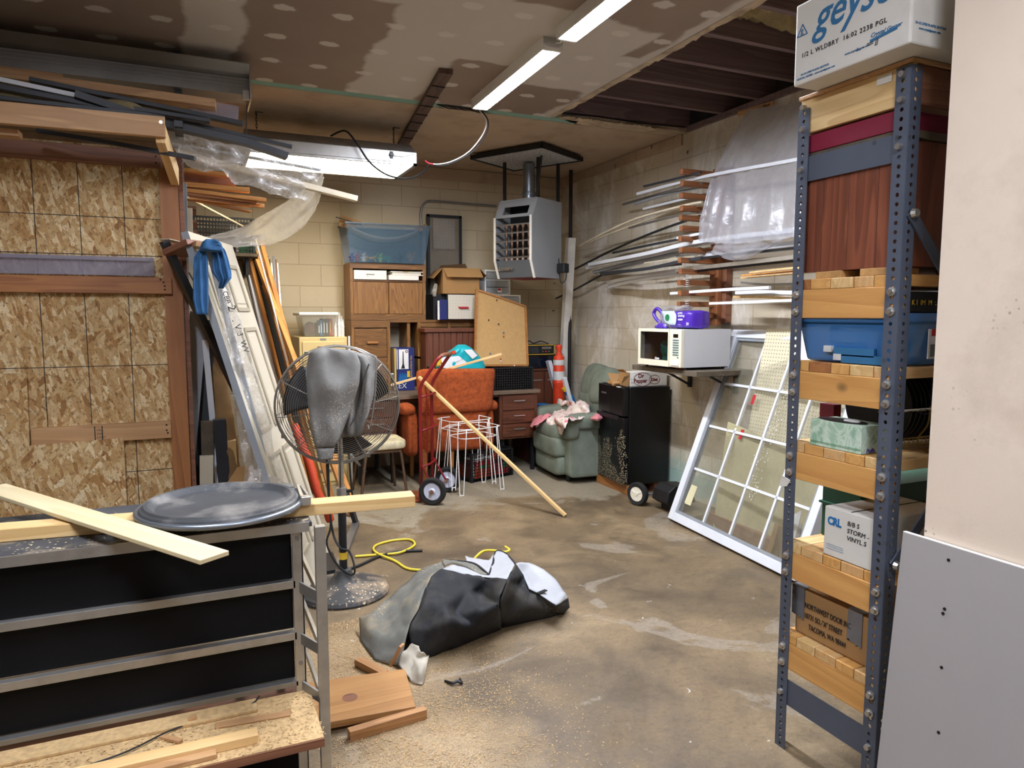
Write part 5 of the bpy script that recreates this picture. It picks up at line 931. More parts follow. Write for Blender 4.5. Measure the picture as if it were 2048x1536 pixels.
for a, c in ((3.14, 3.33), (3.34, 3.54)):
    d = B('door', m_walz, (a, 6.664, .55), (c, 6.682, .955), tc, .003, True); pl('pull_strip', m_steel, (a+.03, 6.658, .86), (c-.02, 6.665, .872), d)
tv = thing('television', 'old dark television on the corner cabinet under the radio', 'television', (3.32, 6.85, .986)); B('case', m_black, (3.13, 6.72, .987), (3.52, 7.04, 1.13), tv, .006, True); pl('screen', pm('tube_glass', '101725', .1), (3.17, 6.716, 1.0), (3.43, 6.722, 1.115), tv)
rd = thing('radio', 'black radio with a yellowed frame on top of the old television', 'radio', (3.32, 6.85, 1.131)); B('case', m_black, (3.14, 6.70, 1.132), (3.47, 6.98, 1.235), rd, .004, True); b = MB()
for a, c in (((3.14, 1.132), (3.47, 1.139)), ((3.14, 1.229), (3.47, 1.236)), ((3.463, 1.132), (3.47, 1.236))): b.box((a[0], 6.694, a[1]), (c[0], 6.702, c[1]))
b.build('trim', m_yel, rd, True); pl('cassette_bay', m_dgrey, (3.17, 6.695, 1.15), (3.28, 6.701, 1.215), rd); pl('dial', m_gunm, (3.32, 6.695, 1.19), (3.43, 6.701, 1.215), rd)
for k in range(3): MB().cyl((3.33+k*.035, 6.69, 1.165), (3.33+k*.035, 6.7, 1.165), .008, 10).build('knob', m_alud if k != 1 else m_orcord, rd, True)
MB().tube(bez([(3.16, 6.8, 1.24), (3.2, 6.76, 1.275), (3.26, 6.78, 1.25), (3.36, 6.8, 1.27), (3.44, 6.78, 1.24)]), .006, 6).build('strap', m_black, rd, True)
tag(B('storage_bin', m_tubf, (3.13, 6.34, .36), (3.31, 6.62, .58)), 'smoky plastic bin right of the desk behind the orange post', 'bin'); tag(B('bin_lid', m_dgrey, (3.12, 6.33, .581), (3.32, 6.63, .6)), 'dark lid of the bin right of the desk', 'lid'); tag(B('blue_case', m_bluel, (3.14, 6.36, .601), (3.31, 6.6, .63), bev=.005), 'flat blue case lying on the bin right of the desk', 'case')
tag(B('lower_bin', m_dgrey, (3.13, 6.34, 0), (3.31, 6.62, .359)), 'dark bin on the floor under the smoky bin', 'bin')
# heater in the corner
a_ = math.atan2(-.5, -.866); Hc = V((2.90, 6.15, 0))
ht = thing('unit_heater', 'grey gas unit heater hanging in the corner, front with louvres', 'heater', (Hc.x, Hc.y, 1.89), a_-0)   # local +x is the front
pr = [(.25, 2.44), (.25, 2.05), (.19, 1.895), (-.25, 1.895), (-.25, 2.62), (.16, 2.62)]; w2_ = .215; zo = 1.89
for s in (-1, 1): MB().prism([(x, s*w2_, z-zo) for x, z in pr], (0, 0, 0), (0, -s*.012, 0)).build('side_panel', m_heat, ht, bev=.003)
b = MB(); b.hexa([(.185, -w2_+.01, .008), (.185, w2_-.01, .008), (.24, w2_-.01, .165), (.24, -w2_+.01, .165), (.17, -w2_+.01, .008), (.17, w2_-.01, .008), (.22, w2_-.01, .165), (.22, -w2_+.01, .165)]); b.build('lower_front', m_heatd, ht)
b = MB(); b.prism([(.24, -w2_+.01, .555), (.15, -w2_+.01, .73), (.13, -w2_+.01, .73), (.22, -w2_+.01, .555)], (0, 0, 0), (0, .06, 0)); b.prism([(.24, w2_-.07, .555), (.15, w2_-.07, .73), (.13, w2_-.07, .73), (.22, w2_-.07, .555)], (0, 0, 0), (0, .06, 0)); b.prism([(.24, -w2_+.01, .555), (.225, -w2_+.01, .585), (.205, -w2_+.01, .585), (.22, -w2_+.01, .555)], (0, 0, 0), (0, .41, 0)); b.prism([(.185, -w2_+.01, .66), (.15, -w2_+.01, .73), (.13, -w2_+.01, .73), (.165, -w2_+.01, .66)], (0, 0, 0), (0, .41, 0)); b.build('upper_front', m_heat, ht)
MB().box((-.249, -w2_+.01, .72), (.16, w2_-.01, .73)).build('top_panel', m_heat, ht); MB().box((-.249, -w2_+.01, .005), (.18, w2_-.01, .012)).build('base_pan', m_maroon, ht); MB().box((-.249, -w2_+.01, .01), (-.24, w2_-.01, .725)).build('back_panel', m_heat, ht); MB().box((.0, -w2_+.012, .02), (.01, w2_-.012, .72)).build('inner_wall', m_hole, ht)
for k in range(5): z = .19+k*.075; MB().beam((.243, -w2_+.01, z), (.243, w2_-.01, z), .03, .012, (.3, 0, 1)).build('louvre', m_alud, ht)
for k in range(6): y = -.16+k*.064; MB().lathe([(.017, 0), (.01, .05), (.01, .3), (.02, .33)], 10, (.13, y, .17)).build('burner_tube', m_copper, ht, sm=40)
for s in (-1, 1): MB().prism([(.255, s*w2_, .56), (.262, s*w2_, .56), (.262, s*w2_, .16), (.2, s*w2_, .0), (.19, s*w2_, .0), (.25, s*w2_, .16)], (0, 0, 0), (0, -s*.022, 0)).build('edge_trim', m_cardw, ht)
R0 = wmx(ht)
txt('badge', 'Luxaire', .055, R0 @ V((.226, -.185, .075)), R0.to_3x3() @ V((0, 1, 0)), R0.to_3x3() @ V((.33, 0, 1)), m_steel, ht, shear=.35, bold=.0008, ext=.003)
MB().cyl((-.08, -.05, .73), (-.08, -.05, 1.09), .058, 24).build('flue_pipe', m_galv, ht, sm=40); MB().lathe([(.064, .8), (.066, .815), (.064, .83)], 24, (-.08, -.05, 0)).build('flue_band', m_galv, ht)
for x, y in ((.12, -.19), (.12, .19), (-.22, -.19), (-.22, .19)): MB().box((x-.012, y-.012, .725), (x+.012, y+.012, 1.09)).build('hanger', m_black, ht)
MB().tube([(.14, .19, .74), (.2, .28, 1.08)], .012, 6).build('brace', m_black, ht)
MB().tube(bez([(-.2, w2_, .2), (-.19, w2_+.03, -.02), (-.22, w2_+.07, .0), (-.22, w2_+.08, .13)]), .005, 6).build('cable', m_blackc, ht)
MB().box((-.25, w2_+.001, .06), (-.16, w2_+.09, .15)).build('gas_valve', m_blackm, ht, bev=.01)
pt = thing('ceiling_plate', 'mottled grey fireproof panel on the ceiling above the heater', 'panel', (2.88, 6.14, 3.0), a_); B('board', m_asb, (-.33, -.39, -.0), (.33, .39, .02), pt); b = MB()
for a, c in (((-.345, -.405), (.345, -.385)), ((-.345, .385), (.345, .405)), ((-.345, -.405), (-.325, .405)), ((.325, -.405), (.345, .405))): b.box((a[0], a[1], -.008), (c[0], c[1], .03))
b.build('angle_frame', m_black, pt)
tag(MB().cyl((3.61, 6.62, 0), (3.61, 6.62, CZ-.012), .019, 12).build('steel_pole', m_black, sm=40), 'thin black steel pole in the corner behind the white downspout', 'pole')
ds = stick('downspout', 'white ribbed downspout standing in the right rear corner', 'downspout', (3.62, 6.86, 0.0), (3.56, 6.52, 2.345), .085, .07, m_downsp, up=(0, -1, 0)); ds['label'] = 'white ribbed downspout leaning in the right rear corner'
b = MB()
for k in range(5): b.box((.01, -.038+k*.016, .035), (2.33, -.03+k*.016, .039)); b.box((.01, -.038+k*.016, -.039), (2.33, -.03+k*.016, -.035))
b.build('rib', m_downsp, ds)
cb_ = thing('conduit', 'thin grey conduit bending over the wire screen to the heater', 'conduit', (2.1, 7.05, 1.5)); MB().tube(bez([(2.12, 7.055, 1.5), (2.12, 7.055, 2.4), (2.12, 7.055, 2.60), (2.17, 7.055, 2.69), (2.26, 7.055, 2.71), (2.6, 7.055, 2.705), (2.95, 7.055, 2.70)]), .011, 8).build('pipe', m_alud, cb_, True, sm=True)
for z, x in ((2.5, 3.7), (2.1, 3.69), (1.9, 3.7), (1.6, 3.69)): tag(MB().cyl((x-.05, D-.05, z), (x-.05, D, z), .006, 6).build('wall_bolt', m_gunm), 'rusty bolt poking out of the back wall near the right corner', 'bolt', 'bolts in the back wall corner')
# traffic post and stuff by it
dl = thing('delineator_post', 'orange traffic post with two white bands in the corner beside the recliner', 'traffic post', (3.435, 6.53, 0)); MB().lathe([(.13, 0), (.13, .03), (.07, .06)], 24).build('base', m_black, dl, sm=40)
MB().lathe([(.062, .04), (.062, .83), (.067, .84), (.067, .855), (.06, .865), (.056, 1.1), (.052, 1.12), (.03, 1.14), (.022, 1.17), (.032, 1.205), (.034, 1.225), (.028, 1.24), (.0, 1.243)], 28).build('tube', m_conor, dl, sm=50)
for z0, z1 in ((.875, .965), (1.03, 1.085)): MB().lathe([(.0605, z0), (.0605, z1)], 28).build('reflective_band', m_refl, dl, sm=40)
for lab, p, q, w_ in (('white gutter length leaning behind the orange traffic post', (3.36, 6.62, 1.07), (3.66, 6.62, .02), .07), ('wide white gutter length leaning to the right of the orange traffic post', (3.47, 6.67, 1.06), (3.70, 6.64, .02), .06), ('white plastic strip leaning across the orange traffic post', AY(1128, 755, 6.45), (3.71, 6.45, .02), .05)): sk(lab, p, q, w_, .04, m_whitev, 'gutter', 'gutter', 'gutter lengths by the traffic post')
tg = thing('tool_handle', 'blue and yellow tool handle propped behind the recliner', 'handle', AY(1140, 790, 6.1)); MB().tube(bez([AY(1129, 778, 6.46), AY(1136, 790, 6.46), AY(1148, 808, 6.46), (3.71, 6.5, .02)]), .022, 10).build('grip', m_bluel, tg, True, sm=True); MB().tube([AY(1127, 775, 6.46), AY(1131, 782, 6.46)], .026, 10).build('end_cap', m_yel, tg, True)
# ---------------------------------------------------------------- middle: chairs, hand truck, wire stands, crate
oc = thing('armchair', 'orange upholstered armchair pushed into the desk, back to the viewer', 'chair', (2.1, 6.2, 0))
pxcloth('backrest', 0, 0, [(738, 846, 866), (740, 836, 985), (744, 833, 990), (755, 832, 990), (790, 836, 987), (818, 839, 985), (826, 841, 982), (830, 846, 976)], 6.0, .055, m_orange, 30, 26, lambda u, v: .004*noise.noise(V((u*8, v*8, 1))), oc, .08)
pxcloth('lower_back', 0, 0, [(826, 842, 976), (840, 844, 972), (880, 848, 968), (900, 850, 965), (906, 853, 962)], 6.02, .03, m_orange, 24, 16, None, oc, .06)
MB().box((1.80, 6.05, .32), (2.40, 6.55, .46)).build('seat', m_orange, oc, True, .04)
for x in (1.70, 2.50):
    MB().sq((x, 6.28, .70), (.13, .46, .11), .7, .5).build('armrest', m_orange, oc, True, sm=True); MB().sq((x+(.03 if x < 2 else -.03), 6.28, .48), (.10, .42, .42), .35, .35).build('arm_panel', m_orange, oc, True, sm=True)
for x, y in ((1.83, 6.06), (2.08, 6.06), (1.83, 6.5), (2.08, 6.5)): MB().cyl((x, y, 0), (x, y, .34), .018, 12, .028).build('leg', m_oakf, oc, True)
b = MB()
for i in range(22): z = .46+i*.024; b.sq((1.853-.002*i, 5.93, z), (.014, .012, .018), .8, nu=8, nv=5)
b.build('back_seam', m_orange, oc, True)
vc = thing('kitchen_chair', 'cream vinyl seated metal chair between the fan and the orange armchair', 'chair', (1.42, 6.0, 0))
m_vin = pm('cracked_cream_vinyl', 'd3c7a2', .55, var=.1, vs=5, dirt=('5b4a30', .8, 7), bump=.2, bs=20)
MB().sq((1.40, 5.99, .45), (.40, .40, .085), .35, .35).build('seat', m_vin, vc, True, sm=True)
m_brz = pm('bronze_tube', '6f5946', .4, .6)
for x, y, fx, fy in ((1.25, 5.84, 1.19, 5.79), (1.55, 5.84, 1.585, 5.79), (1.25, 6.15, 1.20, 6.2), (1.55, 6.15, 1.585, 6.2)): MB().tube(bez([(1.40, y, .405), (x-.03*(1 if x > 1.4 else -1), y, .4), (x, y, .37), (fx, fy, .0)]), .0125, 8).build('leg', m_brz, vc, True, sm=True)
for y in (5.84, 6.15): MB().tube([(1.25, y, .39), (1.55, y, .39)], .01, 8).build('rail', m_brz, vc, True)
MB().tube(bez([(1.22, 5.9, .08), (1.22, 6.1, .08)]), .008, 8).build('stretcher', m_brz, vc, True)
MB().sq((1.22, 6.2, .74), (.05, .05, .01), 1).build('glide', m_brz, vc, True) if 0 else None
ht_ = thing('hand_truck', 'red two wheeled hand truck standing in front of the orange armchair', 'hand truck', (1.77, 5.65, 0), math.atan2(-.58, .81))
P = [(-.05, -.15, .03), (-.05, -.15, .5), (-.05, -.15, .95), (-.03, -.15, 1.0), (.1, -.145, 1.19), (.125, -.13, 1.215), (.135, -.09, 1.225), (.135, .09, 1.225), (.125, .13, 1.215), (.1, .145, 1.19), (-.03, .15, 1.0), (-.05, .15, .95), (-.05, .15, .5), (-.05, .15, .03)]
MB().tube(P, .0145, 12).build('frame', m_red, ht_, sm=True); MB().tube([(.122, -.135, 1.212), (.135, -.09, 1.225), (.135, .09, 1.225), (.122, .135, 1.212)], .0165, 12).build('grip', m_brownboard, ht_, sm=True)
for z in (.3, .6, .88): MB().tube(bez([(-.05, -.15, z-.0), (-.0, -.1, z+.01), (.01, 0, z+.015), (.0, .1, z+.01), (-.05, .15, z)]), .01, 8).build('cross_bar', m_red, ht_, sm=True)
MB().beam((-.045, 0, .3), (-.045, 0, .9), .02, .005).build('centre_strap', m_red, ht_)
MB().prism([(-.055, -.18, .005), (-.31, -.16, .005), (-.34, -.1, .005), (-.34, .1, .005), (-.31, .16, .005), (-.055, .18, .005)], (0, 0, 0), (0, 0, .006)).build('toe_plate', pm('rusty_plate', '8a4b2c', .7, .2, var=.3, vs=14), ht_); MB().box((-.062, -.18, .005), (-.05, .18, .12)).build('heel_plate', m_red, ht_)
for s in (-1, 1):
    MB().tube([(-.045, s*.15, .32), (.07, s*.17, .112)], .009, 8).build('wheel_brace', m_red, ht_)
    w_ = MB().lathe([(.075, -.022), (.1, -.026), (.112, -.018), (.114, 0), (.112, .018), (.1, .026), (.075, .022)], 40, (.07, s*.215, .114), 1, False).build('wheel', m_rub, ht_, sm=40)
    MB().lathe([(.076, -.012), (.07, -.017), (.03, -.013), (.018, -.026), (.018, .026), (.03, .013), (.07, .017), (.076, .012)], 32, (.07, s*.215, .114), 1).build('hub', pm('hub_white', 'c4c9da', .45, var=.06, dirt=('8d8478', .5, 9)) if s < 0 else bpy.data.materials['hub_white'], w_, sm=40)
    MB().cyl((.07, s*.235, .114), (.07, s*.255, .114), .014, 12).build('axle_cap', m_brownboard, w_)
MB().cyl((.07, -.22, .114), (.07, .22, .114), .008, 10).build('axle', m_brownboard, ht_)
def stand(label, o, rz, group):
    t = thing('wire_stand', label, 'stand', o, rz, group); A_, B_, H_ = .21, .15, .57
    def ring(a, c, z, nm):
        pts = [(a*x+(.02 if abs(x) < 1 else 0)*0, c*y, z+dz) for x, y, dz in ((-1, -.75, 0), (-.8, -1, 0), (0, -1, -.004), (.8, -1, 0), (1, -.75, 0), (1, .75, 0), (.8, 1, 0), (0, 1, .004), (-.8, 1, 0), (-1, .75, 0))]
        MB().tube(pts, .0042, 8, True).build(nm, m_wirew, t, sm=True)
    ring(A_, B_, H_, 'top_ring'); ring(A_*.86, B_*.86, H_-.085, 'lower_ring')
    for sx in (-1, 1):
        for sy in (-1, 1):
            x, y = sx*A_*1.03, sy*B_*1.05; b = MB(); b.tube(bez([(sx*A_*.72, sy*B_, H_), (x-sx*.028, y, .02), (x-sx*.022, y, .0045), (x+sx*.004, y, .0045), (x+sx*.01, y-sy*.002, .02), (sx*A_*.97, sy*B_*.55, H_)], 6), .0042, 8); b.build('hairpin_leg', m_wirew, t, sm=True)
    return t
s1 = stand('white wire stand on the floor, lower of the two nested ones', (2.195, 5.80, 0), math.atan2(.17, .98), 'nested white wire stands')
s2 = copy_tree(s1, 'white wire stand nested on top of the other one, its feet off the floor', (2.14, 5.86, .062), math.atan2(.17, .98)+.02)
ck = crate('milk_crate', 'black floor crate full of colourful packets behind the white wire stands', (2.26, 6.015, 0), (.95, .31), (.50, .33, .265), .005, .036)
CM = wmx(ck)
for i, (x, z, w_, h_, c, lab) in enumerate(((.05, .02, .2, .12, m_orcord, 'orange packet at the bottom left of the floor crate'), (.26, .02, .21, .12, m_redink, 'red packet at the bottom right of the floor crate'), (.07, .145, .2, .04, m_redink, 'flat red packet on the orange one in the floor crate'), (.28, .145, .18, .035, m_maroon, 'dark red packet on the right in the floor crate'), (.04, .19, .22, .025, m_wht, 'white packet on top in the floor crate'), (.27, .185, .17, .025, m_orcord, 'thin orange packet on top right of the floor crate'), (.1, .11, .12, .035, m_grn, 'green packet in the middle of the floor crate'), (.4, .08, .05, .06, m_grn, 'small green packet at the right end of the floor crate'))):
    b = MB(CM); b.box((x, .012 if i not in (6, 7) else .010, z), (x+w_, .25-.02*i, z+h_)); tag(b.build('packet', c, bev=.006), lab, 'packet', 'packets in the floor crate')
sk('long pale batten leaning from the hand truck down to the open floor', AY(838, 754, 5.87), AZ(1131, 1031, .012), .03, .022, m_pine, 'batten', 'batten'); sk('pale batten resting across the back of the orange armchair and the desk', AY(782, 770, 6.25), AY(1003, 708, 5.93), .028, .02, m_fir2, 'batten', 'batten')
dp = thing('diaper_pack', 'crumpled teal and white plastic pack on the desk behind the orange armchair', 'pack', (2.2, 6.36, DT))
pxcloth('bag', 0, 0, [(689, 916, 930), (696, 908, 942), (706, 893, 952), (716, 880, 960), (724, 873, 966), (735, 872, 971), (752, 876, 972), (768, 884, 968), (777, 890, 960)], 6.3, .075, m_teal, 24, 24, lambda u, v: .02*noise.noise(V((u*5, v*5, 3))), dp, .07)
for nm, m, P_ in (('white_panel', m_wht, [(884, 716), (918, 712), (934, 725), (905, 738), (880, 735)]), ('white_corner', m_wht, [(928, 700), (944, 699), (955, 711), (945, 718)]), ('orange_patch', m_orcord, [(903, 704), (910, 701), (913, 706), (906, 709)]), ('orange_corner', m_yel, [(874, 722), (882, 718), (884, 727), (875, 733)])):
    MB().prism([AY(x, y, 6.215) for x, y in P_], (0, 0, 0), (0, .045, 0)).build(nm, m, dp, True)
txt('print', '----  ----', .03, AY(912, 726, 6.21), V((.9, 0, .42)), V((-.42, 0, .9)), m_ink, dp)
# ---------------------------------------------------------------- right: recliner, fridge, shelf, microwave
rc = thing('recliner', 'sage green velour recliner in the right rear corner, floral blanket on it', 'recliner', (3.385, 5.95, 0), R(-4)); rl = lambda nm, c, s_, e=.4, e2=None: MB().sq(c, s_, e, e2).build(nm, m_velour, rc, sm=True)
rl('base', (.06, 0, .24), (.60, .62, .36), .12, .12); rl('footrest_lower', (-.30, 0, .155), (.17, .58, .2), .35, .3); rl('footrest_upper', (-.315, 0, .325), (.19, .60, .2), .4, .3); rl('seat_cushion', (-.12, 0, .465), (.58, .6, .18), .45, .4)
for s in (-1, 1):
    rl('arm_side', (.02, s*.335, .31), (.66, .14, .5), .14, .14); rl('armrest', (-.0, s*.345, .575), (.68, .2, .15), .55, .5); rl('arm_front_roll', (-.28, s*.345, .52), (.14, .19, .22), .6, .6)
rl('back_frame', (.27, 0, .62), (.18, .66, .8), .3, .3); rl('lower_back_cushion', (.17, 0, .66), (.22, .56, .3), .5, .5)
for s, z, dx in ((.08, .88, .0), (-.16, .86, -.03)): MB(Matrix.Translation((.2+dx, s, z)) @ Matrix.Rotation(R(14), 4, 'Y') @ Matrix.Rotation(R(s*60), 4, 'X')).sq((0, 0, 0), (.22, .42, .38), .7, .7).build('head_pillow', m_velour, rc, sm=True)
b = MB()
for x, y in ((-.25, -.25), (-.25, .25), (.25, -.25), (.25, .25)): b.cyl((x, y, 0), (x, y, .08), .025, 12)
b.build('foot', m_black, rc)
bl_ = thing('blanket', 'crumpled floral cotton blanket with pink lining lying on the recliner seat', 'blanket', (3.28, 6.0, .55))
patch('floral_sheet', m_rose, [(1070, 851, .485), (1080, 842, .53), (1092, 836, .56), (1104, 830, .58), (1111, 814, .60), (1117, 797, .70), (1135, 800, .71), (1152, 810, .68), (1158, 799, .71), (1178, 808, .70), (1180, 826, .64), (1178, 838, .60), (1160, 838, .62), (1138, 839, .63), (1131, 853, .58), (1124, 869, .46), (1104, 859, .475), (1085, 851, .48)], [(1100, 845, .55), (1118, 838, .62), (1112, 852, .52), (1130, 818, .58), (1145, 825, .63), (1160, 822, .64), (1125, 808, .67), (1168, 815, .69), (1108, 838, .585), (1140, 832, .61)], .03, 14, 3, 4, bl_)
patch('pink_lining', m_pink, [(1060, 852, .47), (1066, 841, .51), (1080, 832, .56), (1097, 826, .60), (1105, 831, .585), (1092, 838, .565), (1080, 844, .535), (1070, 853, .49)], [(1085, 836, .57)], .02, 16, 6, 3, bl_)
patch('pink_corner', m_pink, [(1180, 838, .62), (1192, 828, .64), (1203, 826, .64), (1206, 838, .62), (1195, 842, .62)], [(1194, 834, .66)], .01, 16, 7, 3, bl_)
tag(MB().box((3.335, 5.04, 0), (3.425, 5.58, .085)).build('timber_block', wood('block_timber', '7d4d24', 'a8713c', 1, 1), bev=.004), 'short timber under the front edge of the black fridge', 'timber'); tag(MB().box((3.62, 5.06, 0), (3.70, 5.54, .085)).build('timber_block', m_brownboard), 'timber under the back edge of the black fridge', 'timber')
fr = thing('mini_fridge', 'small black two door fridge standing on timber by the block wall, sawdust on its door', 'fridge', (3.285, 5.05, .086), R(-5)); B('cabinet', m_fridge, (.05, 0, 0), (.45, .52, .85), fr, .012)
b = MB()
for z0, z1, nm in ((.60, .845, 'freezer_door'), (.006, .585, 'fridge_door')):
    d = MB().prism([(.048, .006, z0), (.01, .01, z0), (.0, .03, z0), (-.006, .26, z0), (.0, .49, z0), (.01, .51, z0), (.048, .514, z0)], (0, 0, 0), (0, 0, z1-z0)).build(nm, m_fridgef, fr, bev=.004)
    if z0 > .5: MB().box((-.008, .33, .765), (-.003, .42, .778)).build('badge', m_steel, d)
MB().prism([(.0, .1, .56), (-.022, .14, .562), (-.022, .48, .562), (.0, .51, .56)], (0, 0, 0), (0, 0, .035)).build('handle_lip', m_black, fr); MB().box((.05, .0, .585), (.056, .52, .6)).build('door_gap', m_hole, fr); MB().box((.0, .0, .85), (.03, .06, .858)).build('hinge_cover', m_black, fr); b = MB(); b.box((.03, .02, .8495), (.44, .5, .852)); b.build('dusty_top', m_dbench, fr)
FM = wmx(fr)
dr = thing('soda_carton', 'torn white soda carton lying on the black fridge under the shelf', 'carton', FM @ V((.25, .12, .853))); X0, X1, Y0, Y1, Z1 = .05, .43, .03, .16, .125
def fl_(nm, mat, lo, hi, bev=0): return MB(FM).box((lo[0], lo[1], .853+lo[2]), (hi[0], hi[1], .853+hi[2])).build(nm, mat, dr, True, bev)
fl_('carton', m_cardw, (X0+.02, Y0, 0), (X1, Y1, Z1), .003); fl_('inside', m_card, (X0-.02, Y0+.004, .008), (X0+.022, Y1-.004, Z1-.004))
for P_ in ([(-.02, Y0, .02), (.05, Y0, .0), (.07, Y0, .1), (.0, Y0-.02, .09)], [(.07, Y0, .1), (.07, Y1, .1), (.02, Y1+.02, .14), (.02, Y0+.03, .15)], [(-.03, Y1, .0), (.06, Y1, .0), (.06, Y1, .1), (-.06, Y1+.04, .11)]):
    f = MB(FM).add([(p[0], p[1], .853+p[2]) for p in P_], [(0, 1, 2, 3)]).build('torn_flap', m_card, dr, True, fixn=False); k = f.modifiers.new('t', 'SOLIDIFY'); k.thickness = .003
f3 = FM.to_3x3(); tx = lambda s, x, z, sz, m, **k: txt('lettering', s, sz, FM @ V((x, Y0-.0015, .853+z)), f3 @ V((1, 0, 0)), V((0, 0, 1)), m, dr, **k)
tx('Dr', .145, .075, .05, m_maroon, bold=.001); tx('Pepper', .105, .032, .052, m_maroon, bold=.001, sx=.85); tx('Diet', .275, .045, .034, m_maroon, bold=.0008)
b = MB(FM); b.tube([(.19+.085*cos(2*pi*i/40), Y0-.001, .853+.06+.058*sin(2*pi*i/40)) for i in range(40)], .002, 5, True); b.tube([(.305+.05*cos(2*pi*i/40), Y0-.001, .853+.057+.038*sin(2*pi*i/40)) for i in range(40)], .0016, 5, True); b.build('oval_mark', m_maroon, dr, True); tx('L', .08, .06, .02, m_ink); tx('= =', .08, .03, .016, m_ink)
tag(MB(FM).sq((.02, .22, .853+.022), (.11, .16, .044), .8).build('paper_wrapper', m_card, sm=True), 'crumpled brown wrapper on the fridge in front of the soda carton', 'wrapper'); tag(MB(FM).sq((.03, .1, .853+.12), (.05, .06, .04), .8).build('paper_cup', m_pink, sm=True) if 0 else MB(FM).box((-.05, -.0, .853), (-.03, .05, .858)).build('scrap', m_cardw), 'white paper scrap on the front edge of the fridge', 'scrap')
sh = thing('wall_shelf', 'weathered plywood shelf on the right wall carrying the microwave', 'shelf', (3.5, 4.46, 1.11)); B('board', m_shelfw, (3.24, 4.05, 1.108), (XR-.004, 4.87, 1.145), sh, .002, True)
for y in (4.2, 4.75): MB().box((3.45, y, 1.09), (XR-.004, y+.03, 1.107)).build('bracket', m_dgrey, sh, True); MB().box((XR-.03, y, .95), (XR-.004, y+.03, 1.09)).build('bracket', m_dgrey, sh, True); MB().beam((3.5, y+.015, 1.09), (XR-.02, y+.015, .97), .02, .015).build('strut', m_dgrey, sh, True)
mw = thing('microwave', 'cream fronted microwave with a dark window on the wall shelf', 'microwave', (3.43, 4.46, 1.147)); x0, x1, y0, y1, z0, z1 = 3.235, 3.66, 4.19, 4.72, 1.165, 1.445
m_gwe = pm('grey_white_enamel', 'cfd0d2', .45, var=.03); b = MB()
for lo, hi in (((x0, y0, z0), (x1, y0+.13, z1)), ((x0, y1-.02, z0), (x1, y1, z1)), ((x0, y0+.13, z0), (x1, y1-.02, z0+.02)), ((x0, y0+.13, z1-.015), (x1, y1-.02, z1)), ((x1-.05, y0+.13, z0+.02), (x1, y1-.02, z1-.015))): b.box(lo, hi)
b.build('case', m_gwe, mw, True); B('control_panel', m_crm, (x0-.03, y0, z0), (x0-.0005, y0+.134, z1), mw, .004, True); b = MB()
for lo, hi in (((x0+.001, y1-.024, z0+.02), (x1-.05, y1-.021, z1-.016)), ((x1-.055, y0+.13, z0+.02), (x1-.051, y1-.021, z1-.016)), ((x0+.001, y0+.1305, z0+.02), (x1-.05, y0+.134, z1-.016))): b.box(lo, hi)
b.build('cavity_lining', m_brownboard, mw, True)
b = MB()
for lo, hi in (((x0-.042, y0+.135, z0), (x0-.001, y1, z0+.045)), ((x0-.042, y0+.135, z1-.022), (x0-.001, y1, z1)), ((x0-.042, y1-.03, z0+.045), (x0-.001, y1, z1-.022)), ((x0-.042, y0+.135, z0+.045), (x0-.001, y0+.142, z1-.022))): b.box(lo, hi)
d = b.build('door', m_crm, mw, True); B('window', m_ovgl, (x0-.038, y0+.142, z0+.045), (x0-.034, y1-.03, z1-.022), d, 0, True)
bg = MB(); bg.rows([(z0+.022, 4.36, 4.56), (z0+.07, 4.345, 4.575), (z0+.12, 4.35, 4.58), (z0+.17, 4.42, 4.57), (z0+.20, 4.49, 4.55)], (x0+.1, 0, 0), (0, 1, 0), (0, 0, 1), (-1, 0, 0), .05, .05, 18, 16, lambda u, v: .03*noise.noise(V((u*6, v*6, 2))))
tag(bg.build('packet', pm('teal_packet', '1f8f7c', .25, var=.5, vs=14), sm=True), 'teal plastic packet inside the microwave', 'packet')
txt('door_badge', 'Oster', .024, (x0-.0445, y0+.30, z0+.05), (0, -1, 0), (0, 0, 1), m_wht, d, shear=.2, bold=.0006)
MB().box((x0-.033, y0+.035, z1-.06), (x0-.029, y0+.09, z1-.035)).build('display', m_drkgl, mw, True); b = MB()
for r in range(8):
    for c in range(4 if r < 7 else 1): b.box((x0-.033, y0+.028+c*.018, z1-.085-r*.018), (x0-.029, y0+.041+c*.018, z1-.075-r*.018))
b.build('keypad', pm('key_teal', '4d7077', .5), mw, True); MB().box((x0-.036, y0+.02, z0+.012), (x0-.03, y0+.115, z0+.05)).build('door_button', m_white, mw, True, .003)
b = MB()
for x in (3.26, 3.62):
    for y in (4.22, 4.69): b.cyl((x, y, 1.1455), (x, y, z0), .012, 10)
b.build('foot', m_black, mw, True)
wp = thing('water_pack', 'purple wrapped water bottle pack with a clear carry end on the microwave', 'pack', (3.42, 4.4, 1.446)); o = MB()
o.rows([(1.446, 4.21, 4.50), (1.46, 4.20, 4.51), (1.52, 4.20, 4.51), (1.575, 4.205, 4.50), (1.585, 4.23, 4.49)], (3.40, 0, 0), (0, 1, 0), (0, 0, 1), (-1, 0, 0), .1, .12, 20, 14, lambda u, v: .012*abs(sin(u*13))); o.build('wrap', m_purple, wp, True, sm=True)
o = MB(); o.rows([(1.446, 4.48, 4.68), (1.48, 4.49, 4.66), (1.53, 4.49, 4.61), (1.58, 4.35, 4.6), (1.615, 4.3, 4.6), (1.625, 4.33, 4.58)], (3.36, 0, 0), (0, 1, 0), (0, 0, 1), (-1, 0, 0), .06, .1, 18, 16, lambda u, v: .03*noise.noise(V((u*6, v*6, 2)))); o.build('clear_end', m_film, wp, True, sm=True)
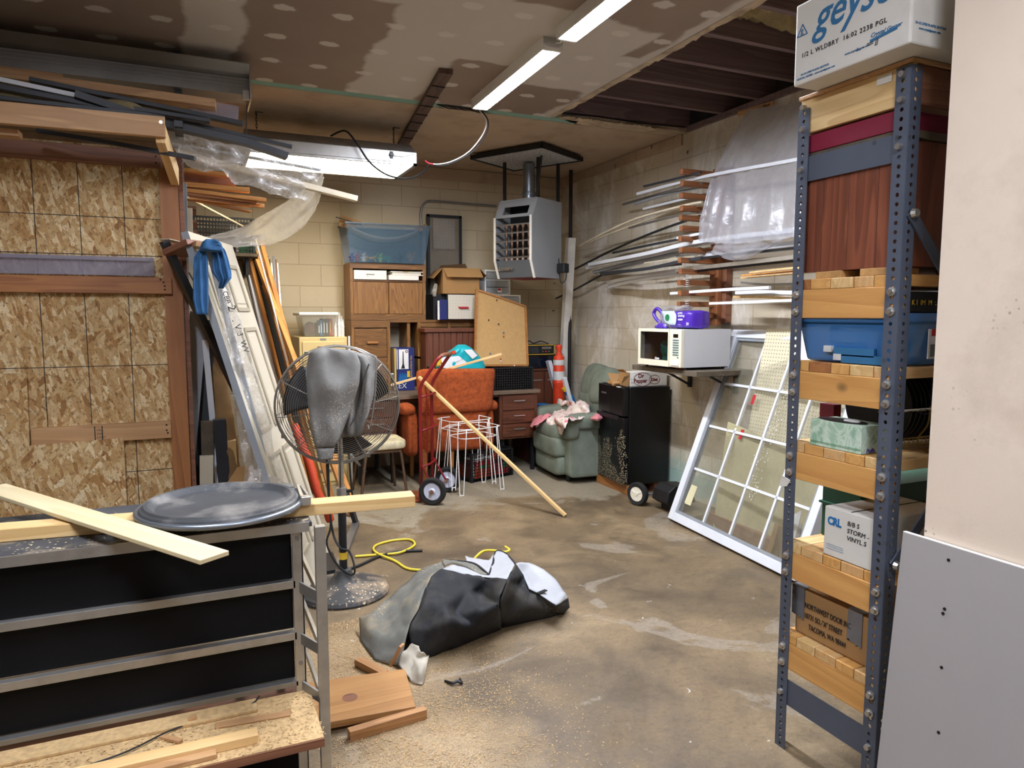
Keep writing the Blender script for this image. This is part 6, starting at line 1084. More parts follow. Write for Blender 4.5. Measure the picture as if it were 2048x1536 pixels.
o = MB(); o.tube(bez([(3.33, 4.6, 1.47), (3.31, 4.66, 1.53), (3.31, 4.68, 1.57), (3.31, 4.64, 1.60), (3.32, 4.6, 1.575), (3.32, 4.57, 1.53), (3.32, 4.58, 1.48), (3.32, 4.63, 1.455)]), .014, 8); o.build('handle', m_purple, wp, True, sm=True)
o = MB(); o.rows([(1.446, 4.5, 4.66), (1.46, 4.5, 4.66), (1.475, 4.52, 4.62), (1.49, 4.54, 4.58)], (3.31, 0, 0), (0, 1, 0), (0, 0, 1), (-1, 0, 0), .02, .04, 12, 8, lambda u, v: .02*noise.noise(V((u*7, v*5, 4)))); o.build('purple_end', m_purple, wp, True, sm=True)
o = MB(); o.rows([(1.475, 4.37, 4.44), (1.5, 4.36, 4.51), (1.55, 4.36, 4.53), (1.58, 4.39, 4.55)], (3.285, 0, 0), (0, 1, 0), (0, 0, 1), (-1, 0, 0), .01, .01, 10, 8, None); o.build('label', pm('pale_label', 'c4d3d8', .4, var=.2, vs=14), wp, True, sm=True)
MB().cyl((3.275, 4.455, 1.53), (3.272, 4.455, 1.53), .026, 20).build('green_seal', m_grn, wp, True)
for s, y, z, k in (('purified', 4.345, 1.56, .017), ('drinking', 4.345, 1.537, .024), ('water', 4.345, 1.51, .026), ('24', 4.245, 1.475, .03), ('-- --- ---', 4.345, 1.475, .012)): txt('lettering', s, k, (3.288, y, z), (0, -1, 0), (0, 0, 1), m_wht, wp, bold=.0004)
tag(MB().beam((3.28, 4.22, 1.148), (3.29, 4.35, 1.148), .012, .006).build('pencil', m_orcord), 'orange pencil lying on the front edge of the wall shelf', 'pencil')
# wall rack with strips
wr = thing('strip_rack', 'wooden wall rack with many short arms on the right wall above the microwave', 'rack', (3.7, 4.37, 1.47)); MB().box((3.655, 4.345, 1.47), (XR-.06, 4.44, 2.66)).build('post', m_redwood if 0 else m_rackfir if 0 else wood('rack_timber', '6d3f26', '9a6238', 1, 2), wr, True, .003); MB().box((XR-.06, 4.30, 1.49), (XR-.004, 4.46, 2.66)).build('backing', m_brownboard, wr, True)
zr = [1.55+(631-y)*.00379 for y in (350, 373, 396, 421, 439, 460, 480, 502, 522, 544, 566, 587, 609, 631)]
m_ra = bpy.data.materials['rack_timber']; m_rx = wood('rack_arm_timber', '6d3f26', '9a6238', 1.2, 0)
for i, z in enumerate(zr): MB().box((3.335, 4.385-.01*(i % 2), z-.022), (3.656, 4.425-.01*(i % 2), z+.018)).build('arm', m_rx, wr, True, .002)
for z, n_ in ((zr[10]-.04, 10), (zr[12]-.035, 6)):
    b = MB(); b.tube([(3.40+.02*cos(i*.9), 4.40+.025*sin(i*.9), z+.002*i) for i in range(n_*5)], .003, 5); tag(b.build('twine', m_cardw), 'pale twine wound between two arms of the wall rack, %s' % ('upper of the two' if n_ > 6 else 'lower of the two'), 'twine')
ws = [('dark thin strip on the top arm', [(1288, 373), (1363, 355), (1402, 345)], .012, m_dgrey), ('white strip under the top arm running behind the milky sheet', [(1275, 388), (1402, 355), (1575, 323)], .014, m_whitev), ('grey strip on the second arm', [(1246, 409), (1363, 376), (1404, 367)], .013, m_alud), ('second grey strip on the second arm', [(1269, 408), (1330, 390), (1404, 374)], .013, m_grey), ('short white strip below the third arm', [(1287, 418), (1361, 400), (1404, 389)], .011, m_whitev),
 ('long beige strip bowing down towards the corner', [(1164, 489), (1260, 442), (1360, 413), (1404, 404)], .011, m_beigev), ('second bowed beige strip just below the first', [(1158, 493), (1240, 460), (1357, 420), (1404, 411)], .009, m_beigev), ('slim grey strip on the fifth arm', [(1258, 456), (1360, 430), (1404, 425)], .011, m_alud), ('long black strip bowing deeply past the downspout', [(1150, 538), (1226, 500), (1310, 464), (1400, 432)], .012, m_black), ('black strip ending on the seventh arm', [(1226, 506), (1290, 492), (1362, 478), (1404, 470)], .013, m_dgrey), ('white strip with its end on the seventh arm', [(1355, 476), (1404, 467)], .012, m_whitev),
 ('thick white trim on the eighth arm, uppermost of the white group', [(1179, 529), (1290, 508), (1400, 483), (1575, 462)], .019, m_whitev), ('thick white trim just under the uppermost white one', [(1174, 536), (1290, 513), (1400, 488), (1575, 468)], .017, m_whitev), ('grey white trim lowest of the white group on the eighth arm', [(1188, 544), (1300, 517), (1400, 498)], .02, m_grey), ('white trim end turned up below the white group', [(1190, 547), (1290, 525), (1357, 508)], .014, m_whitev), ('dark trim bundle on the ninth arm', [(1202, 547), (1290, 538), (1362, 523), (1404, 516)], .018, m_dgrey), ('second dark trim on the ninth arm', [(1206, 551), (1300, 536), (1362, 528)], .014, m_alud), ('thin cream strip above the dark trim bundle', [(1289, 526), (1340, 519), (1400, 511)], .008, m_beigev), ('long black strip passing behind the downspout low down', [(1112, 597), (1154, 577), (1210, 548), (1260, 540)], .011, m_black),
 ('wide white channel from the ninth arm to the right', [(1355, 516), (1450, 504), (1575, 489)], .022, m_whitev), ('dark underside strip below the wide white channel', [(1358, 522), (1450, 511), (1575, 498)], .012, m_black), ('silver channel from the tenth arm to the right', [(1353, 541), (1450, 530), (1575, 516)], .02, m_alu), ('dark strip under the silver channel', [(1356, 546), (1450, 536), (1575, 523)], .012, m_dgrey), ('white trim pointing left below the tenth arm', [(1216, 565), (1290, 550), (1400, 536)], .017, m_whitev), ('broad white trim below the tenth arm, lowest left', [(1219, 573), (1290, 557), (1400, 543)], .019, m_whitev),
 ('white strip across the twelfth arm', [(1342, 587), (1440, 580), (1540, 575)], .013, m_whitev), ('white strip low on the right wall beside the rack post', [(1420, 607), (1500, 604), (1575, 601)], .012, m_whitev), ('white channel above the weathered branch at the right', [(1473, 586), (1520, 584), (1575, 585)], .016, m_whitev), ('weathered branch like stick at the right', [(1468, 594), (1520, 594), (1578, 597)], .014, m_pine), ('grey strip above the pine sticks at the right', [(1483, 565), (1530, 569), (1575, 568)], .011, m_alud),
 ('pine stick at the right, topmost', [(1500, 545), (1575, 537)], .009, m_pine), ('pine stick at the right, middle', [(1484, 551), (1575, 543)], .009, bpy.data.materials['orange_moulding']), ('pine stick at the right, lowest', [(1482, 556), (1575, 548)], .009, m_pine)]
for i, (lab, P_, r, m) in enumerate(ws):
    xw = 3.42+.04*(i % 5); Q = [AX(x, y, xw+(.1 if x < 1250 else 0)) for x, y in P_]
    if P_[-1][0] >= 1570: e = Q[-1]+(Q[-1]-Q[-2]).normalized()*.6; Q.append(e)
    b = MB(); q = bez(Q, 8); r *= 1.3 if m == m_whitev else 1.1; [b.beam(a, c, r*1.3, r*1.2) for a, c in zip(q, q[1:])]; tag(b.build('trim_strip', m), lab+' of the right wall', 'strip', 'strips on the right wall rack')
t = thing('strip_rack', 'second wooden strip rack on the right wall, hidden behind the shelving rack', 'rack', (3.7, 3.0, 1.47)); MB().box((XR-.1, 2.9, 1.47), (XR-.004, 3.0, 2.66)).build('post', m_ra, t, True)
for z in zr: MB().box((3.335, 2.93, z-.022), (XR-.1, 2.97, z+.018)).build('arm', m_rx, t, True)
b = MB(); ru, nu_, nv_ = ruled([AX(1497, 218, 3.7), AX(1530, 214, 3.7), AX(1600, 205, 3.7), AX(1690, 180, 3.7)], [AX(1398, 482, 3.40), AX(1450, 488, 3.36), AX(1575, 476, 3.34), AX(1690, 460, 3.34)], 70, 40, .012, 9, 11)
def shf(u, v):
    p = V(ru(u, v)); k = min(1, v*1.9); p.x -= .07*sin(pi*v); p.x += .014*(abs(sin(u*22+v*4+.6*sin(v*5)))*2-1)*(.2+v); p.y -= .012*sin(u*31+v*3)
    lf = AX(1410, 330, 3.45); return p+V((0, .05*sin(pi*v), .0))*(1-u)
b.grid(shf, nu_, nv_)
ru2, _, _ = ruled([AX(1430, 486, 3.36), AX(1500, 484, 3.35), AX(1580, 476, 3.34)], [AX(1420, 512, 3.42), AX(1482, 522, 3.40), AX(1520, 505, 3.42)], 16, 8, .03, 6, 2); b.grid(ru2, 16, 8)
tag(b.build('plastic_sheet', m_sheet, sm=True, fixn=False), 'milky plastic sheet hung from the right wall over the trim strips', 'sheet')
ls = stick('lath', 'pale stamped lath pinning the milky sheet to the right wall', 'lath', AX(1476, 228, 3.735), AX(1548, 206, 3.735), .012, .035, m_fir); q0 = AX(1515, 219, 3.728); txt('stamp', 'LandMark', .03, q0, (AX(1548, 206, 3.73)-AX(1476, 228, 3.73)), (0, 0, 1), m_ink, ls)
for k, (x, y) in enumerate(((1303, 292), (1375, 303), (1230, 330))): tag(MB().tube([AX(x, y, XR), AX(x, y, XR-.05), AX(x, y+5, XR-.06)], .006, 6).build('wall_hook', m_gunm), 'rusty hook high on the right wall, '+('nearest the ceiling stain', 'nearest the milky sheet', 'farthest left')[k], 'hook')
# ---------------------------------------------------------------- leaning window and what stands behind it
def window(label, o, ex, ey, W, Hh, cols, rows_, stk=None):
    t = thing('window_sash', label, 'window'); t.matrix_basis = frame_matrix(V(o), ex, ey); b = MB(); f = .062
    for a, c in (((0, 0, -.06), (f, Hh, 0)), ((W-f, 0, -.06), (W, Hh, 0)), ((f, 0, -.06), (W-f, f, 0)), ((f, Hh-f, -.06), (W-f, Hh, 0))): b.box(a, c)
    b.build('outer_frame', m_whitev, t, bev=.004); b = MB(); g = .02
    for a, c in (((f, f, -.05), (f+g, Hh-f, -.012)), ((W-f-g, f, -.05), (W-f, Hh-f, -.012)), ((f+g, f, -.05), (W-f-g, f+g, -.012)), ((f+g, Hh-f-g, -.05), (W-f-g, Hh-f, -.012))): b.box(a, c)
    b.build('glazing_bead', m_grey, t, bev=.002); MB().box((f+g, f+g, -.036), (W-f-g, Hh-f-g, -.030)).build('glass_pane', m_glass, t)
    for i in range(1, cols): x = f+g+(W-2*f-2*g)*i/cols; MB().box((x-.009, f+g, -.042), (x+.009, Hh-f-g, -.024)).build('muntin', m_whitev, t)
    for i in range(1, rows_): y = f+g+(Hh-2*f-2*g)*i/rows_; MB().box((f+g, y-.009, -.042), (W-f-g, y+.009, -.024)).build('muntin', m_whitev, t)
    return t
wl_ = V((3.2, 4.30, .02)); exw = V((3.09, 2.94, .02))-wl_; w1_ = window('large white grilled window leaning on the right wall behind the shelving rack', wl_, exw, V((.545, -.05, 1.43)), exw.length, 1.52, 4, 4)
MB().prism([(.11, .15, -.029), (.18, .15, -.029), (.185, .30, -.029), (.11, .30, -.029), (.10, .16, -.029)], (0, 0, 0), (0, 0, .0015)).build('paper_sticker', pm('faded_sticker', 'd7d0a8', .8), w1_)
for y in (.72, .98): MB().box((.44, y, -.0296), (.47, y+.07, -.028)).build('red_tape', m_redink, w1_)
rnd = random.Random(4); b = MB()
for i in range(200):
    x = .72+.07*(rnd.random()-.5)+.05*sin(i*.02); y = .35+rnd.random()*.8; b.cbox((x-.03*(y-.6), y, -.0292), (.004*rnd.random()+.002, .012*rnd.random(), .0012))
b.build('dried_splash', m_cardw, w1_)
window('second white grilled window leaning behind the large one, its right edge showing', V((3.36, 3.30, .02)), exw, V((.37, -.04, 1.43)), .62, 1.5, 2, 4)
sk('brown timber lying on the floor behind the leaning window', (3.45, 4.1, .05), (3.35, 2.9, .05), .08, .09, m_brownboard, 'timber', 'timber')
pg = thing('pegboard', 'cream perforated hardboard leaning behind the window', 'pegboard'); pg.matrix_basis = frame_matrix(V((3.50, 3.86, .42)), (-.02, -1, 0), (.19, 0, 1.0)); b = MB(); b.box((0, -.004, 0), (1.1, .004, 1.05)); ob = b.build('sheet', m_peg, pg); ob.matrix_basis = Matrix.Rotation(R(-90), 4, 'X')
tag(MB().box((3.5, 2.9, 0), (3.72, 3.9, .42)).build('crate_box', m_shelfw), 'weathered wooden box carrying the pegboard behind the window', 'box')
pnl = thing('fibre_panel', 'pale olive fibre panel standing low behind the leaning window', 'panel', (3.46, 3.5, 0)); MB().prism([(3.40, 4.02, 0), (3.40, 2.95, 0), (3.475, 2.95, .62), (3.475, 3.98, .78)], (0, 0, 0), (.012, 0, 0)).build('sheet', pm('pale_olive', 'b7b087', .85, var=.12, vs=3), pnl, True)
sk('kraft paper roll standing behind the leaning window', AX(1560, 1050, 3.36), AX(1540, 1120, 3.3), .05, .05, m_kraft, 'paper_roll', 'roll'); wc = thing('sign_card', 'white card with italic lettering behind the shelving rack post', 'card', AX(1590, 720, 3.3)); MB().prism([AX(1598, 655, 3.42), AX(1585, 730, 3.38), AX(1660, 735, 3.38), AX(1660, 650, 3.42)], (0, 0, 0), (.008, 0, 0)).build('card', m_wht, wc, True)
txt('lettering', 'Ba', .05, AX(1587, 718, 3.372), (0, -1, 0), (.04, 0, 1), m_ink, wc, shear=.25)
sp_ = thing('spreader', 'black wheeled spreader on the floor between fridge and leaning window', 'spreader', (3.4, 4.7, 0)); wq = Matrix.Translation((3.235, 4.75, .095)) @ Matrix.Rotation(R(20), 4, 'Z')
w_ = MB(wq).lathe([(.06, -.022), (.088, -.026), (.094, -.015), (.094, .015), (.088, .026), (.06, .022)], 36, (0, 0, 0), 0, False).build('wheel', m_rub, sp_, True, sm=40); MB(wq).lathe([(.062, -.02), (.055, -.01), (.02, -.012), (.014, -.026), (.0, -.026)], 28, (0, 0, 0), 0).build('hub', m_crm, w_, True, sm=40)
for k in range(3): a = 2*pi*k/3+.5; MB(wq).beam((-.016, .012*cos(a), .012*sin(a)), (-.016, .055*cos(a), .055*sin(a)), .014, .012).build('hub_spoke', m_white, w_, True)
MB().prism([(3.28, 4.62, .09), (3.30, 4.62, .17), (3.36, 4.62, .215), (3.52, 4.62, .2), (3.56, 4.62, .07), (3.34, 4.62, .05)], (0, 0, 0), (0, -.2, 0)).build('hopper', m_black, sp_, True, .006); MB().cyl((3.22, 4.74, .095), (3.5, 4.64, .095), .01, 10).build('axle', m_alud, sp_, True); MB().box((3.36, 4.42, 0), (3.5, 4.6, .05)).build('foot', m_black, sp_, True)
# ---------------------------------------------------------------- shelving rack at the right
rk = thing('shelving_rack', 'slate blue slotted angle rack with timber shelves beside the beige wall', 'rack', (2.3, 1.62, 0))
def slotted(b, o, u, wd, H_, p=.0265, r=.0065):   # a steel strip with a row of punched holes
    o, u = V(o), V(u); n = int(H_/p); up = V((0, 0, 1))
    for k in range(n):
        c = o+up*(p*(k+.5)); vs = []
        sq_ = [(-1, -1), (0, -1), (1, -1), (1, 0), (1, 1), (0, 1), (-1, 1), (-1, 0)]
        vs = [c+u*(wd/2*a)+up*(p/2*e) for a, e in sq_]+[c+u*(r*cos(-3*pi/4+pi/4*i))+up*(r*sin(-3*pi/4+pi/4*i)) for i in range(8)]
        b.add(vs, [(i, (i+1) % 8, 8+(i+1) % 8, 8+i) for i in range(8)])
def angle_post(x, y, sx, sy, H_):
    b = MB(); w_ = .046; slotted(b, (x, y+sy*w_/2, 0), (0, 1, 0), w_, H_); slotted(b, (x+sx*w_/2, y, 0), (1, 0, 0), w_, H_)
    o = b.build('post', m_post, rk, True, fixn=False); k = o.modifiers.new('t', 'SOLIDIFY'); k.thickness = .003; k.offset = 0; return o
for x, sx in ((1.86, 1), (2.78, -1)):
    for y, sy, H_ in ((1.425, 1, 2.272), (1.83, -1, 2.25)):
        p_ = angle_post(x, y, sx, sy, H_)
SH = [1.54, 1.267, .988, .632, .302]; mats_d = [m_endgrain, m_deckw, m_rackfir, m_endgrain, m_redwood]
rnd = random.Random(2)
for i, z in enumerate(SH):
    for x in (1.8625, 2.74): B('end_board', wood('rack_fir_y', 'bd8443', 'd9a45f', 1.1, 1) if 'rack_fir_y' not in bpy.data.materials else bpy.data.materials['rack_fir_y'], (x, 1.43, z), (x+.036, 1.825, z+.094), rk, .002, True)
    y = 1.428
    ws_ = [.075, .085, .07, .09, .075] if i % 2 else [.09, .07, .085, .08, .07]
    for k, w_ in enumerate(ws_): B('deck_board', (m_rackfir, m_deckw, m_pine, m_rackfir, m_redwood if i in (0, 1) else m_deckw)[(k+i) % 5], (1.862+rnd.uniform(0, .004), y, z+.0945), (2.775, y+w_-.002, z+.094+.034), rk, .002, True); y += w_+.001
for z0, z1 in ((.168, .262), (1.99, 2.07)):
    for x in (1.864, 2.774): MB().box((x, 1.43, z0), (x+.003, 1.825, z1)).build('steel_rail', m_post, rk, True)
for z in [z+d for z in SH for d in (.02, .078)]:
    for y in (1.447, 1.807): MB().lathe([(.0, -.016), (.008, -.016), (.009, -.006), (.0135, -.005), (.0135, 0)], 10, (1.858, y, z), 0).build('bolt', m_steel, rk, True)
for z in (.21, 2.03, 2.16, 2.23):
    for y in (1.447, 1.807): MB().lathe([(.0, -.012), (.009, -.012), (.011, 0)], 8, (1.858, y, z), 0).build('bolt', m_steel, rk, True)
MB().beam((1.88, 1.418, 1.845), (2.14, 1.418, 1.57), .005, .034).build('diagonal_brace', m_post, rk, True); MB().beam((1.885, 1.418, .795), (2.12, 1.418, 1.04), .005, .034).build('diagonal_brace', m_post, rk, True)
for p in ((1.885, 1.412, 1.84), (1.89, 1.412, .8)): MB().lathe([(.0, -.012), (.011, -.012), (.015, 0)], 10, p, 1).build('brace_bolt', m_steel, rk, True)
tag(MB().prism([(1.853, 1.84, .99), (1.853, 1.80, .98), (1.853, 1.815, .955), (1.853, 1.85, .95)], (0, 0, 0), (.002, 0, 0)).build('tape_scrap', m_cardw), 'torn tape scrap stuck on the far post of the rack', 'tape')
# contents, from the top
gy = thing('carton', 'white beverage carton with large blue script on top of the rack', 'carton', (1.95, 1.56, 2.27)); GX, GY0, GY1 = 1.765, 1.36, 1.765
B('carton', m_cardw, (GX, GY0, 2.272), (2.3, GY1, 2.52), gy, .006, True); B('bottle_wrap', m_black, (GX+.02, GY0+.2, 2.521), (2.25, GY1-.03, 2.58), gy, .02, True)
ex, ey = V((0, -1, 0)), V((0, 0, 1))
def gt(nm, s, y, z, sz, m, **k): return txt(nm, s, sz, (GX-.001, y, z), ex, ey, m, gy, **k)
gt('script_logo', 'geyser', 1.69, 2.41, .135, m_blueink, shear=.35, bold=.0012, sx=.9); gt('lot_code', '1/2 L WLDBRY  16:02 2238 PGL', 1.735, 2.352, .0195, m_ink, space=1.15); gt('fine_print', '24-1/2 LITER PLASTIC BOTTLES', 1.735, 2.298, .008, m_blueink); gt('fine_print', 'CRYSTAL GEYSER - www.crystalgeyser.com', 1.75, 2.287, .008, m_blueink); gt('small_script', 'Crystal Geyser', 1.485, 2.327, .016, m_blueink, shear=.4); gt('web_line', 'www.crystalgeyser.com', 1.57, 2.307, .009, m_blueink); gt('stamped_code', ': . - == ||', 1.53, 2.305, .02, m_ink, shear=.2)
def emblem(o_, ex_, ey_, s_):
    o_, ex_, ey_ = V(o_), V(ex_), V(ey_); b = MB(); T = [o_-ex_*s_, o_+ex_*s_, o_+ey_*s_*1.7]
    for p, q in zip(T, T[1:]+T[:1]): b.beam(p, q, .003, .001, ex_.cross(ey_))
    b.build('triangle_mark', m_blueink, gy, True); txt('triangle_letter', 'g', s_*1.3, o_-ex_*s_*.35+ey_*s_*.35, ex_, ey_, m_blueink, gy)
emblem((GX-.001, 1.735, 2.42), ex, ey, .02); emblem((1.82, GY0-.001, 2.44), (1, 0, 0), ey, .024)
b = MB(); b.beam((GX-.001, 1.485, 2.318), (GX-.001, 1.40, 2.326), .008, .001, (-1, 0, 0)); b.build('wave_mark', m_blueink, gy, True); b = MB(); b.beam((1.93, GY0-.001, 2.43), (1.98, GY0-.001, 2.427), .01, .001, (0, -1, 0)); b.build('wave_mark', m_blueink, gy, True); b = MB(); b.beam((1.92, GY0-.001, 2.485), (2.0, GY0-.001, 2.485), .025, .001, (0, -1, 0)); b.build('oval_mark', m_blueink, gy, True); txt('small_script', 'Crystal Geyser', .026, (1.92, GY0-.001, 2.44), (1, 0, 0), ey, m_blueink, gy, shear=.4); txt('fine_print', '24-1/2 LITER PLASTIC BOTTLES', .009, (1.78, GY0-.001, 2.325), (1, 0, 0), ey, m_blueink, gy); txt('fine_print', 'www.crystalgeyser.com', .009, (1.795, GY0-.001, 2.312), (1, 0, 0), ey, m_blueink, gy)
tr = thing('wooden_tray', 'pale wooden tray under the white beverage carton', 'tray', (2.2, 1.63, 2.148)); m_py = wood('pine_y', 'c79f66', 'e3c48c', 1, 1)
for lo, hi, m in (((1.868, 1.425, 2.148), (1.886, 1.828, 2.258), m_py), ((1.886, 1.425, 2.148), (2.7, 1.443, 2.255), m_brownboard), ((1.886, 1.81, 2.148), (2.7, 1.828, 2.255), m_pine)): B('side', m, lo, hi, tr, .002, True)
B('lid', m_fir, (1.86, 1.42, 2.258), (2.71, 1.832, 2.270), tr, .002, True); pl('barcode_label', m_cardw, (1.8655, 1.49, 2.225), (1.8675, 1.54, 2.25), tr)
rb = thing('red_case', 'flat dark red case under the wooden tray', 'case', (2.1, 1.62, 2.083)); B('case', pm('dark_red_cloth', '7c1030', .6), (1.872, 1.455, 2.083), (2.45, 1.80, 2.140), rb, .003, True); tag(B('dark_board', m_shelfw, (1.875, 1.44, 2.062), (2.6, 1.81, 2.082)), 'scuffed dark board under the flat red case', 'board')
for k, z in enumerate((2.105, 2.122, 2.137)): tag(B('dark_folder', m_dgrey if k % 2 else m_black, (2.46, 1.44, z-.02), (2.72, 1.8, z-.005)), ('lowest', 'middle', 'topmost')[k]+' of the dark folders right of the flat red case', 'folder', 'dark folders under the tray')
ca = thing('wooden_cabinet', 'red brown plank cabinet lying on the top shelf of the rack', 'cabinet', (2.2, 1.63, 1.69))
y = 1.45
for w_ in (.075, .105, .10, .08): B('plank', m_cabred, (1.875, y, 1.692), (1.895, y+w_-.0015, 2.06), ca, .001, True); y += w_
B('carcass', m_cabred, (1.896, 1.452, 1.694), (2.6, 1.805, 2.058), ca, 0, True)
for x0, x1, y0 in ((1.87, 1.9, 1.47), (1.87, 1.9, 1.64)): tag(B('wood_block', m_endgrain, (1.868, y0, 1.6685), (2.0, y0+.1, 1.691), bev=.002), 'pale spacer block under the red brown cabinet, '+('near' if y0 < 1.5 else 'far')+' of the two', 'block', 'spacer blocks under the cabinet')
tag(MB().cyl((2.12, 1.45, 1.69), (2.12, 1.49, 1.69), .02, 16).build('castor', m_redwood), 'brown castor by the foot of the red brown cabinet', 'castor')
bt = thing('storage_tub', 'bright blue lidded media tub on the second shelf of the rack', 'tub', (2.2, 1.63, 1.396)); b = MB(); b.hexa([(1.905, 1.455, 1.397), (2.5, 1.455, 1.397), (2.5, 1.80, 1.397), (1.905, 1.80, 1.397), (1.885, 1.435, 1.53), (2.54, 1.435, 1.53), (2.54, 1.822, 1.53), (1.885, 1.822, 1.53)]); b.build('body', m_tubb, bt, True, .01); b = MB(); b.box((1.872, 1.428, 1.525), (2.55, 1.828, 1.556)); b.build('lid', m_tubb, bt, True, .008)
pl('label', m_wht, (2.005, 1.430, 1.418), (2.14, 1.4335, 1.508), bt); pl('label_band', m_redink, (2.015, 1.4285, 1.487), (2.14, 1.431, 1.508), bt); txt('label_title', 'Media Box', .019, (2.035, 1.4282, 1.491), (1, 0, 0), ey, m_wht, bt, bold=.0005); pl('label_picture', m_alud, (2.012, 1.4285, 1.425), (2.055, 1.4302, 1.462), bt)
for k in range(4): pl('label_text', m_ink, (2.07, 1.4285, 1.47-.012*k), (2.125, 1.4302, 1.475-.012*k), bt)
for y, z in ((1.68, 1.43), (1.64, 1.405)): pl('barcode', m_refl, (1.884, y, z), (1.897, y+.03, z+.02), bt)
for y0, z0 in ((1.52, 1.42), (1.49, 1.398)): pl('inner_print', m_blueink, (1.885, y0, z0), (1.898, y0+.15, z0+.026), bt)
bk_ = thing('black_case', 'black case with gilt lettering lying on the blue media tub', 'case', (2.15, 1.6, 1.557)); B('case', m_black, (1.925, 1.45, 1.557), (2.4, 1.75, 1.620), bk_, .003, True); txt('gilt_lettering', 'K I  IM  M  :.', .022, (1.945, 1.448, 1.580), (1, 0, 0), ey, m_yel, bk_)
ts = thing('tissue_box', 'pale green patterned tissue box on the middle shelf of the rack', 'box', (1.93, 1.635, 1.117), R(0)); B('carton', m_tissue, (1.868, 1.535, 1.1175), (1.985, 1.735, 1.205), ts, .001, True); MB().lathe([(.0, .0), (.1, .0), (.1, .0015), (.0, .0015)], 28).build('opening', m_black, ts); ts.children[1].location = (-.012, .015, .088); ts.children[1].scale = (.42, .9, 1)
txt('maker_mark', 'Puffs', .02, (1.89, 1.534, 1.12), (1, 0, 0), ey, m_purple, ts, shear=.2); tq = MB(); tq.sq((1.925, 1.62, 1.207), (.03, .06, .012), .9); tq.build('tissue', m_white, ts, True, sm=True)
for z in (1.128, 1.132): pl('stripe', m_grn, (1.867, 1.535, z), (1.8685, 1.735, z+.001), ts)
for k in range(22):
    x = 2.05+k*.022; o = MB().lathe([(.012, -.0012), (.125, -.0012), (.127, 0), (.125, .0012), (.012, .0012)], 48, (x, 1.63, 1.252+.002*(k % 3)), 0).build('record', m_black, sm=30); tag(o, 'black disc standing in the gold wire rack on the middle shelf', 'record', 'discs in the gold wire rack')
gw = thing('record_rack', 'gold wire rack holding black discs on the middle shelf', 'rack', (2.3, 1.6, 1.117)); b = MB()
for y in (1.51, 1.72): b.tube([(2.02, y, 1.16), (2.54, y, 1.16)], .003, 6)
for k in range(26): b.tube([(2.03+k*.02, 1.51, 1.16), (2.03+k*.02, 1.51, 1.138)], .0015, 5)
b.tube([(2.02, 1.51, 1.138), (2.54, 1.51, 1.138)], .003, 6)
for x in (2.09, 2.5): b.tube(bez([(x, 1.47, 1.121), (x, 1.5, 1.13), (x+.005, 1.51, 1.16), (x+.03, 1.50, 1.2), (x+.04, 1.5, 1.26)]), .003, 6); b.tube([(x, 1.72, 1.121), (x, 1.72, 1.16)], .003, 6)
b.build('wire', pm('brass_wire', 'a88a4a', .35, .9), gw, True)
tag(B('red_book', m_maroon, (2.0, 1.76, 1.1175), (2.035, 1.82, 1.24)), 'dark red book end behind the tissue box', 'book'); pb = thing('printed_board', 'white printed card pressed under the second shelf, right of the near post', 'card', (2.05, 1.47, 1.25)); MB().prism([(1.93, 1.45, 1.262), (2.10, 1.45, 1.262), (2.10, 1.53, 1.238), (1.93, 1.53, 1.248)], (0, 0, 0), (0, 0, .003)).build('card', m_wht, pb, True)
b = MB(); b.tube([(2.03+.022*cos(2*pi*i/24), 1.4495+.004*sin(2*pi*i/24), 1.2545+.007*sin(2*pi*i/24)) for i in range(24)], .0012, 5, True); b.build('oval_print', m_ink, pb, True)
gb_ = thing('green_bin', 'dark green metal bin at the back of the fourth shelf', 'bin', (2.35, 1.75, .761)); B('body', pm('deep_green', '2c5a45', .5), (2.03, 1.66, .761), (2.7, 1.82, .96), gb_, .004, True); B('lip', bpy.data.materials['deep_green'], (2.02, 1.652, .88), (2.71, 1.825, .887), gb_, 0, True)
cr = thing('carton', 'white carton with blue letters and handwriting on the fourth shelf', 'carton', (2.05, 1.55, .762)); B('carton', m_cardw, (1.869, 1.465, .762), (2.2, 1.662, .925), cr, .003, True); MB().box((1.875, 1.562, .9255), (2.19, 1.566, .9265)).build('lid_seam', m_ink, cr, True)
c_ = lambda nm, s, y, z, sz, m, **k: txt(nm, s, sz, (1.868, y, z), ex, ey, m, cr, **k)
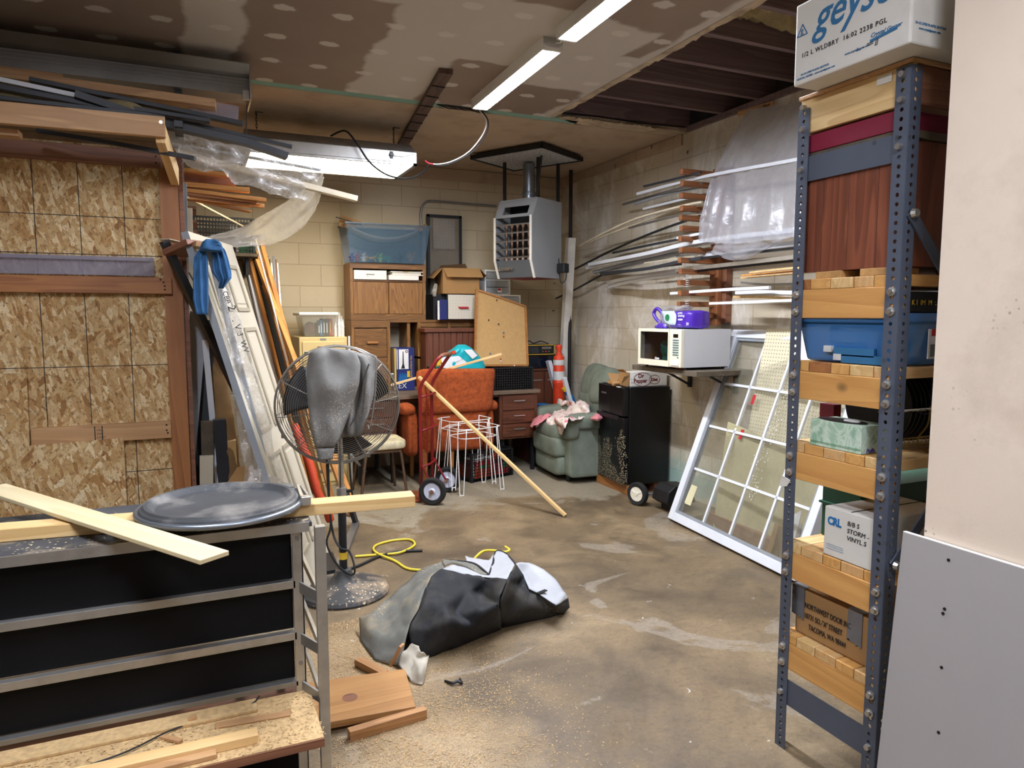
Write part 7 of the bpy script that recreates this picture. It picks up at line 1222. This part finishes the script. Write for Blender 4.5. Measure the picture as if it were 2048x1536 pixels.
c_('blue_logo', 'CRL', 1.648, .868, .036, m_bluel, bold=.0014, sx=.82); [c_('handwriting', s, 1.572, z, .021, m_ink, shear=.1) for s, z in (('B/B S', .882), ('STORM -', .858), ('VINYL S', .834))]; [c_('fine_print', '-- ------- ------------ -----------', 1.65, .80-.007*k, .006, m_blueink) for k in range(3)]
nw = thing('carton', 'brown carton with stencilled address and two strips of duct tape on the lowest shelf', 'carton', (2.1, 1.6, .431)); B('carton', m_card, (1.90, 1.475, .431), (2.4, 1.80, .60), nw, .008, True)
for y in (1.55, 1.785):
    b = MB()
    def tp(u, v, y=y):
        s_ = v*.19; yy = y-.028+.056*u
        return (1.905+.07-s_, yy, .602) if s_ < .075 else (1.897, yy, .602-(s_-.075)+(.005*sin(u*30)+.012*u if v > .99 else 0))
    b.grid(tp, 8, 20); o = b.build('duct_tape', m_ducttape, nw, True, fixn=False)
for k, (s, y) in enumerate((('NORTHWEST DOOR INC', 1.755), ('10731 SO.-"A" STREET', 1.755), ('TACOMA, WA 98444', 1.735))): txt('stencil', s, .027, (1.897, y, .535-.036*k), ex, ey, m_ink, nw, sx=.62)
tag(B('dark_carton', m_cardd, (2.42, 1.45, .431), (2.72, 1.8, .56)), 'dark carton right of the stencilled one on the lowest shelf', 'carton')
# grey drywall offcut leaning on the beige wall
gs = thing('drywall_sheet', 'grey drywall offcut leaning against the beige wall at the right edge of the picture', 'drywall', (1.74, .4, 0)); P_ = [(1.685, 1.30, 0), (1.685, -.7, 0), (1.783, -.7, .945), (1.783, 1.315, .945)]
MB().prism(P_, (0, 0, 0), (.0127, 0, -.0013)).build('sheet', m_gypsum, gs, True); MB().beam((1.790, 1.316, .9455), (1.790, -.7, .9455), .012, .002).build('raw_edge', m_gyped, gs, True); b = MB()
for x, y in ((1897, 1120), (1889, 1218), (1886, 1227), (1883, 1335), (1877, 1465)):
    p = AX(x, y, 1.75); p = AX(x, y, 1.685+.098*p.z/.945); p = AX(x, y, 1.685+.098*p.z/.945-.0008); b.lathe([(.0, -.001), (.0042, -.001), (.0042, .001)], 12, p, 0)
b.build('screw_hole', m_hole, gs, True)
bpy.data.objects.remove(DUMMY)
